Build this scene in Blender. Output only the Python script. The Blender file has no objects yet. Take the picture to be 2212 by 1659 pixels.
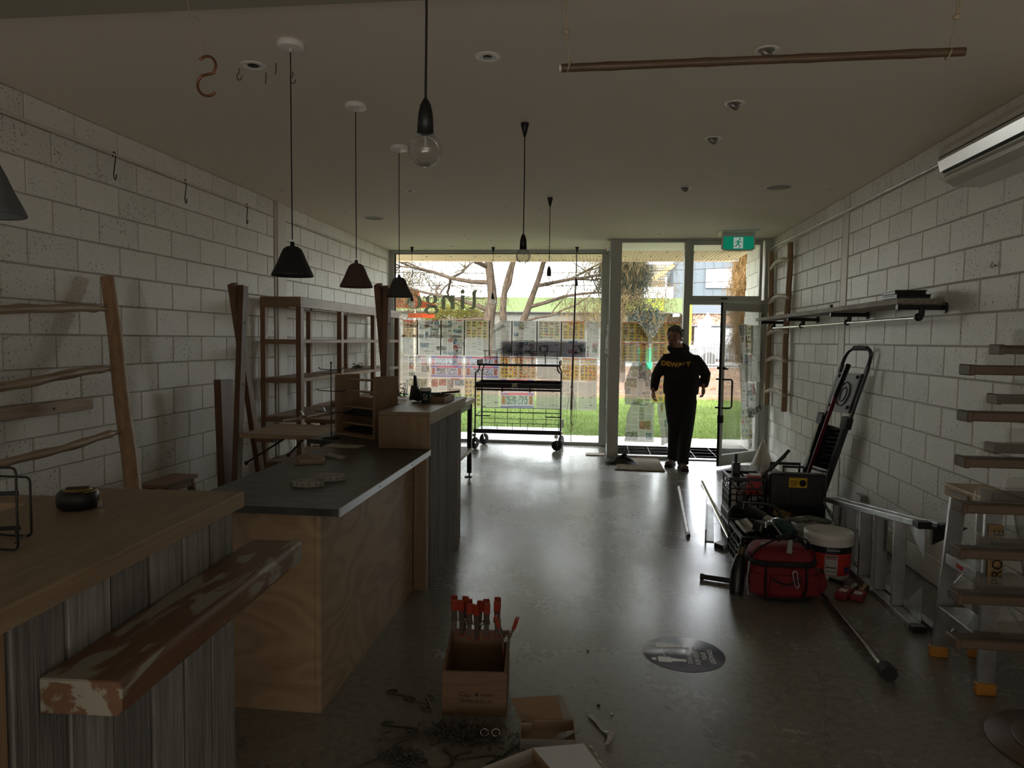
import bpy, bmesh, math, random
from mathutils import Vector, Matrix, Euler
import numpy as np
PI = math.pi
rnd = random.Random(7)
sc = bpy.context.scene
COL = sc.collection

# ------------------------------------------------------------------ camera, sky, sun, exposure
cam_d = bpy.data.cameras.new('camera'); cam = bpy.data.objects.new('camera', cam_d); COL.objects.link(cam)
cam_d.sensor_width = 36.0; cam_d.lens = 1550.74 / 2212 * 36.0; cam_d.clip_start = 0.02; cam_d.clip_end = 400
Rv = Vector((0.99283853, 0.11880937, 0.01248943)); Uv = Vector((-0.01970975, 0.05979281, 0.9980162)); Fv = Vector((-0.1178269, 0.99111511, -0.06170631))
mw = Matrix.Identity(4)
for i in range(3):
    mw[i][0] = Rv[i]; mw[i][1] = Uv[i]; mw[i][2] = -Fv[i]
mw[2][3] = 1.5948
cam.matrix_world = mw
sc.camera = cam

world = bpy.data.worlds.new('world'); sc.world = world; world.use_nodes = True
wn = world.node_tree; wn.nodes.clear()
sky = wn.nodes.new('ShaderNodeTexSky'); sky.sky_type = 'NISHITA'; sky.sun_disc = False
sky.sun_elevation = math.radians(30); sky.sun_rotation = math.radians(195); sky.air_density = 1.0; sky.dust_density = 3.0; sky.ozone_density = 0.6
mixw = wn.nodes.new('ShaderNodeMix'); mixw.data_type = 'RGBA'; mixw.inputs[0].default_value = 0.6
bg = wn.nodes.new('ShaderNodeBackground'); out = wn.nodes.new('ShaderNodeOutputWorld')
SKY = 0.20
vm = wn.nodes.new('ShaderNodeVectorMath'); vm.operation = 'SCALE'; vm.inputs[3].default_value = SKY
wn.links.new(sky.outputs[0], vm.inputs[0]); wn.links.new(vm.outputs[0], mixw.inputs[6])
mixw.inputs[7].default_value = (1.76, 1.73, 1.67, 1)       # thin high cloud veiling the blue
wn.links.new(mixw.outputs[2], bg.inputs[0]); bg.inputs[1].default_value = 2.0
wn.links.new(bg.outputs[0], out.inputs[0])

sun_d = bpy.data.lights.new('sun', 'SUN'); sun_d.energy = 2.0; sun_d.angle = math.radians(0.6); sun_d.color = (1.0, 0.93, 0.80)
sun = bpy.data.objects.new('sun', sun_d); COL.objects.link(sun)
sd = Vector((0.30, 1.0, -0.60)).normalized()               # from behind the building towards the street
sun.rotation_euler = sd.to_track_quat('-Z', 'Y').to_euler(); sun.location = (-4, -8, 12)

def portal(name, loc, sx, sy):
    l = bpy.data.lights.new(name, 'AREA'); l.shape = 'RECTANGLE'; l.size = sx; l.size_y = sy
    l.cycles.is_portal = True
    o = bpy.data.objects.new(name, l); COL.objects.link(o); o.location = loc
    o.rotation_euler = Vector((0, -1, 0)).to_track_quat('-Z', 'Z').to_euler()
portal('window_portal', (-1.56, 11.06, 1.47), 3.2, 2.9)
portal('door_portal', (1.2, 9.95, 1.47), 2.0, 2.9)

# added soft fill lamp behind the camera, aimed up to lift ceiling and foreground
rear = bpy.data.lights.new('rear_fill', 'AREA'); rear.shape = 'RECTANGLE'; rear.size = 4.0; rear.size_y = 1.2
rear.energy = 11.0; rear.color = (1.0, 0.92, 0.82)
ro = bpy.data.objects.new('rear_fill', rear); COL.objects.link(ro); ro.location = (0.0, -2.3, 0.35)
ro.rotation_euler = Vector((0, 0.50, 1)).to_track_quat('-Z', 'Y').to_euler()

vs = sc.view_settings
vs.view_transform = 'Standard'; vs.look = 'None'; vs.gamma = 1.0; vs.use_curve_mapping = False; vs.exposure = 2.22
try:
    sc.cycles.use_denoising = True; sc.cycles.max_bounces = 10; sc.cycles.diffuse_bounces = 8; sc.cycles.glossy_bounces = 4
    sc.cycles.transparent_max_bounces = 16; sc.cycles.sample_clamp_indirect = 10.0; sc.cycles.caustics_reflective = True; sc.cycles.caustics_refractive = False
except Exception:
    pass

# ------------------------------------------------------------------ materials
MATS = {}
def srgb(r, g, b):
    f = lambda c: (c / 255 / 12.92) if c / 255 <= 0.04045 else ((c / 255 + 0.055) / 1.055) ** 2.4
    return (f(r), f(g), f(b), 1)
def lin(c):
    return tuple(c) + ((1,) if len(c) == 3 else ())
def mat(name, col, rough=0.5, metal=0.0, c2=None, nscale=6.0, stretch=(1, 1, 1), detail=6.0, lo=0.35, hi=0.65, bump=0.0, bscale=60.0,
        bstretch=None, rand=0.0, spec=0.5, emit=None, estr=1.0, rough2=None, coat=0.0):
    if name in MATS: return MATS[name]
    m = bpy.data.materials.new(name); m.use_nodes = True; nt = m.node_tree; b = nt.nodes['Principled BSDF']
    b.inputs['Base Color'].default_value = lin(col); b.inputs['Roughness'].default_value = rough; b.inputs['Metallic'].default_value = metal
    b.inputs['Specular IOR Level'].default_value = spec; b.inputs['Coat Weight'].default_value = coat
    tc = nt.nodes.new('ShaderNodeTexCoord')
    oi = nt.nodes.new('ShaderNodeObjectInfo')
    cs = None
    off = nt.nodes.new('ShaderNodeVectorMath'); off.operation = 'MULTIPLY_ADD'
    nt.links.new(oi.outputs['Random'], off.inputs[0]); off.inputs[1].default_value = (7.3, 11.1, 5.7); nt.links.new(tc.outputs['Object'], off.inputs[2])
    if c2 is not None:
        mp = nt.nodes.new('ShaderNodeMapping'); mp.inputs['Scale'].default_value = stretch
        nz = nt.nodes.new('ShaderNodeTexNoise'); nz.inputs['Scale'].default_value = nscale; nz.inputs['Detail'].default_value = detail; nz.inputs['Roughness'].default_value = 0.6
        mr = nt.nodes.new('ShaderNodeMapRange'); mr.inputs[1].default_value = lo; mr.inputs[2].default_value = hi
        mx = nt.nodes.new('ShaderNodeMix'); mx.data_type = 'RGBA'; mx.inputs[6].default_value = lin(col); mx.inputs[7].default_value = lin(c2)
        nt.links.new(off.outputs[0], mp.inputs[0]); nt.links.new(mp.outputs[0], nz.inputs['Vector']); nt.links.new(nz.outputs['Fac'], mr.inputs[0])
        nt.links.new(mr.outputs[0], mx.inputs[0]); cs = mx.outputs[2]
        if rough2 is not None:
            rr = nt.nodes.new('ShaderNodeMapRange'); rr.inputs[3].default_value = rough; rr.inputs[4].default_value = rough2
            nt.links.new(mr.outputs[0], rr.inputs[0]); nt.links.new(rr.outputs[0], b.inputs['Roughness'])
    if rand:
        hs = nt.nodes.new('ShaderNodeHueSaturation'); mr2 = nt.nodes.new('ShaderNodeMapRange')
        mr2.inputs[3].default_value = 1 - rand; mr2.inputs[4].default_value = 1 + rand
        nt.links.new(oi.outputs['Random'], mr2.inputs[0]); nt.links.new(mr2.outputs[0], hs.inputs['Value'])
        if cs: nt.links.new(cs, hs.inputs['Color'])
        else: hs.inputs['Color'].default_value = lin(col)
        cs = hs.outputs[0]
    if cs: nt.links.new(cs, b.inputs['Base Color'])
    if bump:
        mp = nt.nodes.new('ShaderNodeMapping'); mp.inputs['Scale'].default_value = bstretch or stretch
        nz = nt.nodes.new('ShaderNodeTexNoise'); nz.inputs['Scale'].default_value = bscale; nz.inputs['Detail'].default_value = 4
        bp = nt.nodes.new('ShaderNodeBump'); bp.inputs['Strength'].default_value = bump; bp.inputs['Distance'].default_value = 0.01
        nt.links.new(off.outputs[0], mp.inputs[0]); nt.links.new(mp.outputs[0], nz.inputs['Vector']); nt.links.new(nz.outputs['Fac'], bp.inputs['Height'])
        nt.links.new(bp.outputs[0], b.inputs['Normal'])
    if emit:
        b.inputs['Emission Color'].default_value = lin(emit); b.inputs['Emission Strength'].default_value = estr
    MATS[name] = m
    return m
def wood(name, c1, c2, axis='Y', scale=3.0, rough=0.55, rand=0.12, st=14.0, bump=0.15, rough2=None):
    s = [st, st, st]; s['XYZ'.index(axis)] = 1.0
    return mat(name, c1, rough, c2=c2, nscale=scale, stretch=tuple(s), rand=rand, bump=bump, bscale=scale * 4, lo=0.3, hi=0.7, rough2=rough2)

ALU = mat('aluminium', (0.62, 0.63, 0.64), 0.32, 1.0, c2=(0.45, 0.46, 0.47), nscale=9, rough2=0.5)
ALUF = mat('aluminium_frame', (0.46, 0.48, 0.45), 0.4, 0.1)
STEEL = mat('steel', (0.55, 0.54, 0.52), 0.25, 1.0)
CHROME = mat('chrome', (0.8, 0.8, 0.8), 0.12, 1.0)
DARKSTEEL = mat('dark_steel', (0.06, 0.055, 0.05), 0.4, 0.7)
BLACK = mat('black_paint', (0.010, 0.010, 0.011), 0.42)
BLACKM = mat('black_matt', (0.013, 0.012, 0.012), 0.75)
BLACKP = mat('black_plastic', (0.014, 0.014, 0.016), 0.38, bump=0.05)
GREENBLK = mat('dark_green_plastic', (0.012, 0.022, 0.018), 0.4)
WHITEP = mat('white_plastic', (0.72, 0.71, 0.68), 0.4)
WHITEPAINT = mat('white_paint', (0.70, 0.67, 0.61), 0.55)
COPPER = mat('copper_hook', (0.26, 0.11, 0.06), 0.35, 0.8)
RUBBER = mat('rubber', (0.02, 0.02, 0.02), 0.8)
PAPER = mat('white_card', (0.72, 0.74, 0.78), 0.7)
KRAFT = mat('brown_card', (0.30, 0.20, 0.13), 0.8, c2=(0.36, 0.25, 0.17), nscale=8)
GREYCARD = mat('grey_card', (0.36, 0.34, 0.31), 0.8)
ORANGE = mat('orange_plastic', (0.50, 0.06, 0.015), 0.45)
YELFOOT = mat('amber_plastic', (0.50, 0.22, 0.035), 0.5)
YELLOW = mat('yellow_print', (0.62, 0.40, 0.04), 0.5)
REDBAG = mat('red_canvas', (0.21, 0.011, 0.020), 0.8, c2=(0.14, 0.007, 0.013), nscale=5, bump=0.5, bscale=14)
BLACKBAG = mat('black_webbing', (0.012, 0.011, 0.012), 0.8, bump=0.3, bscale=200)
REDPL = mat('red_plastic', (0.42, 0.03, 0.03), 0.4)
ROPE = mat('rope', (0.42, 0.35, 0.25), 0.9, bump=0.5, bscale=120)
BAMBOO = wood('bamboo', (0.14, 0.085, 0.045), (0.095, 0.055, 0.028), 'X', 3, 0.45)
PINE_Y = wood('pine_y', (0.29, 0.21, 0.13), (0.20, 0.135, 0.08), 'Y', 2.2, 0.5, 0.06)
PINE_X = wood('pine_x', (0.36, 0.25, 0.15), (0.25, 0.16, 0.09), 'X', 2.2, 0.5, 0.06)
PINE_Z = wood('pine_z', (0.30, 0.20, 0.115), (0.21, 0.13, 0.07), 'Z', 2.2, 0.5, 0.06)
BIRCH = wood('plywood_grain', (0.30, 0.20, 0.12), (0.23, 0.15, 0.09), 'X', 2.0, 0.5, 0.05)
BIRCHZ = wood('plywood_grain_z', (0.30, 0.20, 0.125), (0.23, 0.15, 0.09), 'Z', 2.0, 0.5, 0.05)
WEATHER = wood('weathered_board', (0.28, 0.265, 0.25), (0.12, 0.115, 0.11), 'Z', 2.6, 0.8, 0.3, 22, 0.5)
TEAK_Z = wood('teak_z', (0.30, 0.17, 0.095), (0.17, 0.09, 0.05), 'Z', 2.4, 0.45, 0.12)
TEAK_Y = wood('teak_y', (0.32, 0.20, 0.12), (0.20, 0.115, 0.065), 'Y', 2.4, 0.45, 0.12)
TEAK_X = wood('teak_x', (0.32, 0.20, 0.12), (0.20, 0.115, 0.065), 'X', 2.4, 0.45, 0.12)
REDWOOD_Z = wood('reclaimed_z', (0.20, 0.105, 0.062), (0.12, 0.062, 0.036), 'Z', 2.4, 0.55, 0.15)
STICK_Z = wood('stripped_branch_z', (0.40, 0.27, 0.16), (0.26, 0.16, 0.09), 'Z', 2.5, 0.5, 0.1)
STICK_Y = wood('stripped_branch_y', (0.46, 0.35, 0.24), (0.24, 0.15, 0.09), 'Y', 3.0, 0.45, 0.15)
BARK_PALE = wood('pale_branch', (0.62, 0.55, 0.45), (0.42, 0.34, 0.25), 'Y', 3.0, 0.6, 0.1)
ORWOOD = wood('orange_branch', (0.36, 0.235, 0.13), (0.26, 0.165, 0.09), 'Z', 3.0, 0.5, 0.1)
SHELFTIM = wood('grey_driftwood', (0.42, 0.38, 0.33), (0.20, 0.17, 0.14), 'Y', 3.0, 0.7, 0.1)
MDF = mat('fibreboard', (0.34, 0.22, 0.13), 0.6)
BLACKTOP = mat('black_laminate', (0.035, 0.037, 0.038), 0.30, c2=(0.060, 0.062, 0.063), nscale=7, stretch=(1, 2.5, 1), rough2=0.42, bump=0.05)
SKIN = mat('skin', (0.38, 0.20, 0.13), 0.55, c2=(0.30, 0.14, 0.09), nscale=18)
HAIR = mat('hair', (0.055, 0.042, 0.034), 0.7, c2=(0.16, 0.14, 0.125), nscale=30, stretch=(4, 1, 1), bump=0.6, bscale=90)
HOOD = mat('black_fleece', (0.012, 0.011, 0.011), 0.9, bump=0.5, bscale=16)
TROUS = mat('black_canvas', (0.010, 0.010, 0.010), 0.85, bump=0.6, bscale=11)
BOOT = mat('brown_leather', (0.10, 0.055, 0.03), 0.55, bump=0.3, bscale=40)

def block_material():
    m = bpy.data.materials.new('painted_block'); m.use_nodes = True; nt = m.node_tree; b = nt.nodes['Principled BSDF']
    L = nt.links.new
    tc = nt.nodes.new('ShaderNodeTexCoord'); oi = nt.nodes.new('ShaderNodeObjectInfo')
    off = nt.nodes.new('ShaderNodeVectorMath'); off.operation = 'MULTIPLY_ADD'; off.inputs[1].default_value = (17.3, 31.1, 25.7)
    L(oi.outputs['Random'], off.inputs[0]); L(tc.outputs['Object'], off.inputs[2])
    n1 = nt.nodes.new('ShaderNodeTexNoise'); n1.inputs['Scale'].default_value = 75; n1.inputs['Detail'].default_value = 3; n1.inputs['Roughness'].default_value = 0.62
    n2 = nt.nodes.new('ShaderNodeTexNoise'); n2.inputs['Scale'].default_value = 7; n2.inputs['Detail'].default_value = 2
    L(off.outputs[0], n1.inputs['Vector']); L(off.outputs[0], n2.inputs['Vector'])
    thr = nt.nodes.new('ShaderNodeMapRange'); thr.inputs[1].default_value = 0.30; thr.inputs[2].default_value = 0.70; thr.inputs[3].default_value = 0.405; thr.inputs[4].default_value = 0.335
    # pores gather in drifts, and some blocks hold many more than others
    ad = nt.nodes.new('ShaderNodeMath'); ad.operation = 'MULTIPLY_ADD'; ad.inputs[1].default_value = 0.28; L(oi.outputs['Random'], ad.inputs[0])
    sb = nt.nodes.new('ShaderNodeMath'); sb.operation = 'SUBTRACT'; L(n2.outputs['Fac'], sb.inputs[0]); sb.inputs[1].default_value = 0.12
    L(sb.outputs[0], ad.inputs[2]); L(ad.outputs[0], thr.inputs[0])
    sub = nt.nodes.new('ShaderNodeMath'); sub.operation = 'SUBTRACT'; L(thr.outputs[0], sub.inputs[0]); L(n1.outputs['Fac'], sub.inputs[1])
    pore = nt.nodes.new('ShaderNodeMapRange'); pore.inputs[1].default_value = 0.0; pore.inputs[2].default_value = 0.035; L(sub.outputs[0], pore.inputs[0])
    mx = nt.nodes.new('ShaderNodeMix'); mx.data_type = 'RGBA'; mx.inputs[6].default_value = (0.80, 0.785, 0.745, 1); mx.inputs[7].default_value = (0.20, 0.185, 0.16, 1)
    L(pore.outputs[0], mx.inputs[0])
    hs = nt.nodes.new('ShaderNodeHueSaturation'); mr = nt.nodes.new('ShaderNodeMapRange'); mr.inputs[3].default_value = 0.93; mr.inputs[4].default_value = 1.04
    L(oi.outputs['Random'], mr.inputs[0]); L(mr.outputs[0], hs.inputs['Value']); L(mx.outputs[2], hs.inputs['Color']); L(hs.outputs[0], b.inputs['Base Color'])
    b.inputs['Roughness'].default_value = 0.5
    ma = nt.nodes.new('ShaderNodeMath'); ma.operation = 'MULTIPLY_ADD'; L(pore.outputs[0], ma.inputs[0]); ma.inputs[1].default_value = -0.8; L(n1.outputs['Fac'], ma.inputs[2])
    bp = nt.nodes.new('ShaderNodeBump'); bp.inputs['Strength'].default_value = 0.35; bp.inputs['Distance'].default_value = 0.006; L(ma.outputs[0], bp.inputs['Height']); L(bp.outputs[0], b.inputs['Normal'])
    return m
BLOCK = block_material()
MORTAR = mat('painted_mortar', (0.52, 0.50, 0.46), 0.7, c2=(0.42, 0.40, 0.36), nscale=10)
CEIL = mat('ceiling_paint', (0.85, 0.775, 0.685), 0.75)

def floor_material():
    m = bpy.data.materials.new('polished_concrete'); m.use_nodes = True; nt = m.node_tree; b = nt.nodes['Principled BSDF']; L = nt.links.new
    tc = nt.nodes.new('ShaderNodeTexCoord')
    def noise(s, d, r=0.6, dist=0.0):
        n = nt.nodes.new('ShaderNodeTexNoise'); n.inputs['Scale'].default_value = s; n.inputs['Detail'].default_value = d; n.inputs['Roughness'].default_value = r
        n.inputs['Distortion'].default_value = dist; L(tc.outputs['Object'], n.inputs['Vector']); return n
    n1 = noise(1.1, 8); n2 = noise(26, 6, 0.7); n3 = noise(0.55, 3)
    mx = nt.nodes.new('ShaderNodeMix'); mx.data_type = 'RGBA'; mx.inputs[6].default_value = (0.185, 0.172, 0.148, 1); mx.inputs[7].default_value = (0.245, 0.23, 0.20, 1)
    mr = nt.nodes.new('ShaderNodeMapRange'); mr.inputs[1].default_value = 0.25; mr.inputs[2].default_value = 0.8; L(n1.outputs['Fac'], mr.inputs[0]); L(mr.outputs[0], mx.inputs[0])
    m2 = nt.nodes.new('ShaderNodeMix'); m2.data_type = 'RGBA'; m2.blend_type = 'MULTIPLY'; m2.inputs[0].default_value = 0.55
    rp = nt.nodes.new('ShaderNodeMapRange'); rp.inputs[1].default_value = 0.35; rp.inputs[2].default_value = 0.6; rp.inputs[3].default_value = 0.6; rp.inputs[4].default_value = 1.1; L(n2.outputs['Fac'], rp.inputs[0])
    L(mx.outputs[2], m2.inputs[6]); L(rp.outputs[0], m2.inputs[7])
    # hairline cracks that wander across the slab
    nd = noise(2.2, 5, 0.65); va = nt.nodes.new('ShaderNodeVectorMath'); va.operation = 'MULTIPLY_ADD'; va.inputs[1].default_value = (0.5, 0.5, 0.5)
    L(nd.outputs['Color'], va.inputs[0]); L(tc.outputs['Object'], va.inputs[2])
    vo = nt.nodes.new('ShaderNodeTexVoronoi'); vo.feature = 'DISTANCE_TO_EDGE'; vo.inputs['Scale'].default_value = 0.62; L(va.outputs[0], vo.inputs['Vector'])
    cr = nt.nodes.new('ShaderNodeMapRange'); cr.inputs[1].default_value = 0.0; cr.inputs[2].default_value = 0.0022; cr.inputs[3].default_value = 0.45; cr.inputs[4].default_value = 1.0; L(vo.outputs['Distance'], cr.inputs[0])
    m3 = nt.nodes.new('ShaderNodeMix'); m3.data_type = 'RGBA'; m3.blend_type = 'MULTIPLY'; m3.inputs[0].default_value = 0.8; L(m2.outputs[2], m3.inputs[6]); L(cr.outputs[0], m3.inputs[7])
    L(m3.outputs[2], b.inputs['Base Color'])
    rr = nt.nodes.new('ShaderNodeMapRange'); rr.inputs[1].default_value = 0.3; rr.inputs[2].default_value = 0.7; rr.inputs[3].default_value = 0.14; rr.inputs[4].default_value = 0.30; L(n3.outputs['Fac'], rr.inputs[0])
    ra = nt.nodes.new('ShaderNodeMath'); ra.operation = 'MULTIPLY_ADD'; L(n2.outputs['Fac'], ra.inputs[0]); ra.inputs[1].default_value = 0.10; L(rr.outputs[0], ra.inputs[2])
    L(ra.outputs[0], b.inputs['Roughness']); b.inputs['Specular IOR Level'].default_value = 0.6
    bp = nt.nodes.new('ShaderNodeBump'); bp.inputs['Strength'].default_value = 0.035; bp.inputs['Distance'].default_value = 0.01; L(n1.outputs['Fac'], bp.inputs['Height']); L(bp.outputs[0], b.inputs['Normal'])
    return m
FLOOR = floor_material()

def glass_material(name, tint=(1, 1, 1), refl=0.07, haze=0.0):
    m = bpy.data.materials.new(name); m.use_nodes = True; nt = m.node_tree; nt.nodes.clear(); L = nt.links.new
    o = nt.nodes.new('ShaderNodeOutputMaterial'); t = nt.nodes.new('ShaderNodeBsdfTransparent'); g = nt.nodes.new('ShaderNodeBsdfGlossy')
    t.inputs[0].default_value = tint + (1,); g.inputs['Roughness'].default_value = 0.02
    lw = nt.nodes.new('ShaderNodeLayerWeight'); lw.inputs[0].default_value = 0.25
    mr = nt.nodes.new('ShaderNodeMapRange'); mr.inputs[3].default_value = refl; mr.inputs[4].default_value = 0.75; L(lw.outputs['Fresnel'], mr.inputs[0])
    mx = nt.nodes.new('ShaderNodeMixShader'); L(mr.outputs[0], mx.inputs[0]); L(t.outputs[0], mx.inputs[1]); L(g.outputs[0], mx.inputs[2])
    last = mx
    if haze:
        d = nt.nodes.new('ShaderNodeBsdfTranslucent'); d.inputs[0].default_value = (0.8, 0.8, 0.78, 1)
        m2 = nt.nodes.new('ShaderNodeMixShader'); m2.inputs[0].default_value = haze; L(mx.outputs[0], m2.inputs[1]); L(d.outputs[0], m2.inputs[2]); last = m2
    L(last.outputs[0], o.inputs[0]); return m
GLASS = glass_material('window_glass', (0.96, 0.975, 0.96), 0.015, 0.003)
BULBG = glass_material('bulb_glass', (0.93, 0.93, 0.92), 0.07, 0.10)
ACRYL = glass_material('clear_acrylic', (0.93, 0.93, 0.92), 0.03, 0.0)
BRIGHTW = mat('bright_white', (0.92, 0.91, 0.88), 0.35)

def leaf_material(name, c1, c2, trans=0.45):
    m = bpy.data.materials.new(name); m.use_nodes = True; nt = m.node_tree; nt.nodes.clear(); L = nt.links.new
    o = nt.nodes.new('ShaderNodeOutputMaterial'); d = nt.nodes.new('ShaderNodeBsdfDiffuse'); t = nt.nodes.new('ShaderNodeBsdfTranslucent')
    ge = nt.nodes.new('ShaderNodeNewGeometry'); tc = nt.nodes.new('ShaderNodeTexCoord')
    nz = nt.nodes.new('ShaderNodeTexNoise'); nz.inputs['Scale'].default_value = 1.3; nz.inputs['Detail'].default_value = 3; L(tc.outputs['Object'], nz.inputs['Vector'])
    ad = nt.nodes.new('ShaderNodeMath'); ad.operation = 'MULTIPLY_ADD'; L(ge.outputs['Random Per Island'], ad.inputs[0]); ad.inputs[1].default_value = 0.6; L(nz.outputs['Fac'], ad.inputs[2])
    mr = nt.nodes.new('ShaderNodeMapRange'); mr.inputs[1].default_value = 0.4; mr.inputs[2].default_value = 1.15; L(ad.outputs[0], mr.inputs[0])
    mx = nt.nodes.new('ShaderNodeMix'); mx.data_type = 'RGBA'; mx.inputs[6].default_value = lin(c1); mx.inputs[7].default_value = lin(c2); L(mr.outputs[0], mx.inputs[0])
    L(mx.outputs[2], d.inputs[0]); L(mx.outputs[2], t.inputs[0])
    ms = nt.nodes.new('ShaderNodeMixShader'); ms.inputs[0].default_value = trans; L(d.outputs[0], ms.inputs[1]); L(t.outputs[0], ms.inputs[2]); L(ms.outputs[0], o.inputs[0])
    return m
def print_material():
    m = bpy.data.materials.new('newsprint'); m.use_nodes = True; nt = m.node_tree; nt.nodes.clear(); L = nt.links.new
    o = nt.nodes.new('ShaderNodeOutputMaterial'); d = nt.nodes.new('ShaderNodeBsdfDiffuse'); t = nt.nodes.new('ShaderNodeBsdfTranslucent')
    a = nt.nodes.new('ShaderNodeVertexColor'); a.layer_name = 'ink'
    L(a.outputs[0], d.inputs[0]); L(a.outputs[0], t.inputs[0])
    ms = nt.nodes.new('ShaderNodeMixShader'); ms.inputs[0].default_value = 0.55; L(d.outputs[0], ms.inputs[1]); L(t.outputs[0], ms.inputs[2])
    tr = nt.nodes.new('ShaderNodeBsdfTransparent'); m2 = nt.nodes.new('ShaderNodeMixShader'); m2.inputs[0].default_value = 0.20
    L(ms.outputs[0], m2.inputs[1]); L(tr.outputs[0], m2.inputs[2]); L(m2.outputs[0], o.inputs[0]); return m
NEWS = print_material()
def vinyl(name, c, t=0.5):
    m = leaf_material(name, c, c, t); return m

# ------------------------------------------------------------------ mesh helpers
class MB:
    def __init__(s): s.v = []; s.f = []; s.sm = []; s.M = None
    def add(s, vs, fs, smooth=False):
        b = len(s.v)
        if s.M is not None: vs = [s.M @ Vector(v) for v in vs]
        s.v += [tuple(v) for v in vs]; s.f += [tuple(b + i for i in f) for f in fs]; s.sm += [smooth] * len(fs); return s
    def bx(s, x0, x1, y0, y1, z0, z1):
        return s.add([(x, y, z) for x in (x0, x1) for y in (y0, y1) for z in (z0, z1)],
                     [(0, 1, 3, 2), (4, 6, 7, 5), (0, 4, 5, 1), (2, 3, 7, 6), (0, 2, 6, 4), (1, 5, 7, 3)])
    def cb(s, c, size, rot=None):
        R = Euler(rot).to_matrix() if rot else Matrix.Identity(3); h = [k / 2 for k in size]
        vs = [Vector(c) + R @ Vector((i * h[0], j * h[1], k * h[2])) for i in (-1, 1) for j in (-1, 1) for k in (-1, 1)]
        return s.add(vs, [(0, 1, 3, 2), (4, 6, 7, 5), (0, 4, 5, 1), (2, 3, 7, 6), (0, 2, 6, 4), (1, 5, 7, 3)])
    def beam(s, p0, p1, w, h, up=(0, 0, 1), taper=1.0):
        p0 = Vector(p0); p1 = Vector(p1); d = (p1 - p0).normalized(); up = Vector(up)
        a = d.cross(up)
        if a.length < 1e-4: a = d.cross(Vector((1, 0, 0)))
        a.normalize(); b = a.cross(d).normalized()
        vs = []
        for p, k in ((p0, 1), (p1, taper)):
            vs += [p + a * i * w / 2 * k + b * j * h / 2 * k for i, j in ((-1, -1), (1, -1), (1, 1), (-1, 1))]
        return s.add(vs, [(3, 2, 1, 0), (4, 5, 6, 7), (0, 1, 5, 4), (1, 2, 6, 5), (2, 3, 7, 6), (3, 0, 4, 7)])
    def tube(s, pts, r, n=8, closed=False, flat=1.0):
        P = [Vector(p) for p in pts]; m = len(P); rs = r if isinstance(r, (list, tuple)) else [r] * m
        T = []
        for i in range(m):
            a = P[(i - 1) % m] if closed or i > 0 else P[i]; b = P[(i + 1) % m] if closed or i < m - 1 else P[i]
            t = b - a; T.append(t.normalized() if t.length > 1e-9 else Vector((0, 0, 1)))
        ref = Vector((0, 0, 1)) if abs(T[0].z) < 0.9 else Vector((1, 0, 0))
        u = T[0].cross(ref).normalized(); vs = []
        for i in range(m):
            u = (u - T[i] * u.dot(T[i])); u = u.normalized() if u.length > 1e-6 else T[i].orthogonal().normalized()
            w = T[i].cross(u)
            vs += [P[i] + (u * math.cos(2 * PI * k / n) + w * flat * math.sin(2 * PI * k / n)) * rs[i] for k in range(n)]
        fs = []
        for i in range(m if closed else m - 1):
            j = (i + 1) % m
            fs += [(i * n + k, i * n + (k + 1) % n, j * n + (k + 1) % n, j * n + k) for k in range(n)]
        s.add(vs, fs, True)
        if not closed:
            s.add(vs[:n], [tuple(reversed(range(n)))]); s.add(vs[-n:], [tuple(range(n))])
        return s
    def cyl(s, p0, p1, r0, r1=None, n=16): return s.tube([p0, p1], [r0, r0 if r1 is None else r1], n)
    def lathe(s, prof, c=(0, 0, 0), n=24, axis='Z', smooth=True):
        vs = []
        for r, z in prof:
            for k in range(n):
                a = 2 * PI * k / n; x, y = r * math.cos(a), r * math.sin(a)
                q = (x, y, z) if axis == 'Z' else ((z, x, y) if axis == 'X' else (y, z, x))
                vs.append((c[0] + q[0], c[1] + q[1], c[2] + q[2]))
        fs = [(i * n + k, i * n + (k + 1) % n, (i + 1) * n + (k + 1) % n, (i + 1) * n + k) for i in range(len(prof) - 1) for k in range(n)]
        return s.add(vs, fs, smooth)
    def ball(s, c, r, sx=1, sy=1, sz=1, n=16, m=10):
        prof = [(max(1e-4, r * math.sin(PI * i / m)), -r * math.cos(PI * i / m)) for i in range(m + 1)]
        M0 = s.M; T = Matrix.Translation(c) @ Matrix.Diagonal((sx, sy, sz, 1)); s.M = T if M0 is None else M0 @ T
        s.lathe(prof, n=n); s.M = M0; return s
    def prism(s, poly, a0, a1, plane='XZ'):
        n = len(poly)
        def P(p, a): return {'XY': (p[0], p[1], a), 'XZ': (p[0], a, p[1]), 'YZ': (a, p[0], p[1])}[plane]
        vs = [P(p, a0) for p in poly] + [P(p, a1) for p in poly]
        return s.add(vs, [tuple(range(n - 1, -1, -1)), tuple(range(n, 2 * n))] + [(i, (i + 1) % n, n + (i + 1) % n, n + i) for i in range(n)])
    def ring(s, outer, inner, a0, a1, plane='XZ'):
        n = len(outer)
        def P(p, a): return {'XY': (p[0], p[1], a), 'XZ': (p[0], a, p[1]), 'YZ': (a, p[0], p[1])}[plane]
        vs = [P(p, a) for a in (a0, a1) for q in (outer, inner) for p in q]
        fs = []
        for i in range(n):
            j = (i + 1) % n
            fs += [(i, j, n + j, n + i), (2 * n + i, 3 * n + i, 3 * n + j, 2 * n + j), (i, 2 * n + i, 2 * n + j, j), (n + i, n + j, 3 * n + j, 3 * n + i)]
        return s.add(vs, fs)
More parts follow.
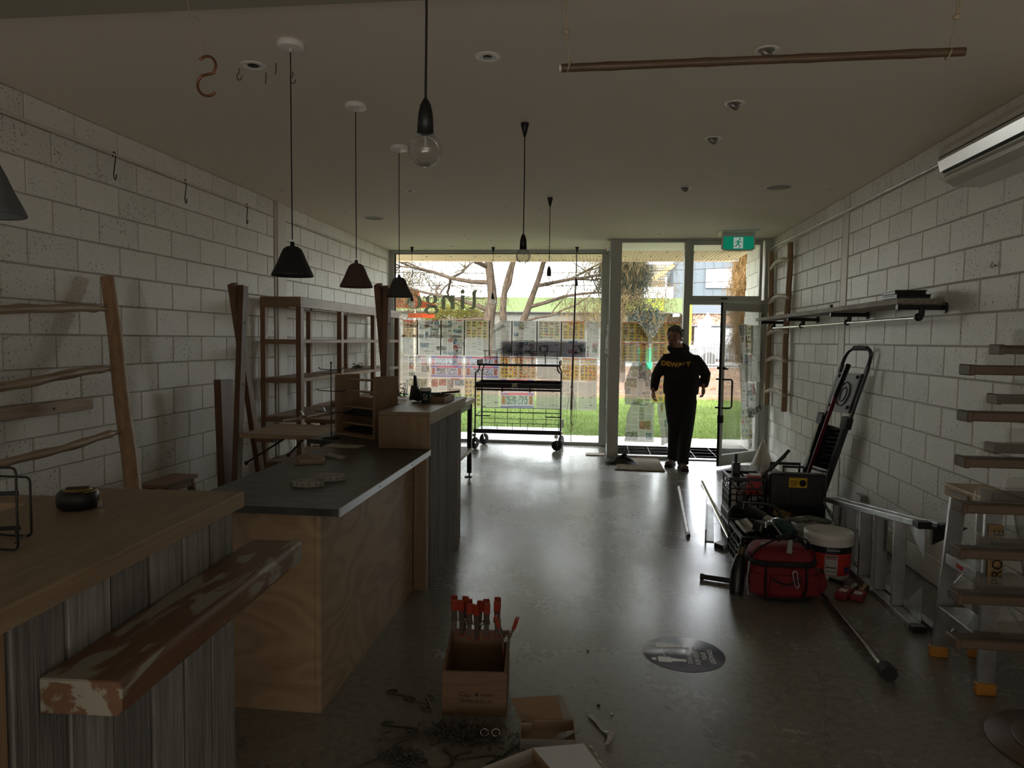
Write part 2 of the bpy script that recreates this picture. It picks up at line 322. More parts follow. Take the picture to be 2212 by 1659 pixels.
    def mesh(s, name, m=None):
        me = bpy.data.meshes.new(name); me.from_pydata(s.v, [], s.f)
        me.polygons.foreach_set('use_smooth', s.sm)
        if m: me.materials.append(m)
        bm = bmesh.new(); bm.from_mesh(me); bmesh.ops.recalc_face_normals(bm, faces=bm.faces); bm.to_mesh(me); bm.free()
        me.update(); return me
def link(o, parent=None, world=False):
    COL.objects.link(o)
    if parent is not None:
        o.parent = parent
        if world: o.matrix_parent_inverse = (Matrix.Translation(parent.location) @ parent.rotation_euler.to_matrix().to_4x4()).inverted()
    return o
def ob(name, mb, m, parent=None, bevel=0.0, world=False, label=None, seg=1):
    me = mb.mesh(name, m) if isinstance(mb, MB) else mb
    o = bpy.data.objects.new(name, me); link(o, parent, world)
    if bevel:
        b = o.modifiers.new('bevel', 'BEVEL'); b.width = bevel; b.segments = seg; b.limit_method = 'ANGLE'; b.angle_limit = 0.7
    if label: o['label'] = label
    return o
def tag(o, label, cat, group=None, kind=None):
    o['label'] = label; o['category'] = cat
    if group: o['group'] = group
    if kind: o['kind'] = kind
    return o
def thing(name, label, cat, loc=(0, 0, 0), rz=0.0, group=None, rot=None):
    o = bpy.data.objects.new(name, None); o.empty_display_size = 0.1; COL.objects.link(o)
    o.location = loc; o.rotation_euler = rot or (0, 0, rz); return tag(o, label, cat, group)
def struct(name, mb, m, parent=None, **k):
    o = ob(name, mb, m, parent, **k)
    if parent is None: o['kind'] = 'structure'
    return o
def sroot(name, loc=(0, 0, 0)):
    o = bpy.data.objects.new(name, None); COL.objects.link(o); o.location = loc; o['kind'] = 'structure'; return o
def dup(o, loc=None, label=None, rot=None):
    def cp(a, par):
        c = a.copy(); COL.objects.link(c); c.parent = par
        for ch in KIDS.get(a.name, ()): cp(ch, c)
        return c
    KIDS = {}
    for x in bpy.data.objects:
        if x.parent: KIDS.setdefault(x.parent.name, []).append(x)
    r = cp(o, None)
    if loc is not None: r.location = loc
    if rot is not None: r.rotation_euler = rot
    if label: r['label'] = label
    return r
def text_mesh(name, s, size, ext=0.001, align='CENTER', bold=0.0, sx=1.0):
    cu = bpy.data.curves.new(name, 'FONT'); cu.body = s; cu.size = size; cu.extrude = ext; cu.align_x = align; cu.align_y = 'CENTER'; cu.offset = bold
    t = bpy.data.objects.new(name, cu); COL.objects.link(t); t.scale = (sx, 1, 1)
    dg = bpy.context.evaluated_depsgraph_get(); me = bpy.data.meshes.new_from_object(t.evaluated_get(dg))
    bpy.data.objects.remove(t); bpy.data.curves.remove(cu)
    if sx != 1: me.transform(Matrix.Diagonal((sx, 1, 1, 1)))
    me.name = name; return me
def text(name, s, size, m, M4, parent=None, world=False, **k):
    me = text_mesh(name, s, size, **k); me.transform(M4); me.materials.clear(); me.materials.append(m)
    return ob(name, me, None, parent, world=world)
def TR(loc, rot=(0, 0, 0)): return Matrix.Translation(loc) @ Euler(rot).to_matrix().to_4x4()
def curvepts(P, k=6):
    # Catmull-Rom through the points
    P = [Vector(p) for p in P]; Q = [P[0] * 2 - P[1]] + P + [P[-1] * 2 - P[-2]]; out = []
    for i in range(1, len(Q) - 2):
        for j in range(k):
            t = j / k; a, b, c, d = Q[i - 1], Q[i], Q[i + 1], Q[i + 2]
            out.append(0.5 * ((2 * b) + (c - a) * t + (2 * a - 5 * b + 4 * c - d) * t * t + (3 * b - a - 3 * c + d) * t ** 3))
    out.append(P[-1]); return out
# ------------------------------------------------------------------ the room
XL, XR, H, D1, D2 = -3.2445, 2.243, 2.955, 10.98, 9.85
YB = -3.0
struct('floor', MB().bx(XL - 0.1, XR + 0.1, YB, D1 + 0.06, -0.12, 0.0), FLOOR)
struct('ceiling', MB().bx(XL - 0.1, XR + 0.1, YB, D1 + 0.08, H, H + 0.12), CEIL)
struct('bulkhead', MB().bx(XL + 0.001, XR - 0.001, YB, 2.37, 2.70, H - 0.001), mat('bulkhead_dark', (0.36, 0.35, 0.285), 0.75))  # base colour darker and greener than the ceiling
struct('wall_rear', MB().bx(XL - 0.1, XR + 0.1, YB - 0.1, YB, 0, H), CEIL)
_bm = {}
def block_mesh(l, h):
    k = (round(l, 3), round(h, 3))
    if k in _bm: return _bm[k]
    c = 0.005; a, b = k[0] / 2, k[1] / 2; f = []
    v = [(0, -a, -b), (0, a, -b), (0, a, b), (0, -a, b), (0.008, -a, -b), (0.008, a, -b), (0.008, a, b), (0.008, -a, b),
         (0.013, -a + c, -b + c), (0.013, a - c, -b + c), (0.013, a - c, b - c), (0.013, -a + c, b - c)]
    for i in range(4):
        j = (i + 1) % 4; f += [(i, j, 4 + j, 4 + i), (4 + i, 4 + j, 8 + j, 8 + i)]
    f += [(8, 9, 10, 11), (3, 2, 1, 0)]
    mb = MB().add(v, f); _bm[k] = mb.mesh('block', BLOCK); return _bm[k]
def wall(name, X, sgn, y_end, joint, strip, y_obj):
    # backing, one object per block in view (sgn: direction into the room), the rest of the courses joined
    w = struct(name, MB().bx(min(X - sgn * 0.013, X - sgn * 0.2), max(X - sgn * 0.013, X - sgn * 0.2), YB, y_end, 0, H + 0.1), MORTAR)
    zj = [0.0] + [0.188 + 0.2 * k for k in range(14)] + [H]
    far = MB(); cnt = 0
    for r in range(15):
        z0, z1 = zj[r], zj[r + 1]; off = joint if (14 - r) % 2 == 0 else joint + 0.2
        y = off - 0.4 * math.ceil((off - YB) / 0.4)
        while y < y_end - 0.01:
            a, b = max(y, YB), min(y + 0.4, y_end); y += 0.4
            segs = [(a, b)]
            if strip[0] < b and strip[1] > a: segs = [(a, min(b, strip[0])), (max(a, strip[1]), b)]
            for p, q in segs:
                if q - p < 0.04: continue
                l, h = q - p - 0.008, z1 - z0 - 0.007
                if p > y_obj and cnt < 300:
                    o = bpy.data.objects.new('block', block_mesh(l, h)); link(o, w); cnt += 1
                    o.location = (X - sgn * 0.013, (p + q) / 2, (z0 + z1) / 2)
                    if sgn < 0: o.rotation_euler = (0, 0, PI)
                else:
                    far.bx(min(X - sgn * 0.013, X), max(X - sgn * 0.013, X), p + 0.004, q - 0.004, z0 + 0.003, z1 - 0.003)
    if far.f:
        o = ob('block_courses', far, BLOCK, w); o['kind'] = 'stuff'
    return w
WL = wall('wall_left', XL, 1, D1, 3.784, (6.93, 7.19), 3.25)
WR = wall('wall_right', XR, -1, D2, 5.5856, (6.90, 7.08), 2.72)
struct('trim_1', MB().bx(XL - 0.012, XL + 0.016, 6.99, 7.19, 0, H).bx(XL - 0.012, XL + 0.004, 6.955, 6.985, 0, H), WHITEPAINT, bevel=0.002)
struct('trim_2', MB().bx(XR - 0.004, XR + 0.012, 6.915, 7.065, 0, H), WHITEPAINT, bevel=0.002)
# wall continuing outside beyond the door
wo = struct('wall_outside', MB().bx(XR + 0.012, XR + 0.2, D2, 11.5, -0.1, 3.3), MORTAR)
mbo = MB()
for r in range(16):
    y = D2 + (0.2 if r % 2 else 0)
    if r % 2: mbo.bx(XR, XR + 0.012, D2 + 0.004, D2 + 0.196, r * 0.2 + 0.003, r * 0.2 + 0.196)
    while y < 11.4:
        mbo.bx(XR, XR + 0.012, y + 0.004, min(y + 0.396, 11.5), r * 0.2 + 0.003, r * 0.2 + 0.196); y += 0.4
bo = ob('outside_blocks', mbo, BLOCK, wo); bo['kind'] = 'stuff'

# ---- shop window
def frame_part(root, name, *b, m=ALUF, bev=0.003):
    return ob(name, MB().bx(*b), m, root, bevel=bev, world=True)
w1 = sroot('window_1')
frame_part(w1, 'sill', XL, 0.15, 10.93, 11.03, 0.0, 0.045)
frame_part(w1, 'head', XL, 0.15, 10.93, 11.03, 2.905, 2.955)
frame_part(w1, 'jamb', XL, -3.165, 10.93, 11.03, 0.045, 2.905)
frame_part(w1, 'jamb', 0.035, 0.15, 10.95, 11.05, 0.045, 2.905)
frame_part(w1, 'glazing_bead', -3.165, -3.150, 10.96, 11.00, 0.045, 2.905, m=BLACKM)
frame_part(w1, 'glazing_bead', -3.15, 0.035, 10.96, 11.00, 2.897, 2.905, m=BLACKM)
ob('glass', MB().bx(-3.16, 0.035, 10.990, 10.996, 0.045, 2.905), GLASS, w1)
# return beside the door, glazed
w4 = sroot('window_4')
frame_part(w4, 'post', 0.145, 0.295, 9.80, 9.93, 0.0, 2.955)
frame_part(w4, 'post', 0.135, 0.195, 10.88, 10.98, 0.0, 2.955)
frame_part(w4, 'sill', 0.145, 0.185, 9.93, 10.88, 0.0, 0.045)
frame_part(w4, 'head', 0.145, 0.185, 9.93, 10.88, 2.905, 2.955)
ob('glass', MB().bx(0.163, 0.169, 9.93, 10.88, 0.045, 2.905), GLASS, w4)
# sidelight
w2 = sroot('window_2')
frame_part(w2, 'sill', 0.295, 1.12, 9.80, 9.90, 0.0, 0.045)
frame_part(w2, 'head', 0.295, 1.12, 9.80, 9.90, 2.91, 2.955)
frame_part(w2, 'mullion', 1.12, 1.20, 9.78, 9.92, 0.0, 2.955)
ob('glass', MB().bx(0.295, 1.12, 9.852, 9.858, 0.045, 2.91), GLASS, w2)
w3 = sroot('window_3')
frame_part(w3, 'transom', 1.20, 2.15, 9.78, 9.92, 2.09, 2.15)
frame_part(w3, 'sash_rail', 1.20, 2.12, 9.80, 9.88, 2.15, 2.205)
frame_part(w3, 'sash_rail', 1.20, 2.12, 9.80, 9.88, 2.875, 2.93)
frame_part(w3, 'sash_stile', 1.20, 1.235, 9.80, 9.88, 2.205, 2.875)
frame_part(w3, 'sash_stile', 2.085, 2.12, 9.80, 9.88, 2.205, 2.875)
frame_part(w3, 'head', 1.20, 2.243, 9.78, 9.92, 2.93, 2.955)
frame_part(w3, 'jamb', 2.15, 2.243, 9.78, 9.92, 0.0, 2.93)
frame_part(w3, 'latch', 1.60, 1.68, 9.77, 9.80, 2.165, 2.18, m=DARKSTEEL)
ob('glass', MB().bx(1.235, 2.085, 9.84, 9.846, 2.205, 2.875), GLASS, w3)
struct('threshold', MB().bx(1.20, 2.15, 9.80, 9.92, 0.0, 0.018), ALUF, bevel=0.004)
# open door leaf, local x from the hinge outwards
door = sroot('door_1', (2.14, 9.80, 0.0)); door.rotation_euler = (0, 0, math.atan2(9.235 - 9.80, 1.53 - 2.14))
DW = 0.832
ob('stile', MB().bx(0.0, 0.05, -0.022, 0.022, 0.03, 2.09), ALUF, door, bevel=0.003)
ob('stile', MB().bx(DW - 0.05, DW, -0.022, 0.022, 0.03, 2.09), ALUF, door, bevel=0.003)
ob('rail', MB().bx(0.05, DW - 0.05, -0.022, 0.022, 0.03, 0.17), ALUF, door, bevel=0.003)
ob('rail', MB().bx(0.05, DW - 0.05, -0.022, 0.022, 1.99, 2.09), ALUF, door, bevel=0.003)
ob('glass', MB().bx(0.05, DW - 0.05, -0.003, 0.003, 0.17, 1.99), GLASS, door)
for s in (-1, 1):
    hz = MB().tube([(DW - 0.025, s * 0.022, 1.13), (DW - 0.025, s * 0.075, 1.13), (DW - 0.10, s * 0.085, 1.13), (DW - 0.13, s * 0.085, 1.11),
                    (DW - 0.13, s * 0.085, 0.79), (DW - 0.10, s * 0.085, 0.77), (DW - 0.025, s * 0.075, 0.77), (DW - 0.025, s * 0.022, 0.77)], 0.0115, 10)
    ob('pull_handle', hz, DARKSTEEL, door)
ob('lock_plate', MB().bx(DW - 0.055, DW + 0.004, -0.03, 0.03, 0.58, 0.68), BLACKP, door, bevel=0.006)
ob('thumb_turn', MB().cyl((DW - 0.025, -0.06, 1.27), (DW - 0.025, 0.05, 1.27), 0.018).cb((DW - 0.045, 0.055, 1.262), (0.06, 0.012, 0.02)), BLACKP, door)
ob('draught_brush', MB().bx(DW, DW + 0.012, -0.012, 0.012, 0.03, 2.09), BLACKM, door)
for z in (0.25, 1.05, 1.9): ob('hinge', MB().cyl((-0.006, -0.026, z), (-0.006, -0.026, z + 0.1), 0.009), DARKSTEEL, door)
# ceiling edge over the recess
struct('trim_3', MB().bx(0.10, 0.145, 9.80, 10.93, 2.93, 2.955), CEIL)

# ------------------------------------------------------------------ outdoors
def gmat(name, c1, c2, sc_=8, rough=0.95, **k): return mat(name, c1, rough, c2=c2, nscale=sc_, **k)
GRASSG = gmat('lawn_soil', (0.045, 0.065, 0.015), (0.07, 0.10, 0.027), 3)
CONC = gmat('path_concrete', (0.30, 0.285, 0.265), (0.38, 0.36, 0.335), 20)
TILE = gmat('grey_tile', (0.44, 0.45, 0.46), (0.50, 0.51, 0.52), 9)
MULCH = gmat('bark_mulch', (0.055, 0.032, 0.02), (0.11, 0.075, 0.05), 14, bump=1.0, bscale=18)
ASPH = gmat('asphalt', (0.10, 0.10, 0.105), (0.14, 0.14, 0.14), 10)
struct('porch_path', MB().bx(-14, 14, 10.5, 12.2, -0.08, -0.012), CONC)
tl = sroot('porch_tiles')
me_t = MB().bx(-0.148, 0.148, -0.148, 0.148, -0.004, 0.006).mesh('tile', TILE)
for i in range(7):
    for j in range(4):
        o = bpy.data.objects.new('tile', me_t); link(o, tl); o.location = (0.32 + 0.3 * i, 10.05 + 0.3 * j, -0.006)
struct('porch_bed', MB().bx(0.15, XR, 9.93, 11.3, -0.08, -0.011), CONC)
struct('lawn_soil', MB().bx(-60, 60, 12.2, 20.4, -0.15, -0.03), GRASSG)
struct('ground', MB().bx(-120, 120, 11.0, 160, -0.5, -0.16), ASPH)
# grass blades
def blades(name, x0, x1, y0, y1, n, h, m, z=-0.03, seed=1):
    g = np.random.default_rng(seed); px = g.uniform(x0, x1, n); py = y0 + (y1 - y0) * g.uniform(0, 1, n) ** 1.5
    a = g.uniform(0, 2 * PI, n); hh = h * g.uniform(0.5, 1.3, n); w = 0.010 + 0.0009 * (py - y0); lean = g.normal(0, 0.4, (n, 2)) * hh[:, None]
    V = np.empty((n, 3, 3)); V[:, 0] = np.stack([px - np.cos(a) * w, py - np.sin(a) * w, np.full(n, z)], 1)
    V[:, 1] = np.stack([px + np.cos(a) * w, py + np.sin(a) * w, np.full(n, z)], 1); V[:, 2] = np.stack([px + lean[:, 0], py + lean[:, 1], z + hh], 1)
    return raw_mesh(name, V.reshape(-1, 3), 3, m)
def raw_mesh(name, V, k, m):
    n = len(V) // k; me = bpy.data.meshes.new(name); me.vertices.add(len(V)); me.vertices.foreach_set('co', V.astype(np.float32).ravel())
    me.loops.add(len(V)); me.loops.foreach_set('vertex_index', np.arange(len(V), dtype=np.int32)); me.polygons.add(n)
    me.polygons.foreach_set('loop_start', np.arange(0, len(V), k, dtype=np.int32)); me.polygons.foreach_set('loop_total', np.full(n, k, dtype=np.int32))
    me.update(calc_edges=True); me.materials.append(m); o = bpy.data.objects.new(name, me); COL.objects.link(o); return o
LEAFG = leaf_material('grass_blade', (0.075, 0.115, 0.028), (0.15, 0.20, 0.065))
tag(blades('lawn_grass', -6, 7, 12.15, 20.4, 60000, 0.055, LEAFG), 'short green lawn beyond the shop path', 'grass', kind='stuff')
# kerb and sloping mulch bed
struct('bed_edging', MB().bx(-40, 40, 20.35, 20.6, -0.1, 0.10), gmat('timber_edge', (0.12, 0.08, 0.05), (0.17, 0.12, 0.08), 4))
struct('mulch_bed', MB().prism([(20.6, -0.15), (20.6, 0.06), (27.0, 0.42), (29.6, 0.52), (31.5, 0.52), (31.5, -0.15)], -40, 40, 'YZ'), MULCH)
struct('road', MB().bx(-80, 80, 31.5, 60, -0.1, 0.5), ASPH)
rk = MB(); g = random.Random(3)
for i in range(900):
    y = g.uniform(20.7, 29); z = 0.06 + (y - 20.6) / 6.4 * 0.36 if y < 27 else 0.42
    s = g.uniform(0.03, 0.10); rk.cb((g.uniform(-7, 9), y, z), (s * 1.6, s, s * 0.7), (g.uniform(0, 3), g.uniform(0, 3), g.uniform(0, 3)))
tag(ob('bark_chips', rk, gmat('bark_chip', (0.09, 0.045, 0.026), (0.16, 0.115, 0.08), 1.5, rand=0.0)), 'orange brown bark and stones on the bed below the white fence', 'mulch', kind='stuff')
# soffit of the verandah: corrugated cream sheet
CREAM = mat('cream_sheet', (0.6, 0.46, 0.33), 0.5)
sf = MB(); x = XL - 0.5; SX1 = 2.29; pts = []
while x < SX1: pts += [(x, 3.0), (x + 0.020, 3.0), (x + 0.030, 3.014), (x + 0.050, 3.014), (x + 0.060, 3.0)]; x += 0.06
vs = [(p[0], y, p[1]) for p in pts for y in (9.86, 12.9)]
sf.add(vs, [(2 * i, 2 * i + 1, 2 * i + 3, 2 * i + 2) for i in range(len(pts) - 1)])
so = ob('soffit', sf, CREAM); so['kind'] = 'structure'
sc_m = MB()
for i in range(14):
    for j in range(5): sc_m.cyl((XL + 0.1 + 0.42 * i + (0.2 if j % 2 else 0), 10.6 + 0.52 * j, 2.992), (XL + 0.1 + 0.42 * i + (0.2 if j % 2 else 0), 10.6 + 0.52 * j, 3.002), 0.012, n=6)
o = ob('screw_heads', sc_m, DARKSTEEL, so); o['kind'] = 'stuff'
struct('verandah_roof', MB().bx(XL - 0.6, 2.29, 9.9, 12.9, 3.03, 3.20).bx(-12, 12, YB, 9.9, 3.10, 3.9), WHITEPAINT)
struct('fascia', MB().bx(XL - 0.6, 2.29, 12.88, 12.93, 2.99, 3.22), CREAM)

# opposite building
BB = thing('house_opposite', 'two-storey pale blue building across the road with slatted balcony roof', 'building', (4, 40, 0.3))
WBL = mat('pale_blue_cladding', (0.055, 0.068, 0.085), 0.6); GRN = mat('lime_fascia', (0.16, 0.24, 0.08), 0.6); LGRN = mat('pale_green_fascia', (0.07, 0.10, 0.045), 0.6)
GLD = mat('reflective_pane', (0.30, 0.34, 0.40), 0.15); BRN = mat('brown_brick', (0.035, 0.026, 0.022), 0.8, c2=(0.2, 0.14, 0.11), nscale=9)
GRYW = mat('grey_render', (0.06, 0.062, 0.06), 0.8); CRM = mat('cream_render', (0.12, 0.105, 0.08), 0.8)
def hp(name, m, *b, par=BB, **k): return ob(name, MB().bx(*b), m, par, world=True, **k)
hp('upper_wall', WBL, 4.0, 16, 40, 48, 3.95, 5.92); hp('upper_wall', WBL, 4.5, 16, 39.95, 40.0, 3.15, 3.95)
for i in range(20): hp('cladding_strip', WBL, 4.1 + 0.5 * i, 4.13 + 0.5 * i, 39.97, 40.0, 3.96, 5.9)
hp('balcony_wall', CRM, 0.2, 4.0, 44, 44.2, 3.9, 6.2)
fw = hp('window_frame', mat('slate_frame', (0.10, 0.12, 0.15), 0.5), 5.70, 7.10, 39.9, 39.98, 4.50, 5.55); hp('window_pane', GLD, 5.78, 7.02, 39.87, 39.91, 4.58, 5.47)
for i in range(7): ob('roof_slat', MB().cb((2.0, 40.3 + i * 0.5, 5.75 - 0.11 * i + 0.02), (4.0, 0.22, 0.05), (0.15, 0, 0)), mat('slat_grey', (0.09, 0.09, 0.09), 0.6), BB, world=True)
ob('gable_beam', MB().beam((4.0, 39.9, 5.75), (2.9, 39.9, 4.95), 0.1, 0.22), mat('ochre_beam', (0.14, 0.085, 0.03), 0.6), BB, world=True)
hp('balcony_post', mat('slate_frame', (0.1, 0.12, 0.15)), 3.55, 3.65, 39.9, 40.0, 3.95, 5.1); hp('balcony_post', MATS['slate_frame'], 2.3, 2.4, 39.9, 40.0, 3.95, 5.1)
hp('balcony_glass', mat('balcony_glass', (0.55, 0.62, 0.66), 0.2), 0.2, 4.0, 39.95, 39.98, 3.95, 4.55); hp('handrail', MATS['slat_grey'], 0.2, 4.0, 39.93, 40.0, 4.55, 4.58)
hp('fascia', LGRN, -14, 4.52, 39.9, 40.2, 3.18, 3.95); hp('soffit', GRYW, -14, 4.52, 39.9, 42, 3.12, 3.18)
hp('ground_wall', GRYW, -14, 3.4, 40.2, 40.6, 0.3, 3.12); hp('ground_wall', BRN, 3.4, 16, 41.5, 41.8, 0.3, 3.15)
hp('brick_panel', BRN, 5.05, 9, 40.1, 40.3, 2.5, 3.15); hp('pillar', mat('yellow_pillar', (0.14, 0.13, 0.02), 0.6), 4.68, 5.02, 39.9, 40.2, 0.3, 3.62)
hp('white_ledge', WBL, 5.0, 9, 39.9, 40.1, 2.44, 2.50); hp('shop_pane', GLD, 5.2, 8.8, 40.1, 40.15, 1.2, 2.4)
hp('downpipe_box', WHITEP, 4.0, 4.35, 39.8, 39.9, 2.95, 3.1)
YS = thing('shop_sign', 'yellow-green sign board on the fascia of the building opposite', 'sign', (2.5, 39.7, 3.25))
hp('board', mat('sign_yellow', (0.11, 0.14, 0.014), 0.5), 1.4, 3.5, 39.75, 39.85, 3.25, 3.88, par=YS)
SG = mat('sign_print', (0.15, 0.25, 0.05), 0.6)
text('lettering', 'CHILDCARE', 0.20, SG, TR((2.75, 39.74, 3.74), (PI / 2, 0, 0)), YS, True)
text('lettering', '0416 9361', 0.13, SG, TR((3.05, 39.74, 3.45), (PI / 2, 0, 0)), YS, True)
# far left yard with another low building
B2 = thing('far_shed', 'low white building with pale stripe seen left through the shop window', 'building', (-8, 46, 0.3))
hp('wall', WBL, -16, -3.6, 46, 50, 0.3, 3.6, par=B2); hp('roof', mat('yellow_gutter', (0.12, 0.11, 0.03), 0.6), -16, -3.4, 45.8, 50, 2.75, 2.92, par=B2)
for i in range(5): hp('blue_post', mat('blue_post', (0.30, 0.42, 0.62), 0.6), -12.5 + 2.0 * i, -12.35 + 2.0 * i, 45.6, 45.75, 0.3, 3.5, par=B2)
OS = thing('banner_sign', 'large orange sign board with rounded top beyond the lawn, far left', 'sign', (-7.2, 26, 0.4))
ob('board', MB().prism([(-7.9, 2.72), (-6.3, 2.72), (-5.9, 2.86), (-6.5, 3.0), (-6.62, 3.42), (-7.2, 3.46), (-7.9, 3.35)], 26, 26.08), mat('orange_sign', (0.40, 0.045, 0.008), 0.5), OS, world=True)
for x in (-7.6, -6.8): ob('post', MB().bx(x, x + 0.08, 26.08, 26.16, 0.3, 3.3), STEEL, OS, world=True)
ob('lower_board', MB().bx(-7.0, -6.0, 26, 26.06, 2.36, 2.52), MATS['orange_sign'], OS, world=True)
# fence
FN = thing('picket_fence', 'white tubular steel fence along the road bed', 'fence', (4, 30, 0.52))
FW = mat('fence_white', (0.15, 0.155, 0.16), 0.5)
for i in range(96):
    x = -4.5 + 0.125 * i
    if x < 3.4 and i % 3: continue
    ob('bar', MB().tube([(x, 30, 0.55), (x, 30, 1.52), (x + 0.02, 30, 1.58), (x + 0.05, 30, 1.61)], 0.016, 6), FW, FN, world=True)
for z in (0.66, 1.42): ob('rail', MB().bx(-5, 9, 29.97, 30.03, z, z + 0.045), FW, FN, world=True)
# diamond road sign
RS = thing('road_sign', 'diamond-shaped road sign on a thin pole beyond the lawn', 'sign', (3.95, 27, 0.45))
WSG = mat('sign_white', (0.85, 0.85, 0.82), 0.4)
ob('plate', MB().prism([(3.95, 1.92), (4.16, 2.29), (3.95, 2.68), (3.74, 2.29)], 26.95, 26.97), WSG, RS, world=True)
ob('pole', MB().cyl((3.95, 27, 0.4), (3.95, 27, 2.6), 0.03, n=8), FW, RS, world=True)
ob('lower_plate', MB().bx(3.82, 4.06, 26.94, 26.96, 1.45, 1.85), WSG, RS, world=True)
RS2 = thing('back_sign', 'rectangular sign seen from behind beside the diamond road sign', 'sign', (3.68, 26.6, 0.45))
ob('plate', MB().bx(3.56, 3.74, 26.6, 26.62, 2.02, 2.40), FW, RS2, world=True); ob('pole', MB().cyl((3.67, 26.65, 0.4), (3.67, 26.65, 2.4), 0.045, n=8), WSG, RS2, world=True)
# parked car
CR = thing('parked_car', 'pale car parked behind the white fence', 'car', (6.0, 33.5, 0.5))
prof = [(4.0, 0.8), (4.0, 1.30), (4.35, 1.42), (4.75, 1.50), (5.3, 1.90), (6.9, 1.94), (7.7, 1.50), (8.3, 1.40), (8.35, 0.8)]
ob('body', MB().prism(prof, 32.8, 34.4), mat('car_paint', (0.07, 0.08, 0.09), 0.3, 0.3), CR, bevel=0.06, world=True, seg=2)
ob('side_window', MB().prism([(4.95, 1.50), (5.38, 1.84), (6.0, 1.87), (6.0, 1.50)], 32.77, 32.79), GLD, CR, world=True)
ob('side_window', MB().prism([(6.08, 1.50), (6.08, 1.87), (6.8, 1.88), (7.4, 1.52)], 32.77, 32.79), GLD, CR, world=True)
for x in (4.9, 7.4): ob('wheel', MB().cyl((x, 32.75, 0.82), (x, 33.0, 0.82), 0.32, n=20), RUBBER, CR, world=True)
# bins and cables
bn = thing('wheelie_bin', 'green bin at the edge of the mulch bed', 'bin', (1.9, 29.2, 0.5))
ob('tub', MB().add([(1.66, 28.95, 0.5), (2.14, 28.95, 0.5), (2.14, 29.4, 0.5), (1.66, 29.4, 0.5), (1.6, 28.9, 1.25), (2.2, 28.9, 1.25), (2.2, 29.45, 1.25), (1.6, 29.45, 1.25)],
   [(0, 1, 5, 4), (1, 2, 6, 5), (2, 3, 7, 6), (3, 0, 4, 7), (3, 2, 1, 0)]), mat('bin_green', (0.03, 0.30, 0.16), 0.5), bn, world=True)
ob('lid', MB().bx(1.57, 2.23, 28.87, 29.48, 1.25, 1.32), MATS['bin_green'], bn, bevel=0.02, world=True)
for i, (z, s) in enumerate(((4.78, 0.012), (4.17, -0.02))):
    tag(ob('power_line', MB().tube([(x, 34, z + 0.03 * x + 0.002 * (x - 2) ** 2) for x in range(-10, 13, 2)], 0.018, 5), BLACKM), ('upper' if i == 0 else 'lower') + ' black overhead cable crossing in front of the building opposite', 'cable')

# ---- trees
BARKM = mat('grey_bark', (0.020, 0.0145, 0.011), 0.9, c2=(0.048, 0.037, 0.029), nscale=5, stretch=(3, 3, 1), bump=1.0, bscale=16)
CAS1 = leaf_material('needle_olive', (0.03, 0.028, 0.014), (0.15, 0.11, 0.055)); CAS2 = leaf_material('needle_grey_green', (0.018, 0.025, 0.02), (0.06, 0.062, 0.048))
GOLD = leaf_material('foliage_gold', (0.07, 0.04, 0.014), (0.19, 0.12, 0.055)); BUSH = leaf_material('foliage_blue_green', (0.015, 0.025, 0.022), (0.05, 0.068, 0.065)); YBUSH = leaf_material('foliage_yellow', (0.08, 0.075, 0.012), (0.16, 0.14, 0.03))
def strands(name, centres, n, ln, w, m, parent, seed, droop=0.8, spread=0.35):
    g = np.random.default_rng(seed); C = np.array(centres); idx = g.integers(0, len(C), n); P = C[idx] + g.normal(0, spread, (n, 3))
    d = g.normal(0, 1, (n, 3)); d[:, 2] -= droop * 2; d /= np.linalg.norm(d, axis=1)[:, None]; L = ln * g.uniform(0.4, 1.3, n)[:, None]
    s = np.cross(d, g.normal(0, 1, (n, 3))); s /= np.linalg.norm(s, axis=1)[:, None]; s *= w * g.uniform(0.6, 1.4, n)[:, None]
    V = np.stack([P - s, P + s, P + d * L], 1).reshape(-1, 3); o = raw_mesh(name, V, 3, m); o['kind'] = 'stuff'
    if parent: o.parent = parent; o.matrix_parent_inverse = Matrix.Translation(parent.location).inverted()
    return o
def grow(tips, mb, p, d, L, r, depth, g, up=0.05):
    k = 5; pts = [p]; rs = [r]; q = p.copy(); dd = d.copy()
    for i in range(k):
        dd = (dd + Vector((g.gauss(0, 0.20), g.gauss(0, 0.20), g.gauss(0, 0.14) + up))).normalized(); q = q + dd * L / k; pts.append(q.copy()); rs.append(r * (1 - 0.6 * (i + 1) / k))
    mb.tube(pts, rs, 6 if depth > 1 else 4)
    if depth == 0: tips += pts[2:]; return
    if depth <= 2: tips += pts[3:]
    for j in range(4 if depth > 2 else 3):
        i = g.choice((2, 3, 4, 5)); nd = (dd + Vector((g.gauss(0, 0.75), g.gauss(0, 0.75), g.gauss(0.0, 0.45)))).normalized()
        grow(tips, mb, pts[i], nd, L * g.uniform(0.5, 0.75), rs[i] * 0.7, depth - 1, g, up)
T1 = thing('large_tree', 'large spreading tree with twisted grey branches in front of the lawn window view', 'tree', (-3.6, 24, 0.2))
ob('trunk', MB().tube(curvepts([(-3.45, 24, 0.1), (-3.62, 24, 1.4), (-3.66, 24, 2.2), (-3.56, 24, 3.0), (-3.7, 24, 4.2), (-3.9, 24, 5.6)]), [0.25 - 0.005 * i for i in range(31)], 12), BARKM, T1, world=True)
ob('trunk', MB().tube(curvepts([(-3.2, 23.9, 0.1), (-3.1, 23.8, 1.6), (-3.15, 23.7, 2.6), (-3.0, 23.6, 3.6), (-2.5, 23.4, 5.0)]), [0.16 - 0.004 * i for i in range(25)], 10), BARKM, T1, world=True)
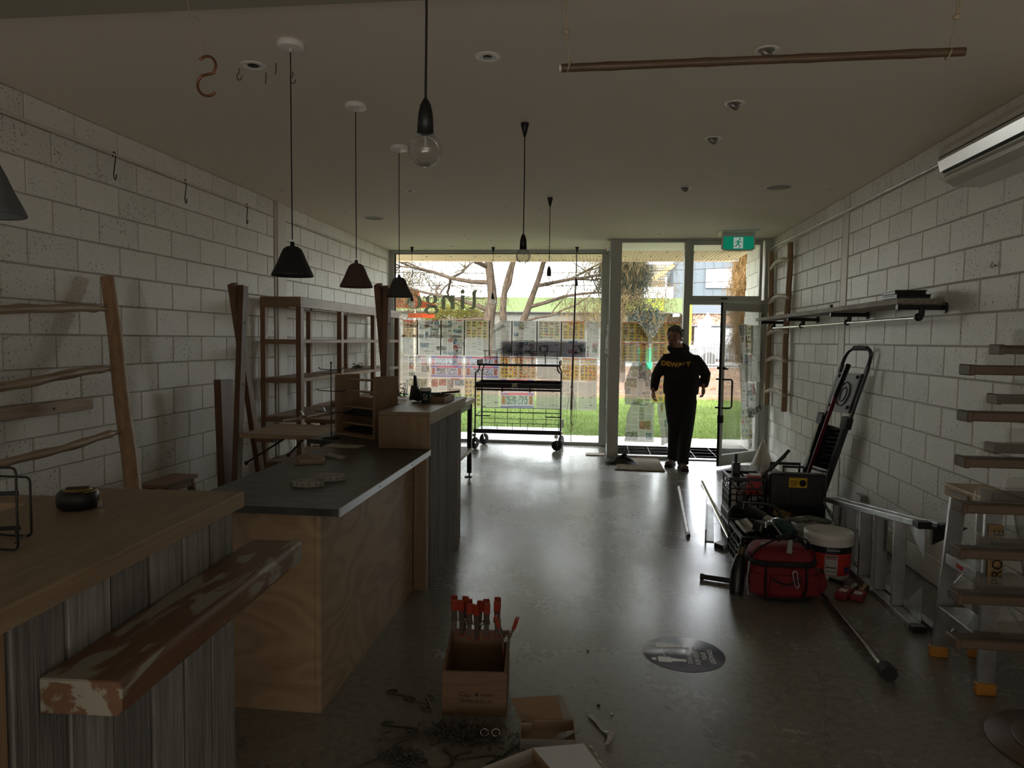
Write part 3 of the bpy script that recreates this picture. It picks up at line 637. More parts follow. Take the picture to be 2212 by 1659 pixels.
ob('trunk', MB().tube(curvepts([(-2.6, 24.1, 0.1), (-2.62, 24.1, 1.7), (-2.3, 24.1, 2.8), (-1.95, 24, 3.8), (-1.6, 24, 5.2)]), [0.15 - 0.0035 * i for i in range(25)], 10), BARKM, T1, world=True)
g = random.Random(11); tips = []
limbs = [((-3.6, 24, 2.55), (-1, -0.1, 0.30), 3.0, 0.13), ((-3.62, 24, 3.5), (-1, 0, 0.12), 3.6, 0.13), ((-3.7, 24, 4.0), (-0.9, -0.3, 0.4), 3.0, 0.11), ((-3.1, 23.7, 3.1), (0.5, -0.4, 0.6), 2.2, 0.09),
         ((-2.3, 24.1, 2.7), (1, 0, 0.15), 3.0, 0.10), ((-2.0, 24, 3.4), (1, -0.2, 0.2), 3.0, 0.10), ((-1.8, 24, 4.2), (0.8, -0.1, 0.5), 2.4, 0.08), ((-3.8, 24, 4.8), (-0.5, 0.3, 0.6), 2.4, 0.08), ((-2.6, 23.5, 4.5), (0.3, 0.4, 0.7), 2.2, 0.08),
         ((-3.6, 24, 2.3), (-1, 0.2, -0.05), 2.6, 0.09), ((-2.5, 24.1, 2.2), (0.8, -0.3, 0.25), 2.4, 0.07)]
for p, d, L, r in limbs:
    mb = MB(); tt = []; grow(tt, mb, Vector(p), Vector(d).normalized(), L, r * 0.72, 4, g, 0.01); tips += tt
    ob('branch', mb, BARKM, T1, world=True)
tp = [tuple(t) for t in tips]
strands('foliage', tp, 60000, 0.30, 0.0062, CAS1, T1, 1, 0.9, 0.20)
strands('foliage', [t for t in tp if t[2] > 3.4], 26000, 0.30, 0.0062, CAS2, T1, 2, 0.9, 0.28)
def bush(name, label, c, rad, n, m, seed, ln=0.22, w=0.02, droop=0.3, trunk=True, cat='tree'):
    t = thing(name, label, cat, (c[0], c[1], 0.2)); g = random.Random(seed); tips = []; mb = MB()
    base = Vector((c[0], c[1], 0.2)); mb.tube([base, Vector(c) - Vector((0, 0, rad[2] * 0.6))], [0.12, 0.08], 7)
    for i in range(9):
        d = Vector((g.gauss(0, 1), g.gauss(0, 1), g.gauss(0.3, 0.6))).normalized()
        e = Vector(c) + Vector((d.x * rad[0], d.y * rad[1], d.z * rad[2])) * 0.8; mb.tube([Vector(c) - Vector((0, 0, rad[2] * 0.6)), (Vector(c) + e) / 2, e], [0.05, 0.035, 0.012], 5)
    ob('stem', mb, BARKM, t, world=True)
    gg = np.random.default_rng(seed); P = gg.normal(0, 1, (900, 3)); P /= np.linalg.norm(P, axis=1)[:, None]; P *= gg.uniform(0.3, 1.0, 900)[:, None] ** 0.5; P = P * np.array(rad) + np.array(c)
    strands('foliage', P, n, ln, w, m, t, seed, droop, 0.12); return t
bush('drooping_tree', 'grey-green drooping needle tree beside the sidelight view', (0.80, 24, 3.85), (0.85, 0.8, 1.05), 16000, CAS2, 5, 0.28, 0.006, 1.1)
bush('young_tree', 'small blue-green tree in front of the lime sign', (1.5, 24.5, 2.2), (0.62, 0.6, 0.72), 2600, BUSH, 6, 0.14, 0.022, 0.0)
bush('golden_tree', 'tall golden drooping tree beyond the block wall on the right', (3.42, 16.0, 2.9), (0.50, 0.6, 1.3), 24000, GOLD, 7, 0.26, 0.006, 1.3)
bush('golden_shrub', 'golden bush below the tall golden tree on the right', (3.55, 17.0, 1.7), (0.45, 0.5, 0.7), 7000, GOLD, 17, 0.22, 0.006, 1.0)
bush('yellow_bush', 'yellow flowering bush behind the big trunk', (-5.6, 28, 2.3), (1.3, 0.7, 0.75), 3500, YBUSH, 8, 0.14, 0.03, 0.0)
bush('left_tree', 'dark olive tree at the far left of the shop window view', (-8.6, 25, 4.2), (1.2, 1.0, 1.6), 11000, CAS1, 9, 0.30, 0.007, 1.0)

for m_ in bpy.data.materials:
    if m_.node_tree and any(k in m_.name for k in ('orange_sign', 'cladding', 'fascia', 'render', 'bark', 'fence_white', 'sign_', 'yellow_', 'mulch', 'brick', 'bin_', 'lawn', 'timber_edge', 'slat_')):
        n_ = m_.node_tree.nodes.get('Principled BSDF')
        if n_: n_.inputs['Specular IOR Level'].default_value = 0.1
# ------------------------------------------------------------------ front-left counter (camera side)
C1 = thing('plank_counter', 'nearest counter with plywood top and weathered upright boards', 'counter', (-1.111, 2.148, 0), 0.054)
T = MB(); T.prism([(0, 0), (0, -3.0), (-0.55, -3.0), (-0.55, -0.34), (-0.545, -0.012), (-0.551, 0)], 1.052, 1.1, 'XY')
ob('counter_top', T, PINE_Y, C1, bevel=0.002)
ob('edge_groove', MB().bx(-0.0015, 0.0008, -3.0, -0.01, 1.088, 1.0905), TEAK_Y, C1)
ob('side_shelf', MB().bx(-1.2, -0.56, -0.225, -0.115, 1.066, 1.098), PINE_X, C1, bevel=0.002)
g = random.Random(5)
for i in range(10):
    y1 = -0.035 - i * 0.1555
    ob('board', MB().bx(-0.045, -0.023 + g.uniform(-0.002, 0.003), y1 - 0.145 + g.uniform(0, .003), y1, 0.0, 1.05), WEATHER if i < 6 else PINE_Z, C1, bevel=0.003)
ob('carcass', MB().bx(-0.50, -0.047, -1.6, -0.05, 0.0, 1.048), BLACKM, C1)
ob('end_panel', MB().bx(-0.50, -0.05, -0.05, -0.036, 0.0, 1.05), PINE_Z, C1, bevel=0.001)
def paint_wood(name, base, patch):
    m = bpy.data.materials.new(name); m.use_nodes = True; nt = m.node_tree; b = nt.nodes['Principled BSDF']; L = nt.links.new
    tc = nt.nodes.new('ShaderNodeTexCoord'); mp = nt.nodes.new('ShaderNodeMapping'); mp.inputs['Scale'].default_value = (4.5, 1.0, 4.5); L(tc.outputs['Object'], mp.inputs[0])
    n = nt.nodes.new('ShaderNodeTexNoise'); n.inputs['Scale'].default_value = 2.6; n.inputs['Detail'].default_value = 7; n.inputs['Roughness'].default_value = 0.55; n.inputs['Distortion'].default_value = 0.5; L(mp.outputs[0], n.inputs['Vector'])
    mr = nt.nodes.new('ShaderNodeMapRange'); mr.inputs[1].default_value = 0.545; mr.inputs[2].default_value = 0.575; L(n.outputs['Fac'], mr.inputs[0])
    mp2 = nt.nodes.new('ShaderNodeMapping'); mp2.inputs['Scale'].default_value = (30, 2.5, 30); L(tc.outputs['Object'], mp2.inputs[0])
    n2 = nt.nodes.new('ShaderNodeTexNoise'); n2.inputs['Scale'].default_value = 2.5; n2.inputs['Detail'].default_value = 5; L(mp2.outputs[0], n2.inputs['Vector'])
    w = nt.nodes.new('ShaderNodeMix'); w.data_type = 'RGBA'; w.inputs[6].default_value = lin(base); w.inputs[7].default_value = lin([c * 0.55 for c in base]); L(n2.outputs['Fac'], w.inputs[0])
    mx = nt.nodes.new('ShaderNodeMix'); mx.data_type = 'RGBA'; L(mr.outputs[0], mx.inputs[0]); L(w.outputs[2], mx.inputs[6]); mx.inputs[7].default_value = lin(patch)
    L(mx.outputs[2], b.inputs['Base Color']); b.inputs['Roughness'].default_value = 0.5
    bp = nt.nodes.new('ShaderNodeBump'); bp.inputs['Strength'].default_value = 0.2; L(n.outputs['Fac'], bp.inputs['Height']); L(bp.outputs[0], b.inputs['Normal']); return m
BEAMW = paint_wood('worn_painted_timber', (0.19, 0.095, 0.052), (0.27, 0.25, 0.20))
bt = thing('timber_ledge', 'thick worn timber ledge with flaking pale paint on the nearest counter front', 'shelf', (-1.128, 2.18, 0.848), 0.054)
tb = MB(); tb.prism([(0, 0), (0.158, 0), (0.168, 0.008), (0.170, 0.062), (0.160, 0.072), (0.0, 0.072)], -0.93, 0.06, 'XZ')
ob('plank', tb, BEAMW, bt, bevel=0.003)
for y in (-0.75, -0.12): ob('bracket', MB().bx(-0.003, 0.11, y - 0.015, y + 0.015, -0.006, 0).bx(-0.003, 0.002, y - 0.015, y + 0.015, -0.09, -0.004), DARKSTEEL, bt)
# tape measure, wire rack
tm = thing('tape_measure', 'round black tape measure on the nearest counter top', 'tape measure', (-1.462, 1.86, 1.101), 0.3)
ob('case', MB().lathe([(0.001, 0), (0.046, 0), (0.053, 0.007), (0.055, 0.025), (0.053, 0.043), (0.045, 0.052), (0.001, 0.053)], n=28), BLACKP, tm)
ob('face_plate', MB().lathe([(0.036, 0.0525), (0.035, 0.0555), (0.001, 0.0555)], n=24), mat('brass', (0.32, 0.22, 0.09), 0.35, 0.8), tm)
ob('bezel', MB().tube([(0.048 * math.cos(a), 0.048 * math.sin(a), 0.050) for a in np.linspace(-0.9, 0.7, 9)], 0.003, 6).tube([(0.0555 * math.cos(a), 0.0555 * math.sin(a), z) for a, z in ((0.1, 0.036), (0.08, 0.02), (0.06, 0.006))], 0.002, 5), MATS['brass'], tm)
ob('belt_clip', MB().cb((0.0, 0.004, 0.058), (0.055, 0.012, 0.004), (0, 0, 0.2)).cb((-0.022, 0, 0.056), (0.012, 0.014, 0.008)), BLACKP, tm)
ob('tape_hook', MB().bx(0.053, 0.061, -0.008, 0.008, 0.003, 0.022), STEEL, tm)
wr = thing('wire_rack', 'black wire display rack at the left edge of the nearest counter', 'rack', (-1.35, 1.46, 1.1), 0.0)
def rnd_rect(x0, x1, z0, z1, r, y=0):
    P = []
    for cx, cz, a0 in ((x1 - r, z1 - r, 0), (x0 + r, z1 - r, 90), (x0 + r, z0 + r, 180), (x1 - r, z0 + r, 270)):
        for k in range(5): a = math.radians(a0 + 22.5 * k); P.append((cx + r * math.cos(a), y, cz + r * math.sin(a)))
    return P
ob('wire_frame', MB().tube(rnd_rect(-0.09, 0.052, 0.004, 0.192, 0.012, 0.0), 0.0028, 8, True), BLACK, wr)
ob('wire_frame', MB().tube(rnd_rect(-0.09, 0.0, 0.006, 0.15, 0.012, 0.10), 0.0028, 8, True), BLACK, wr)
ob('flat_bar', MB().beam((0.056, 0, 0.135), (-0.10, 0.01, 0.122), 0.004, 0.010), BLACK, wr); ob('flat_bar', MB().beam((0.058, 0, 0.056), (-0.10, 0.01, 0.038), 0.004, 0.010), BLACK, wr)
ob('cross_wire', MB().tube([(0.045, 0, 0.02), (-0.01, 0.10, 0.01)], 0.0025, 6).tube([(0.05, 0, 0.03), (0.046, 0.0, 0.056)], 0.0025, 6), BLACK, wr)
ob('foot', MB().bx(-0.10, -0.03, -0.003, 0.003, 0.001, 0.016), BLACK, wr)

# ------------------------------------------------------------------ black topped counter with raised section
C2 = thing('shop_counter', 'long plywood counter with black top, silver edge trim and raised boarded end', 'counter', (-1.135, 2.84, 0))
PLY = mat('ply_figure', (0.42, 0.27, 0.15), 0.55, c2=(0.30, 0.175, 0.09), nscale=1.6, stretch=(1.6, 1.6, 3.5), detail=2.0, lo=0.42, hi=0.56, rand=0.05)
def wavy_ply():
    m = bpy.data.materials.new('rotary_plywood'); m.use_nodes = True; nt = m.node_tree; b = nt.nodes['Principled BSDF']; L = nt.links.new
    tc = nt.nodes.new('ShaderNodeTexCoord'); mp = nt.nodes.new('ShaderNodeMapping'); mp.inputs['Scale'].default_value = (0.7, 0.7, 1.7); mp.inputs['Rotation'].default_value = (0.5, 0.35, 0); L(tc.outputs['Object'], mp.inputs[0])
    n = nt.nodes.new('ShaderNodeTexNoise'); n.inputs['Scale'].default_value = 1.8; n.inputs['Detail'].default_value = 1.5; n.inputs['Distortion'].default_value = 0.6; L(mp.outputs[0], n.inputs['Vector'])
    mu = nt.nodes.new('ShaderNodeMath'); mu.operation = 'MULTIPLY'; mu.inputs[1].default_value = 62; L(n.outputs['Fac'], mu.inputs[0])
    si = nt.nodes.new('ShaderNodeMath'); si.operation = 'SINE'; L(mu.outputs[0], si.inputs[0])
    mr = nt.nodes.new('ShaderNodeMapRange'); mr.inputs[1].default_value = -1; mr.inputs[2].default_value = 1; L(si.outputs[0], mr.inputs[0])
    f = nt.nodes.new('ShaderNodeTexNoise'); f.inputs['Scale'].default_value = 5; f.inputs['Detail'].default_value = 6; mp3 = nt.nodes.new('ShaderNodeMapping'); mp3.inputs['Scale'].default_value = (1, 1, 14); L(tc.outputs['Object'], mp3.inputs[0]); L(mp3.outputs[0], f.inputs['Vector'])
    av = nt.nodes.new('ShaderNodeMath'); av.operation = 'MULTIPLY'; L(mr.outputs[0], av.inputs[0]); L(f.outputs['Fac'], av.inputs[1])
    mx = nt.nodes.new('ShaderNodeMix'); mx.data_type = 'RGBA'; mx.inputs[6].default_value = (0.37, 0.265, 0.165, 1); mx.inputs[7].default_value = (0.23, 0.145, 0.08, 1); L(av.outputs[0], mx.inputs[0])
    L(mx.outputs[2], b.inputs['Base Color']); b.inputs['Roughness'].default_value = 0.5; return m
WPLY = wavy_ply()
def c2(name, m, *b, **k): return ob(name, MB().bx(*b), m, C2, world=True, **k)
c2('front_panel', WPLY, -1.160, -1.135, 2.84, 4.36, 0.0, 0.868, bevel=0.001)
c2('end_panel', WPLY, -1.66, -1.161, 2.84, 2.862, 0.0, 0.868, bevel=0.001)
c2('back_panel', PINE_Z, -1.68, -1.661, 2.84, 5.0, 0.0, 0.868)
c2('post', PINE_Z, -1.133, -1.052, 4.362, 4.44, 0.0, 0.868, bevel=0.002)
ct = MB().prism([(-1.03, 2.765), (-1.03, 4.36), (-1.36, 4.36), (-1.36, 5.1), (-1.96, 5.1), (-1.96, 4.68), (-1.735, 4.62), (-1.725, 2.98), (-1.70, 2.765)], 0.869, 0.90, 'XY')
ob('black_top', ct, BLACKTOP, C2, world=True, bevel=0.001)
tr = ob('edge_trim', MB().bx(-1.029, -1.023, 2.765, 4.358, 0.868, 0.902), mat('silver_trim', (0.60, 0.62, 0.64), 0.35, 0.9), C2, world=True)
o = ob('trim_screws', MB().cyl((-1.0235, 3.9, 0.885), (-1.0215, 3.9, 0.885), 0.005, n=8).cyl((-1.0235, 3.3, 0.885), (-1.0215, 3.3, 0.885), 0.005, n=8), DARKSTEEL, tr); o['kind'] = 'stuff'
c2('raised_top', PINE_Y, -1.365, -1.03, 4.36, 5.62, 1.112, 1.135, bevel=0.0015)
c2('raised_end_panel', PINE_Z, -1.362, -1.034, 4.362, 4.385, 0.902, 1.111, bevel=0.001)
c2('raised_back_panel', PINE_Z, -1.362, -1.34, 4.386, 5.6, 0.902, 1.111)
c2('raised_far_panel', PINE_Z, -1.34, -1.07, 5.58, 5.6, 0.0, 1.111)
c2('edge_strip', PINE_Y, -1.045, -1.034, 4.386, 5.60, 1.055, 1.111, bevel=0.001)
for i in range(8):
    y = 4.445 + i * 0.123
    c2('board', WEATHER, -1.066, -1.045 + g.uniform(-0.002, 0.003), y, y + 0.116, 0.0, 1.053, bevel=0.003)
c2('inner_carcass', BLACKM, -1.335, -1.07, 4.45, 5.57, 0.0, 1.10)
# goods on the raised end
cup = thing('coffee_cup', 'dark takeaway coffee cup with pale lid on the raised counter end', 'cup', (-1.21, 4.98, 1.136))
ob('cup_body', MB().lathe([(0.001, 0), (0.029, 0), (0.030, 0.003), (0.041, 0.092), (0.001, 0.092)], n=24), mat('cup_green', (0.012, 0.030, 0.026), 0.55), cup)
ob('lid', MB().lathe([(0.044, 0.088), (0.044, 0.095), (0.041, 0.098), (0.039, 0.110), (0.036, 0.112), (0.001, 0.110)], n=24), mat('lid_white', (0.55, 0.52, 0.48), 0.4), cup)
LET = mat('pale_lettering', (0.55, 0.58, 0.56), 0.5)
text('lettering', 'Ca', 0.030, LET, TR((0.008, -0.0385, 0.058), (PI / 2 + 0.12, 0, 0.1)), cup); text('lettering', 'DEL', 0.021, LET, TR((0.010, -0.0375, 0.034), (PI / 2 + 0.12, 0, 0.1)), cup)
bl = thing('black_cloth', 'crumpled black cloth bundle beside the coffee cup', 'cloth', (-1.30, 5.13, 1.136))
bm_ = MB(); bm_.ball((0, 0, 0.042), 0.05, 1, 1, 0.85, 18, 12); gg = random.Random(2)
bm_.v = [tuple(Vector(v) * (1 + 0.12 * gg.uniform(-1, 1)) if v[2] > 0.01 else v) for v in bm_.v]
ob('bundle', bm_, BLACKM, bl)
tr_ = thing('wooden_tray', 'shallow wooden tray on the raised counter end', 'tray', (-1.165, 5.22, 1.136))
ob('tray_base', MB().bx(-0.08, 0.08, -0.17, 0.17, 0, 0.006), PINE_X, tr_)
for b in ((-0.08, 0.08, -0.17, -0.16), (-0.08, 0.08, 0.16, 0.17), (-0.08, -0.072, -0.16, 0.16), (0.072, 0.08, -0.16, 0.16)): ob('tray_wall', MB().bx(*b, 0.006, 0.038), PINE_X, tr_)
sb = thing('black_gadget', 'flat black tool with a long arm lying across the wooden tray', 'tool', (-1.17, 5.22, 1.175))
ob('body', MB().cb((-0.03, 0, 0.012), (0.10, 0.10, 0.02), (0, 0.1, 0.3)), BLACKP, sb, bevel=0.005); ob('arm', MB().cyl((-0.02, 0, 0.012), (0.15, 0.05, 0.028), 0.008), BLACKP, sb)
ob('lever', MB().cyl((-0.08, 0.05, 0.01), (0.02, -0.06, 0.02), 0.006, n=8), BLACKP, sb)
# goods on the black top
cd = thing('paper_pad', 'stack of brown cards and notebooks near the left edge of the black counter top', 'cards', (-1.585, 3.82, 0.901), 0.35)
for i, (x, y, w, d, r, z, h) in enumerate(((0, 0, 0.16, 0.20, 0, 0, 0.010), (0.005, 0.01, 0.14, 0.18, 0.12, 0.010, 0.008), (0.0, 0.02, 0.12, 0.14, -0.08, 0.018, 0.005))):
    ob('card', MB().cb((x, y, z + h / 2), (w, d, h), (0, 0, r)), (KRAFT, GREYCARD, KRAFT)[i], cd)
ob('white_card', MB().cb((0.13, 0.12, 0.006), (0.05, 0.16, 0.011), (0, 0, 0.5)), GREYCARD, cd)
flat = tag(ob('floral_card', MB().cb((0, 0, 0.0015), (0.24, 0.13, 0.003)), mat('patterned_card', (0.48, 0.45, 0.36), 0.7, c2=(0.30, 0.30, 0.20), nscale=22)), 'flat patterned card lying beyond the notebooks on the black top', 'card'); flat.location = (-1.60, 4.40, 0.9005); flat.rotation_euler = (0, 0, -0.1)
# sticker rolls: loops of pale tape
STK = mat('sticker_tape', (0.50, 0.50, 0.48), 0.4, c2=(0.36, 0.36, 0.35), nscale=40)
for k, (cx, cy, rx, ry, lab) in enumerate(((-1.34, 3.20, 0.075, 0.055, 'front loop of pale sticker tape on the black counter top'), (-1.30, 3.345, 0.085, 0.05, 'rear loop of pale sticker tape on the black counter top'))):
    t = thing('sticker_roll', lab, 'tape roll', (cx, cy, 0.901), 0.1, 'sticker tape loops')
    n = 30; P = [(rx * math.cos(2 * PI * i / n * (0.97 if k else 1.0)), ry * math.sin(2 * PI * i / n * (0.97 if k else 1.0))) for i in range(n)]
    for w in range(2):
        s = 1 - 0.06 * w; Q = [(p[0] * s, p[1] * s) for p in P]; R_ = [(p[0] * (s - 0.018), p[1] * (s - 0.018)) for p in P]
        ob('tape_band', MB().ring(Q, R_, 0.0, 0.024 - 0.001 * w, 'XY'), STK, t)
    for i in range(0, n, 2):
        a = 2 * PI * i / n
        if math.sin(a) < 0.2: ob('dot', MB().cyl((rx * 1.001 * math.cos(a), ry * 1.001 * math.sin(a), 0.012), (rx * 1.015 * math.cos(a), ry * 1.02 * math.sin(a), 0.012), 0.007, n=10), mat('dot_grey', (0.26, 0.26, 0.255), 0.5), t)
# rod stand
st = thing('jewellery_stand', 'slim black rod stand with three pairs of curved arms on the black counter', 'stand', (-1.815, 4.74, 0.901))
ob('base', MB().lathe([(0.001, 0), (0.065, 0), (0.065, 0.004), (0.02, 0.010), (0.001, 0.012)], n=24), BLACK, st); ob('pole', MB().cyl((0, 0, 0.01), (0, 0, 0.515), 0.004, n=10), BLACK, st); ob('finial', MB().ball((0, 0, 0.52), 0.008, n=10, m=8), BLACK, st)
for z, w in ((0.472, 0.09), (0.325, 0.105), (0.18, 0.12)):
    ob('arm', MB().tube(curvepts([(-w, 0.01, z + 0.016), (-w * 0.85, 0.008, z + 0.003), (0, 0, z), (w * 0.85, -0.008, z + 0.003), (w, -0.01, z + 0.018)], 4), 0.0032, 6), BLACK, st)
# peg rack
pr = thing('peg_display', 'plywood display rack with dowel rails standing on the black counter top', 'rack', (-1.622, 4.905, 0.901), -0.56)
W_, D_, H_ = 0.43, 0.21, 0.43
for s in (-1, 1):
    sp = ob('side_panel', MB().prism([(s * W_ / 2 - 0.009 * (1 + s), -D_ / 2), (s * W_ / 2 + 0.009 * (1 - s), -D_ / 2), (s * W_ / 2 + 0.009 * (1 - s), D_ / 2), (s * W_ / 2 - 0.009 * (1 + s), D_ / 2)], 0.0, H_, 'XY'), BIRCHZ, pr, bevel=0.001)
ob('bottom_board', MB().bx(-W_ / 2 + 0.018, W_ / 2 - 0.018, -D_ / 2, D_ / 2, 0.002, 0.02), BIRCH, pr)
ob('back_board', MB().bx(-W_ / 2 + 0.018, W_ / 2 - 0.018, D_ / 2 - 0.012, D_ / 2, 0.02, 0.26), BIRCH, pr)
for z, y in ((0.395, 0.0), (0.315, -0.03), (0.20, -0.04), (0.085, -0.05)): ob('dowel', MB().cyl((-W_ / 2, y, z), (W_ / 2, y, z), 0.008, n=10), PINE_X, pr)
for z in (0.165, 0.05): ob('slanted_shelf', MB().cb((0, 0.02, z), (W_ - 0.04, 0.13, 0.012), (0.25, 0, 0)), BLACKM, pr)
for x in (-0.012, 0.012): ob('screw', MB().cyl((W_ / 2 + 0.001, x - 0.04, 0.315), (W_ / 2 + 0.003, x - 0.04, 0.315), 0.004, n=8), DARKSTEEL, pr)

# ------------------------------------------------------------------ furniture on the left
# shelving unit against the left wall
SH = thing('shelving_unit', 'tall open recycled-timber shelving unit against the left block wall', 'shelving', (-3.0, 8.2, 0))
XB, XF, YN, YF = -3.20, -2.795, 6.525, 9.95
def shp(name, m, *b, **k): return ob(name, MB().bx(*b), m, SH, world=True, bevel=0.003, **k)
posts = [6.525, 7.61, 8.78, 9.88]
for i, y in enumerate(posts):
    shp('post', TEAK_Z, XF - 0.05, XF, y, y + 0.075, 0.0, 1.875); shp('post', TEAK_Z, XB, XB + 0.05, y, y + 0.06, 0.0, 1.875)
    if i in (0, 3): shp('end_rail', TEAK_X, XB, XF, y, y + 0.05, 1.875, 1.975)
for a, b in zip(posts, posts[1:]):
    shp('top_rail', TEAK_Y, XF - 0.05, XF, a + (0.05 if a == posts[0] else 0.0), b, 1.875, 1.975); shp('top_rail', TEAK_Y, XB, XB + 0.05, a + 0.05, b, 1.89, 1.97)
for z in (1.535, 1.165, 0.79, 0.345):
    for i, (a, b) in enumerate(zip(posts, posts[1:])):
        shp('shelf', TEAK_Y, XB + 0.001, XF - 0.002, a + 0.076, b - 0.001, z, z + 0.036)
    shp('shelf_end', TEAK_X, XB + 0.05, XF - 0.05, YN, YN + 0.04, z - 0.01, z + 0.036)
cb = thing('cable_coil', 'tangled pale wire coil on the second shelf of the shelving unit', 'cable', (-2.93, 8.55, 1.203))
gg = random.Random(8)
def tangle(n, r, h, k=5):
    P = []; a = 0
    for i in range(n): a += gg.uniform(0.8, 1.6); q = r * gg.uniform(0.4, 1); P.append((q * math.cos(a) * 1.3, q * math.sin(a), 0.008 + abs(gg.gauss(0, h * .5))))
    return curvepts(P, k)
ob('wire', MB().tube(tangle(22, 0.07, 0.06), 0.004, 5), DARKSTEEL, cb)
c2_ = thing('twine_bundle', 'loose straw twine bundle seen through the shelving below the middle shelf', 'twine', (-2.93, 9.2, 0.828)); ob('twine', MB().tube(tangle(26, 0.10, 0.06), 0.004, 5), ROPE, c2_)
# work table behind
WT = thing('work_table', 'long timber work table on dark legs beyond the raised counter end', 'table', (-2.1, 7.9, 0))
ob('table_top', MB().bx(-2.77, -1.405, 7.25, 8.22, 0.865, 0.915), TEAK_X, WT, world=True, bevel=0.003)
for x in (-2.72, -1.45):
    for y in (7.32, 8.12):
        lg = ob('leg', MB().bx(x - 0.025, x + 0.025, y - 0.025, y + 0.025, 0.05, 0.864), BLACK, WT, world=True)
        ft = ob('foot_plate', MB().bx(x - 0.05, x + 0.03, y - 0.03, y + 0.03, 0.0, 0.012).cyl((x, y, 0.012), (x, y, 0.05), 0.01), DARKSTEEL, lg)
ob('lower_shelf', MB().bx(-2.74, -1.42, 7.29, 8.16, 0.30, 0.345), TEAK_X, WT, world=True)
for b in ((-2.70, -1.47, 7.305, 7.335), (-2.70, -1.47, 8.105, 8.135)): ob('apron', MB().bx(*b, 0.80, 0.864), BLACK, WT, world=True)
ob('side_apron', MB().bx(-1.465, -1.435, 7.345, 8.10, 0.80, 0.864), BLACK, WT, world=True)
dk = thing('card_terminal', 'upright grey payment terminal dock on the far work table', 'terminal', (-2.02, 7.80, 0.916))
ob('dock_body', MB().prism([(-0.055, 0), (0.055, 0), (0.04, 0.155), (-0.03, 0.16)], -0.04, 0.04), mat('dark_grey_plastic', (0.05, 0.05, 0.05), 0.5), dk, bevel=0.004); ob('handset', MB().prism([(-0.012, 0.15), (0.036, 0.15), (0.018, 0.262), (0.008, 0.275), (-0.008, 0.27)], -0.02, 0.02), BLACKP, dk, bevel=0.004)
t_ = thing('cable_tangle', 'tangle of black cables beside the payment terminal', 'cable', (-2.2, 7.82, 0.92)); ob('cable', MB().tube(tangle(30, 0.085, 0.13), 0.0035, 5), BLACKM, t_)
t_ = thing('round_plug', 'small round black charger beside the cable tangle', 'charger', (-2.34, 7.80, 0.916)); ob('charger_body', MB().ball((0, 0, 0.035), 0.036, 1, 0.7, 1), BLACKP, t_)

# crossed timber rack with boards
for k, (x, lab) in enumerate(((-2.76, 'crossed reclaimed-timber trestle standing near the left wall'), (-1.60, 'crossed reclaimed-timber trestle behind the plywood display rack'))):
    X_ = thing('timber_trestle', lab, 'trestle', (x, 5.45, 0), 0, 'crossed timber trestles')
    ob('leg', MB().beam((-0.055, 0.40, 0.0), (-0.055, -0.16, 2.0), 0.045, 0.085, (0, 1, 0)), REDWOOD_Z, X_, bevel=0.004)
    ob('leg', MB().beam((-0.008, -0.26, 0.0), (-0.008, -0.08, 1.99), 0.045, 0.085, (0, 1, 0)), REDWOOD_Z, X_, bevel=0.004)
    for z, y in ((1.70, -0.11), (1.22, -0.145)): ob('peg_hole', MB().cyl((0.010, y, z), (0.016, y, z), 0.012, n=10), BLACKM, X_)
tbb = thing('trestle_board', 'broad timber board laid through the trestle near the left wall', 'board', (-2.3, 5.5, 0.82))
for i in range(4): ob('plank', MB().bx(-2.72 + 0.0, -1.70, 5.19 + 0.165 * i, 5.352 + 0.165 * i, 0.815, 0.85), wood('oiled_plank_x', (0.44, 0.31, 0.20), (0.28, 0.18, 0.11), 'X', 2.0, 0.4, 0.15), tbb, world=True, bevel=0.002)
ob('cleat', MB().bx(-2.60, -2.45, 5.2, 5.8, 0.785, 0.815), REDWOOD_Z, tbb, world=True)
for (a, b) in (((-2.62, 5.10, 0.64), (-2.38, 5.26, 0.815)), ((-2.52, 5.62, 0.62), (-2.36, 5.72, 0.815))):
    ob('brace', MB().cyl(a, b, 0.008, n=8).ball(a, 0.016, n=8, m=6), DARKSTEEL, tbb, world=True)
gb = thing('slab_board', 'dark-edged timber slab lying behind the trestle board', 'board', (-2.2, 6.2, 0.87))
ob('slab', MB().prism([(-2.52, 5.95), (-1.7, 5.95), (-1.7, 6.30), (-2.40, 6.30)], 0.851, 0.885, 'XY'), TEAK_X, gb, world=True, bevel=0.003)
for x in (-2.4, -1.8): ob('support', MB().bx(x, x + 0.05, 6.0, 6.25, 0.0, 0.85), REDWOOD_Z, gb, world=True)
cp = thing('chrome_clamp_bar', 'bright metal tube with sliding clamp brackets lying across the boards', 'tube', (-2.45, 5.75, 0.89))
ob('tube', MB().cyl((-2.56, 5.62, 0.905), (-2.12, 6.05, 0.955), 0.011, n=12), CHROME, cp, world=True); ob('tube', MB().cyl((-2.34, 5.80, 0.935), (-2.06, 6.02, 0.985), 0.011, n=12), CHROME, cp, world=True)
for p in ((-2.44, 5.74, 0.925), (-2.30, 5.88, 0.942)): ob('bracket', MB().cb(p, (0.045, 0.03, 0.03), (0, 0.2, 0.8)).cyl((p[0], p[1], p[2] + 0.01), (p[0] - 0.02, p[1] - 0.01, p[2] + 0.05), 0.008, n=8), CHROME, cp, world=True)
wb = thing('leaning_plank', 'brown plank leaning upright against the left wall by the trestle', 'plank', (-3.02, 5.55, 0)); ob('plank', MB().beam((-2.98, 5.50, 0.0), (-3.04, 5.55, 1.24), 0.06, 0.20, (0, 1, 0)), REDWOOD_Z, wb, world=True, bevel=0.003)
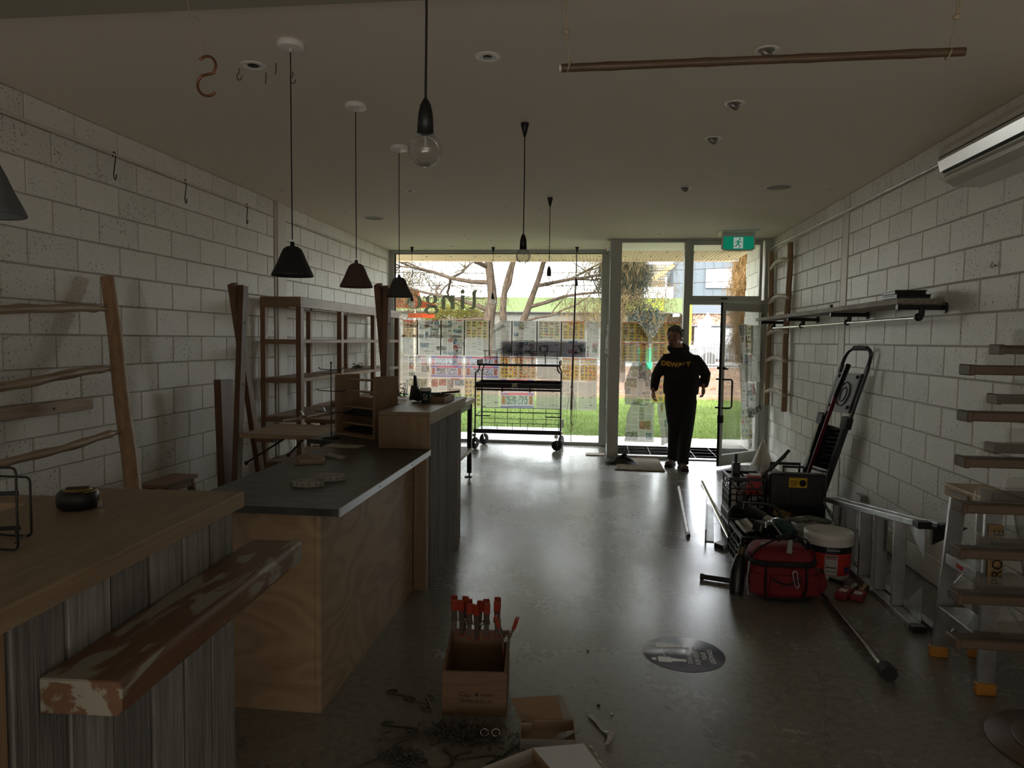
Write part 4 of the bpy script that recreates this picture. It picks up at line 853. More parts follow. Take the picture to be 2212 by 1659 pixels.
# low stool
sl = thing('low_stool', 'low wooden step stool with splayed legs by the left wall', 'stool', (-2.94, 4.62, 0))
ob('seat', MB().bx(-0.10, 0.10, -0.21, 0.20, 0.575, 0.60), TEAK_Y, sl, bevel=0.004)
for a, b in ((-1, -1), (1, -1), (-1, 1), (1, 1)): ob('leg', MB().beam((a * 0.12, b * 0.23, 0.0), (a * 0.07, b * 0.14, 0.575), 0.05, 0.03, (0, 1, 0)), TEAK_Z, sl, bevel=0.003)
for a in (-1, 1): ob('rail', MB().bx(a * 0.08 - 0.01, a * 0.08 + 0.01, -0.15, 0.15, 0.53, 0.574), TEAK_Y, sl)
# branch ladder against the left wall
LD = thing('branch_ladder', 'large rustic ladder of stripped branches leaning on the left wall', 'ladder', (-2.8, 3.7, 0))
def zx(z): return -3.165 + (1.96 - z) * 0.305
ob('rail', MB().tube(curvepts([(zx(0.0), 3.70, 0.0), (zx(0.65), 3.98, 0.66), (zx(1.2), 4.13, 1.2), (zx(1.6), 4.25, 1.6), (zx(1.96), 4.34, 1.962)], 6), [0.050 - 0.0004 * i for i in range(25)], 14), STICK_Z, LD, world=True)
ob('rail', MB().tube(curvepts([(zx(0.0), 2.58, 0.0), (zx(0.65), 2.75, 0.66), (zx(1.2), 2.85, 1.2), (zx(1.96), 3.0, 1.962)], 6), 0.048, 14), STICK_Z, LD, world=True)
def rung(y0, z0, y1, z1, w, r0=0.026):
    P = []; n = 9
    for i in range(n): t = i / (n - 1); z = z0 + (z1 - z0) * t + w[i % len(w)]; P.append((zx(z) - 0.01, y0 + (y1 - y0) * t, z))
    Q = curvepts(P, 4); g = random.Random(int(z0 * 100)); return MB().tube(Q, [r0 * (1 + 0.10 * math.sin(i * 0.9) + 0.05 * g.uniform(-1, 1)) * (0.62 if i > len(Q) - 4 else 1) for i in range(len(Q))], 10)
ob('rung', rung(2.90, 1.70, 4.27, 1.757, (0, .004, 0, -.006, .003, 0, .008, .006, 0)), STICK_Y, LD, world=True)
ob('rung', rung(2.83, 1.315, 4.16, 1.383, (0, .005, -.012, -.014, -.01, .0, .006, .008, 0)), STICK_Y, LD, world=True)
ob('rung', rung(2.75, 0.955, 4.07, 1.005, (0, 0, -.01, -.008, -.01, -.012, -.006, .002, 0), 0.022), STICK_Y, LD, world=True)
ob('rung', rung(2.65, 0.5, 3.93, 0.52, (0, .01, 0, -.01, 0)), STICK_Y, LD, world=True)
wbd = thing('wall_rail_board', 'knotty timber board fixed to the left wall behind the branch ladder', 'board', (-3.2, 3.9, 1.15))
ob('board', MB().bx(-3.231, -3.205, 3.0, 4.235, 1.118, 1.192), STICK_Y, wbd, world=True, bevel=0.003); ob('knot', MB().cyl((-3.2055, 3.90, 1.15), (-3.203, 3.90, 1.15), 0.008, n=10), BLACKM, wbd, world=True)
# hanging rails with hooks on the walls
def hook_pts(s=1.0, a=0.0):
    P = [(-0.030, 0.012), (-0.026, 0.034), (-0.008, 0.046), (0.014, 0.040), (0.022, 0.018), (0.010, -0.02), (-0.010, -0.062), (-0.020, -0.095), (-0.012, -0.118), (0.008, -0.126), (0.024, -0.115), (0.030, -0.09)]
    return [(s * x, s * z) for x, z in P]
wrl = thing('wall_rod', 'long white rod running along the top of the left wall', 'rod', (-3.2, 4.5, 2.785)); ob('rod', MB().cyl((-3.205, 2.4, 2.785), (-3.205, 6.62, 2.785), 0.008, n=8), WHITEPAINT, wrl, world=True)
for y in (2.8, 4.0, 5.2, 6.4): ob('bracket', MB().cyl((-3.24, y, 2.785), (-3.205, y, 2.785), 0.006, n=6), WHITEPAINT, wrl, world=True)
for i, y in enumerate((4.484, 5.31, 6.295)):
    t = thing('s_hook', ('nearest', 'middle', 'farthest')[i] + ' black S-hook hanging on the left wall rod', 'hook', (-3.203, y, 2.785 - 0.032), 0, 'S-hooks on the left wall rod')
    ob('wire', MB().tube(curvepts([(0.0, y2 * 0.5 + 0.004, z2) for y2, z2 in hook_pts(1.05)], 4), 0.0035, 6), BLACK, t)
for nm, lab, x, y0, y1, z0, z1 in (('wall_rod', 'thin white rod on the far part of the left wall', -3.20, 7.37, 10.8, 2.79, 2.80), ('wall_rod', 'bright thin rod running along the top of the right wall', 2.205, 4.66, 9.75, 2.775, 2.82)):
    t = thing(nm, lab, 'rod', (x, (y0 + y1) / 2, z0)); ob('rod', MB().cyl((x, y0, z0), (x, y1, z1), 0.008, n=8), ALU if x > 0 else WHITEPAINT, t, world=True)
    for k in range(4): yy = y0 + 0.1 + (y1 - y0 - 0.2) * k / 3; zz = z0 + (z1 - z0) * (yy - y0) / (y1 - y0); ob('bracket', MB().cyl((x, yy, zz), (x + (0.04 if x > 0 else -0.045), yy, zz), 0.005, n=6), WHITEPAINT, t, world=True)
# ------------------------------------------------------------------ ceiling fittings
def pendant(x, y, zb, zc, m, lab, h=0.142):
    t = thing('pendant_lamp', lab, 'lamp', (x, y, zc), 0, 'bell pendant lamps over the counters')
    ob('canopy', MB().lathe([(0.001, 0), (0.06, 0), (0.062, -0.004), (0.062, -0.026), (0.058, -0.028), (0.001, -0.028)], n=28), BRIGHTW, t)
    ob('cord_grip', MB().cyl((0, 0, -0.028), (0, 0, -0.045), 0.008, n=10), WHITEP, t)
    L = zb - zc + h + 0.03
    ob('cord', MB().tube([(0, 0, -0.04), (0.001, 0, L * 0.5), (0.003, 0.001, L)], 0.0028, 6), BLACKM, t)
    s = MB().lathe([(0.001, h + 0.020), (0.008, h + 0.020), (0.011, h), (0.028, h - 0.004), (0.042, h - 0.015), (0.054, h - 0.040), (0.068, h - 0.075), (0.085, 0.032), (0.095, 0.010), (0.097, 0.002), (0.094, 0.0), (0.090, 0.006), (0.080, 0.032), (0.062, h - 0.078), (0.048, h - 0.044), (0.036, h - 0.022), (0.001, h - 0.012)], (0.003, 0.001, zb - zc), 40)
    ob('shade', s, m, t); ob('bulb', MB().ball((0.003, 0.001, zb - zc + 0.045), 0.028, 1, 1, 1.2, 16, 10), mat('opal_bulb', (0.65, 0.63, 0.58), 0.3), t); return t
pendant(-1.552, 1.66, 1.893, 2.70, mat('blue_grey_shade', (0.11, 0.12, 0.13), 0.6), 'grey bell pendant lamp cut off by the left picture edge')
pendant(-1.442, 3.268, 1.880, H, mat('black_shade', (0.011, 0.011, 0.012), 0.6), 'black bell pendant lamp, the largest shade over the black counter')
pendant(-1.432, 4.142, 1.892, H, mat('plum_shade', (0.085, 0.045, 0.045), 0.65), 'plum brown bell pendant lamp, middle of the three over the counter')
pendant(-1.430, 5.058, 1.890, H, mat('charcoal_shade', (0.055, 0.053, 0.050), 0.65), 'charcoal bell pendant lamp nearest the shop window')
def edison(x, y, zb, zc, lab, zc_cord=None):
    t = thing('globe_pendant', lab, 'lamp', (x, y, zc), 0, 'bare globe bulb pendants')
    ob('ceiling_cone', MB().lathe([(0.001, 0), (0.026, 0), (0.027, -0.004), (0.007, -0.085), (0.001, -0.086)], n=24), BLACK, t)
    b = zb - zc
    ob('cord', MB().tube([(0, 0, -0.08), (0.0015, 0, (b + 0.2) / 2), (0, 0, b + 0.185)], 0.0035, 8), BLACKM, t)
    ob('lampholder', MB().lathe([(0.001, b + 0.190), (0.006, b + 0.187), (0.015, b + 0.170), (0.0205, b + 0.145), (0.0235, b + 0.092), (0.001, b + 0.092)], n=24), BLACK, t)
    gl = MB().ball((0, 0, b + 0.0475), 0.0475, n=28, m=18); ob('globe', gl, BULBG, t)
    ob('filament_stem', MB().cyl((0, 0, b + 0.085), (0, 0, b + 0.055), 0.005, 0.003, 8), mat('stem_glass', (0.5, 0.5, 0.5), 0.2), t)
    return t
edison(-0.490, 2.0, 2.074, 2.70, 'large bare globe bulb on a black holder, nearest to the camera')
edison(-0.484, 4.584, 2.078, H, 'bare globe bulb hanging in the middle of the room, second from the camera')
edison(-0.482, 6.959, 2.119, H, 'bare globe bulb right of the middle bulb, in front of the window')
edison(-2.78, 10.55, 2.06, H, 'small globe bulb near the left end of the shop window')
edison(-1.565, 10.6, 2.10, H, 'small globe bulb before the big tree in the shop window')
edison(-0.33, 10.6, 2.30, H, 'small globe bulb beside the dark red pole at the window')
def downlight(x, y, lab, r=0.058, tilt=None, dark=0.022):
    t = thing('downlight', lab, 'downlight', (x, y, H), 0, 'recessed ceiling downlights')
    ob('trim_ring', MB().lathe([(r, 0), (r, -0.003), (r - 0.004, -0.005), (r * 0.66, -0.005), (r * 0.64, -0.001)], n=32), BRIGHTW, t)
    ob('baffle', MB().lathe([(r * 0.64, -0.001), (r * 0.60, -0.003), (dark, -0.002), (0.001, -0.002)], n=24), WHITEP if tilt is None else GREYCARD, t)
    if tilt is None: ob('lens', MB().lathe([(dark, -0.0025), (dark * 0.9, -0.0045), (0.001, -0.004)], n=18), DARKSTEEL, t)
    else:
        M0 = MB(); M0.M = Euler(tilt).to_matrix().to_4x4(); M0.lathe([(0.001, 0.002), (0.032, 0.002), (0.036, -0.002), (0.036, -0.022), (0.031, -0.024), (0.028, -0.014), (0.001, -0.012)], n=24); ob('lamp_head', M0, mat('lamp_metal', (0.34, 0.32, 0.29), 0.35, 0.6), t)
    return t
downlight(-0.556, 3.509, 'flat white downlight above the middle of the room, nearest row', 0.062)
downlight(-1.748, 3.518, 'shadowed flat downlight near the hanging copper S-hook', 0.06, dark=0.028)
for x, y, lab in ((0.754, 3.546, 'tilted downlight above the bamboo pole'), (0.746, 4.301, 'tilted downlight, second along the right ceiling row'), (0.739, 5.018, 'tilted downlight, third along the right ceiling row'), (0.737, 6.57, 'tilted downlight, fourth along the right ceiling row')):
    downlight(x, y, lab, 0.056, (0.75, 0.55, 0.3))
downlight(-1.75, 6.564, 'small flat downlight between the pendant cords', 0.052)
downlight(-1.778, 9.422, 'small downlight over the left part of the window', 0.05); downlight(-2.172, 10.49, 'small downlight tight to the window head, left one', 0.05); downlight(-0.721, 10.522, 'small downlight tight to the window head, right one', 0.05); downlight(0.735, 9.341, 'small downlight in front of the sidelight', 0.05)
for x, y, lab in ((-2.557, 8.018, 'round ceiling speaker grille left of the pendants'), (1.545, 6.599, 'round ceiling speaker grille on the right')):
    t = thing('ceiling_speaker', lab, 'speaker', (x, y, H)); ob('rim', MB().lathe([(0.12, 0), (0.12, -0.004), (0.105, -0.006), (0.104, -0.001)], n=36), WHITEP, t); ob('grille', MB().lathe([(0.104, -0.002), (0.001, -0.004)], n=36), GREYCARD, t)
CLIPS = ['left of the nearest globe pendant cord, above the branch ladder', 'left of the black pendant, by the wall rod', 'left of the black pendant, one block further', 'between the two hanging globe bulbs, left one', 'between the two hanging globe bulbs, lower left', 'right of the middle globe bulb cord', 'just beside the middle globe bulb cord', 'above the right wall rod, nearest', 'above the right wall rod, second', 'above the right wall rod, farthest', 'by the window, left of three', 'by the window, middle of three', 'by the window, right of three', 'above the shelving unit, nearer', 'above the shelving unit, farther', 'at the edge of the ceiling bulkhead']
for k, (x, y) in enumerate([(-2.984, 5.885), (-3.129, 6.464), (-2.944, 6.474), (-0.967, 7.414), (-1.108, 7.702), (-0.635, 7.562), (-0.845, 7.944), (1.99, 6.184), (1.997, 6.722), (2.058, 7.302), (-1.78, 9.75), (-1.5, 9.9), (-1.2, 10.0), (-2.7, 7.2), (-2.75, 7.6), (-1.32, 2.45)]):
    t = thing('ceiling_clip', 'tiny white ceiling clip ' + CLIPS[k], 'clip', (x, y, H), 0.4 * k, 'tiny ceiling clips')
    ob('clip', MB().tube([(-0.02, 0, -0.001), (-0.012, 0.004, -0.008), (0, 0, -0.003), (0.012, 0.006, -0.009), (0.022, 0, -0.001)], 0.003, 5), WHITEP, t)
for k, (x, y, lab) in enumerate(((-1.84, 3.55, 'dark cup hook on the ceiling left of the shadowed downlight'), (-1.73, 3.62, 'dark straight screw hook beside the shadowed downlight'), (-1.62, 3.50, 'thin dark hook at the rim of the shadowed downlight'), (-1.585, 3.62, 'round dark cup hook right of the shadowed downlight'))):
    t = thing('cup_hook', lab, 'hook', (x, y, H)); P = [(0, 0, 0), (0, 0, -0.02), (-0.012, 0, -0.035), (-0.008, 0, -0.055), (0.008, 0, -0.058), (0.014, 0, -0.04)] if k in (0, 3) else [(0, 0, 0), (0, 0, -0.03), (-0.004, 0, -0.055)]
    ob('wire', MB().tube(curvepts(P, 3), 0.0022, 5), DARKSTEEL, t)
# exit sign
ex = thing('exit_sign', 'green and white running-man exit sign hanging above the door', 'sign', (1.70, 9.28, H))
ob('ceiling_plate', MB().bx(-0.24, 0.23, -0.20, 0.16, -0.008, 0), WHITEP, ex, bevel=0.002)
ob('housing', MB().prism([(-0.19, -0.008), (0.20, -0.008), (0.205, -0.20), (0.17, -0.222), (0.0, -0.228), (-0.16, -0.222), (-0.195, -0.20)], -0.02, 0.04), WHITEP, ex, bevel=0.004)
EG = mat('exit_green', (0.0, 0.20, 0.11), 0.4, emit=(0.0, 0.24, 0.13), estr=0.12); EW = mat('exit_white', (0.6, 0.62, 0.6), 0.4, emit=(0.5, 0.55, 0.52), estr=0.1)
ob('green_panel', MB().prism([(-0.175, -0.05), (0.185, -0.05), (0.188, -0.195), (0.15, -0.208), (-0.14, -0.208), (-0.18, -0.195)], -0.024, -0.019), EG, ex)
ob('door_symbol', MB().bx(-0.055, 0.058, -0.0265, -0.0235, -0.196, -0.062), EW, ex)
rm = MB(); rm.cyl((0.018, -0.030, -0.083), (0.018, -0.0262, -0.083), 0.0115, n=14)
for a, b, w in (((0.006, -0.100), (-0.004, -0.140), 0.024), ((-0.004, -0.138), (0.022, -0.165), 0.013), ((0.022, -0.163), (0.018, -0.190), 0.011), ((-0.006, -0.140), (-0.022, -0.168), 0.013), ((-0.022, -0.166), (-0.052, -0.170), 0.011), ((0.008, -0.102), (0.034, -0.122), 0.009), ((0.034, -0.122), (0.048, -0.112), 0.008), ((0.0, -0.102), (-0.026, -0.112), 0.009), ((-0.026, -0.112), (-0.034, -0.134), 0.008)):
    rm.beam((a[0], -0.0275, a[1]), (b[0], -0.0275, b[1]), w, 0.003, (0, 1, 0))
ob('running_figure', rm, EG, ex)
# air conditioner
ac = thing('air_conditioner', 'white split air conditioner high on the right wall', 'air conditioner', (2.24, 4.17, 2.53))
pf = [(2.242, 2.80), (2.12, 2.80), (2.03, 2.78), (1.995, 2.735), (1.985, 2.68), (2.00, 2.62), (2.03, 2.565), (2.08, 2.535), (2.242, 2.53)]
ACM = mat('ac_gloss_white', (0.60, 0.58, 0.53), 0.16, spec=0.7)
ob('casing', MB().prism(pf, 3.70, 4.62, 'XZ'), ACM, ac, world=True, bevel=0.006, seg=2)
ob('casing_seam', MB().beam((1.985, 3.72, 2.70), (1.985, 4.60, 2.70), 0.004, 0.004), BLACKM, ac, world=True)
ob('outlet_slot', MB().beam((2.003, 3.73, 2.612), (2.003, 4.57, 2.612), 0.018, 0.012, (1, 0, 0.4)), BLACKM, ac, world=True)
ob('louvre', MB().beam((2.012, 3.74, 2.590), (2.012, 4.57, 2.590), 0.006, 0.050, (0.5, 0, 1)), ACM, ac, world=True, bevel=0.002)
ob('brand_plate', MB().bx(1.983, 1.986, 4.33, 4.39, 2.712, 2.725), CHROME, ac, world=True)
# hanging bamboo pole
bp_ = thing('bamboo_pole', 'long bamboo pole hung horizontally from the ceiling by cords', 'pole', (0.45, 2.3, 2.447))
ob('cane', MB().tube([(-0.130 + 1.18 * i / 24, 2.3, 2.443 + 0.010 * i / 24) for i in range(25)], [0.0125 + (0.0015 if i % 6 == 3 else 0) for i in range(25)], 14), BAMBOO, bp_, world=True)
ob('end_tip', MB().cyl((-0.137, 2.3, 2.443), (-0.130, 2.3, 2.443), 0.011, n=12), WHITEP, bp_, world=True)
for x, dx in ((-0.105, -0.02), (1.005, 0.03)):
    cr = ob('cord', MB().tube([(x, 2.3, 2.445), (x + dx * 0.6, 2.3, 2.55)], 0.0022, 6).tube([(x + 0.006 * math.cos(a), 2.3 + 0.015 * math.sin(a), 2.447 + 0.015 * math.cos(a)) for a in np.linspace(0, 2 * PI, 12)], 0.0025, 5).tube([(x + dx * 0.6, 2.3, 2.55), (x + dx * 0.85 - 0.006, 2.3, 2.62), (x + dx, 2.3, 2.70)], 0.003, 6).tube([(x + dx * 0.6, 2.3, 2.55), (x + dx * 0.85 + 0.008, 2.302, 2.62), (x + dx, 2.3, 2.70)], 0.003, 6), ROPE, bp_, world=True)
    ob('knot', MB().ball((x + dx * 0.6, 2.3, 2.553), 0.009, 1.3, 1, 1, 10, 8), ROPE, bp_, world=True)
# copper S hook on string
sk = thing('copper_s_hook', 'large copper S-hook hanging on a string from the ceiling', 'hook', (-1.24, 2.2, 2.42))
def arc(cx, cz, r, a0, a1, n=14): return [(cx + r * math.cos(math.radians(a0 + (a1 - a0) * i / n)), 2.2, cz + r * math.sin(math.radians(a0 + (a1 - a0) * i / n))) for i in range(n + 1)]
ob('hook', MB().tube(curvepts(arc(-1.248, 2.448, 0.030, 140, -50, 10) + arc(-1.246, 2.389, 0.034, 100, 320, 12)[1:], 3), 0.0042, 10), COPPER, sk, world=True)
ob('string', MB().tube([(-1.25, 2.2, 2.480), (-1.285, 2.2, 2.555), (-1.305, 2.2, 2.62), (-1.318, 2.2, 2.70)], 0.0014, 5).tube([(-1.305, 2.2, 2.60), (-1.285, 2.2, 2.602), (-1.27, 2.2, 2.585)], 0.001, 4), ROPE, sk, world=True)
# dark red pole hanging at the window
rp = thing('window_pole', 'dark red pole with looped cord hanging before the shop window', 'pole', (-0.36, 10.70, 0.23))
ob('pole', MB().cyl((-0.375, 10.70, 0.63), (-0.345, 10.70, 2.52), 0.014, n=12), mat('oxblood', (0.09, 0.018, 0.018), 0.4), rp, world=True)
ob('upper_rod', MB().cyl((-0.345, 10.70, 2.52), (-0.337, 10.70, 2.95), 0.008, n=8), STEEL, rp, world=True)
ob('grip', MB().cyl((-0.378, 10.70, 0.56), (-0.374, 10.70, 0.76), 0.017, n=12), BLACKP, rp, world=True)
for dx, zb in ((-0.05, 0.16), (0.05, 0.20), (-0.01, 0.02), (0.03, 0.30)):
    ob('cord_loop', MB().tube(curvepts([(-0.37, 10.68, 0.9), (-0.37 + dx * 1.3, 10.68, 0.6), (-0.37 + dx * 1.2, 10.68, 0.35), (-0.37 + dx * 0.4, 10.68, zb + 0.06), (-0.365 - dx * 0.3, 10.68, 0.4), (-0.37, 10.68, 0.88)], 5), 0.003, 5), ROPE, rp, world=True)
ob('cord_knot', MB().ball((-0.37, 10.685, 0.90), 0.022, 1.2, 1, 1, 10, 8), ROPE, rp, world=True)

# ------------------------------------------------------------------ trolley before the window
TR_ = thing('shop_trolley', 'black metal tiered trolley on four castors in front of the shop window', 'trolley', (-1.13, 10.5, 0))
def tp_(name, mb, m=BLACK, par=None, **k): return ob(name, mb, m, par or TR_, world=True, **k)
xL, xR, yf, yb_ = -1.752, -0.512, 10.25, 10.72
for x in (xL, xR):
    s = 1 if x < -1 else -1
    tp_('side_frame', MB().tube([(x, yf, 0.17), (x, yf, 1.12)] + [(x + s * 0.06 * math.sin(a), yf, 1.12 + 0.10 * (1 - math.cos(a)) * 1.0) for a in (0.4, 0.9, 1.57)], 0.011, 8).tube([(x + s * 0.02, yb_, 0.17), (x + s * 0.02, yb_, 1.12), (x + s * 0.05, yb_, 1.2), (x + s * 0.07, yb_, 1.22)], 0.011, 8))
    tp_('side_rail', MB().tube([(x, yf, 0.49), (x, yb_, 0.50)], 0.008, 6))
tp_('bottom_shelf', MB().bx(xL, xR, yf, yb_, 0.255, 0.275)); tp_('bottom_lip', MB().bx(xL - 0.02, xR + 0.015, yf - 0.012, yf, 0.235, 0.295)); tp_('shelf_sheet', MB().bx(xL + 0.02, xR - 0.02, yf + 0.01, yb_ - 0.01, 0.276, 0.28), mat('pale_sheet', (0.45, 0.47, 0.5), 0.25, 0.4))
tp_('drawer_tray', MB().bx(xL - 0.005, xR + 0.005, yf - 0.02, yf, 0.895, 0.965).bx(xL, xR, yf, yb_, 0.895, 0.905).bx(xL, xR, yb_ - 0.01, yb_, 0.905, 0.985).bx(xL, xL + 0.01, yf, yb_, 0.905, 0.975).bx(xR - 0.01, xR, yf, yb_, 0.905, 0.975), bevel=0.002)
tp_('under_rail', MB().bx(xL + 0.01, xR - 0.01, yf + 0.02, yf + 0.06, 0.855, 0.882).cb((-1.36, yf, 0.868), (0.02, 0.03, 0.06)).cb((-0.96, yf, 0.868), (0.02, 0.03, 0.06)))
tp_('brand_label', MB().bx(-1.216, -1.14, yf - 0.0225, yf - 0.020, 0.91, 0.965), mat('label_cream', (0.45, 0.42, 0.32), 0.5))
tp_('top_tray', MB().bx(xL + 0.03, xR - 0.03, yf, yb_, 1.225, 1.232).bx(xL + 0.03, xR - 0.03, yf - 0.01, yf, 1.215, 1.245).bx(xL + 0.02, xL + 0.035, yf, yb_, 1.215, 1.30).bx(xR - 0.035, xR - 0.02, yf, yb_, 1.215, 1.30), bevel=0.002)
for y, z0, z1, zz, x0, x1, n, nm in ((yb_, 1.235, 1.42, (1.42, 1.33), -1.69, -0.60, 7, 'top_guard'), (yf + 0.03, 1.235, 1.40, (1.40,), -1.55, -0.74, 5, 'top_guard'), (yb_, 0.28, 0.565, (0.565, 0.50, 0.40), xL + 0.03, xR - 0.05, 7, 'wire_basket'), (yf + 0.02, 0.28, 0.385, (0.385,), xL + 0.10, xR - 0.03, 6, 'wire_basket')):
    w = MB()
    for i in range(n): x = x0 + (x1 - x0) * i / (n - 1); w.cyl((x, y, z0), (x, y, z1), 0.0045, n=6)
    for z in zz: w.cyl((x0 - 0.02, y, z), (x1 + 0.02, y, z), 0.0045, n=6)
    tp_(nm, w)
for x, s in ((xL, 1), (xR, -1)): tp_('latch_bar', MB().cyl((x, yf, 0.49), (x + s * 0.22, yf, 0.49), 0.008, n=8)); tp_('side_bar', MB().beam((x + s * 0.02, yb_, 0.495), (x + s * 1.2, yb_, 0.497), 0.01, 0.012) if s == 1 else MB().cb((x + 0.03, yf + 0.05, 0.40), (0.03, 0.05, 0.12)), BLACK if s == 1 else STEEL)
def castor(x, y, r, a, m):
    f = tp_('castor_fork', MB().cb((x, y, 0.205), (0.05, 0.05, 0.04)).beam((x, y - 0.02 * math.cos(a), 0.19), (x + 0.02, y - 0.02, r), 0.03, 0.006).beam((x, y + 0.02, 0.19), (x + 0.02, y + 0.02, r), 0.03, 0.006), STEEL)
    M0 = MB(); M0.M = Matrix.Translation((x + 0.01, y, r)) @ Matrix.Rotation(a, 4, 'Z'); M0.lathe([(0.001, -0.016), (r * 0.75, -0.016), (r * 0.8, -0.012), (r, -0.010), (r, 0.010), (r * 0.8, 0.012), (r * 0.75, 0.016), (0.001, 0.016)], n=24, axis='Y')
    ob('castor_wheel', M0, m, f)
castor(xL - 0.01, yf, 0.085, 1.1, RUBBER); castor(xL + 0.05, yb_, 0.085, 0.9, RUBBER); castor(xR - 0.06, yf + 0.03, 0.075, 0.25, RUBBER); castor(xR - 0.02, yb_, 0.085, 1.2, RUBBER)
# mat, cloth, board near the door
mt = thing('door_mat', 'woven jute door mat on the concrete before the sidelight', 'mat', (0.54, 9.38, 0)); JUTE = mat('jute', (0.40, 0.33, 0.25), 0.95, c2=(0.26, 0.21, 0.16), nscale=60, bump=1.0, bscale=90)
ob('weave', MB().prism([(0.235, 8.87), (0.845, 8.86), (0.838, 9.90), (0.37, 9.89), (0.30, 9.6)], 0.001, 0.014, 'XY'), JUTE, mt, world=True)
g = random.Random(4); nb = MB()
for i in range(34):
    y = 8.88 + 0.03 * i; nb.bx(0.26 + 0.08 * min(1, (y - 8.87)) , 0.835, y, y + 0.018, 0.014, 0.019)
ob('weave_rows', nb, JUTE, mt, world=True)['kind'] = 'stuff'
cl = MB(); n = 14; g = random.Random(9); vs = []; fs = []
for i in range(n):
    for j in range(n):
        u, v = i / (n - 1), j / (n - 1); x = 0.13 + 0.40 * u; y = 9.30 + 0.28 * v - 0.1 * u; z = 0.022 + 0.05 * max(0, math.sin(PI * u) * math.sin(PI * v)) * (1 + g.uniform(-.5, .5)) + (0.05 * math.exp(-((u - .6) ** 2 + (v - .6) ** 2) * 20)); vs.append((x + g.uniform(-.01, .01), y + g.uniform(-.01, .01), z))
fs = [(i * n + j, (i + 1) * n + j, (i + 1) * n + j + 1, i * n + j + 1) for i in range(n - 1) for j in range(n - 1)]
cl.add(vs, fs, True); o = tag(ob('dark_cloth', cl, BLACKM), 'crumpled dark cloth on the left corner of the door mat', 'cloth')
fb = tag(ob('flat_board', MB().bx(-0.14, 0.12, 9.95, 10.15, 0.001, 0.012), PINE_X), 'thin flat board on the floor left of the door mat', 'board')
# white felt cone
cn = thing('white_cone', 'white cone-shaped funnel standing on the floor behind the open door', 'cone', (2.045, 9.1, 0)); ob('cone_skin', MB().lathe([(0.155, 0.0), (0.150, 0.05), (0.09, 0.20), (0.03, 0.35), (0.004, 0.41), (0.001, 0.412)], n=32), mat('cream_felt', (0.66, 0.62, 0.54), 0.8), cn)
ob('cone_hem', MB().lathe([(0.157, 0.0), (0.160, 0.004), (0.157, 0.012)], n=32), WHITEP, cn)
# floor decal
dc = thing('floor_sticker', 'round blue-grey distancing sticker on the concrete floor', 'sticker', (0.466, 3.668, 0.0008), math.radians(0))
ob('disc', MB().lathe([(0.207, 0), (0.207, 0.0008), (0.001, 0.0008)], n=48), mat('decal_blue', (0.26, 0.285, 0.38), 0.30, c2=(0.30, 0.325, 0.42), nscale=12), dc)
DW_ = mat('decal_white', (0.8, 0.8, 0.8), 0.4)
def flatM(x, y): return TR((x, y, 0.0014), (0, 0, PI / 2))
for s, x, sz in (('THANK YOU', 0.025, 0.034), ('FOR KEEPING', 0.062, 0.034), ('YOUR', 0.100, 0.034), ('DISTANCE', 0.137, 0.034)): text('lettering', s, sz, DW_, flatM(x, -0.02), dc, ext=0.0003)
for k, y in enumerate((0.085, -0.085)):
    pm = MB(); pm.cyl((-0.155, y, 0.001), (-0.155, y, 0.0018), 0.013, n=14); pm.prism([(-0.135, y - 0.026), (-0.128, y - 0.03), (-0.07, y - 0.03), (-0.07, y - 0.018), (-0.045 + 0.0 * k, y - (0.03 if k == 0 else 0.018)), (-0.045, y - 0.014), (0.005, y - 0.014), (0.005, y - 0.002), (-0.04, y), (0.005, y + 0.002), (0.005, y + 0.014), (-0.045, y + 0.014), (-0.045, y + (0.03 if k == 0 else 0.018)), (-0.07, y + 0.018), (-0.07, y + 0.03), (-0.128, y + 0.03), (-0.135, y + 0.026)], 0.001, 0.0018, 'XY')
    ob('figure_symbol', pm, DW_, dc)
ob('arrow_symbol', MB().beam((-0.10, -0.045, 0.0014), (-0.10, 0.045, 0.0014), 0.004, 0.0008).prism([(-0.108, 0.04), (-0.092, 0.04), (-0.10, 0.052)], 0.001, 0.0018, 'XY').prism([(-0.108, -0.04), (-0.10, -0.052), (-0.092, -0.04)], 0.001, 0.0018, 'XY'), DW_, dc)
text('lettering', '1.5m', 0.028, DW_, flatM(-0.062, 0), dc, ext=0.0003)

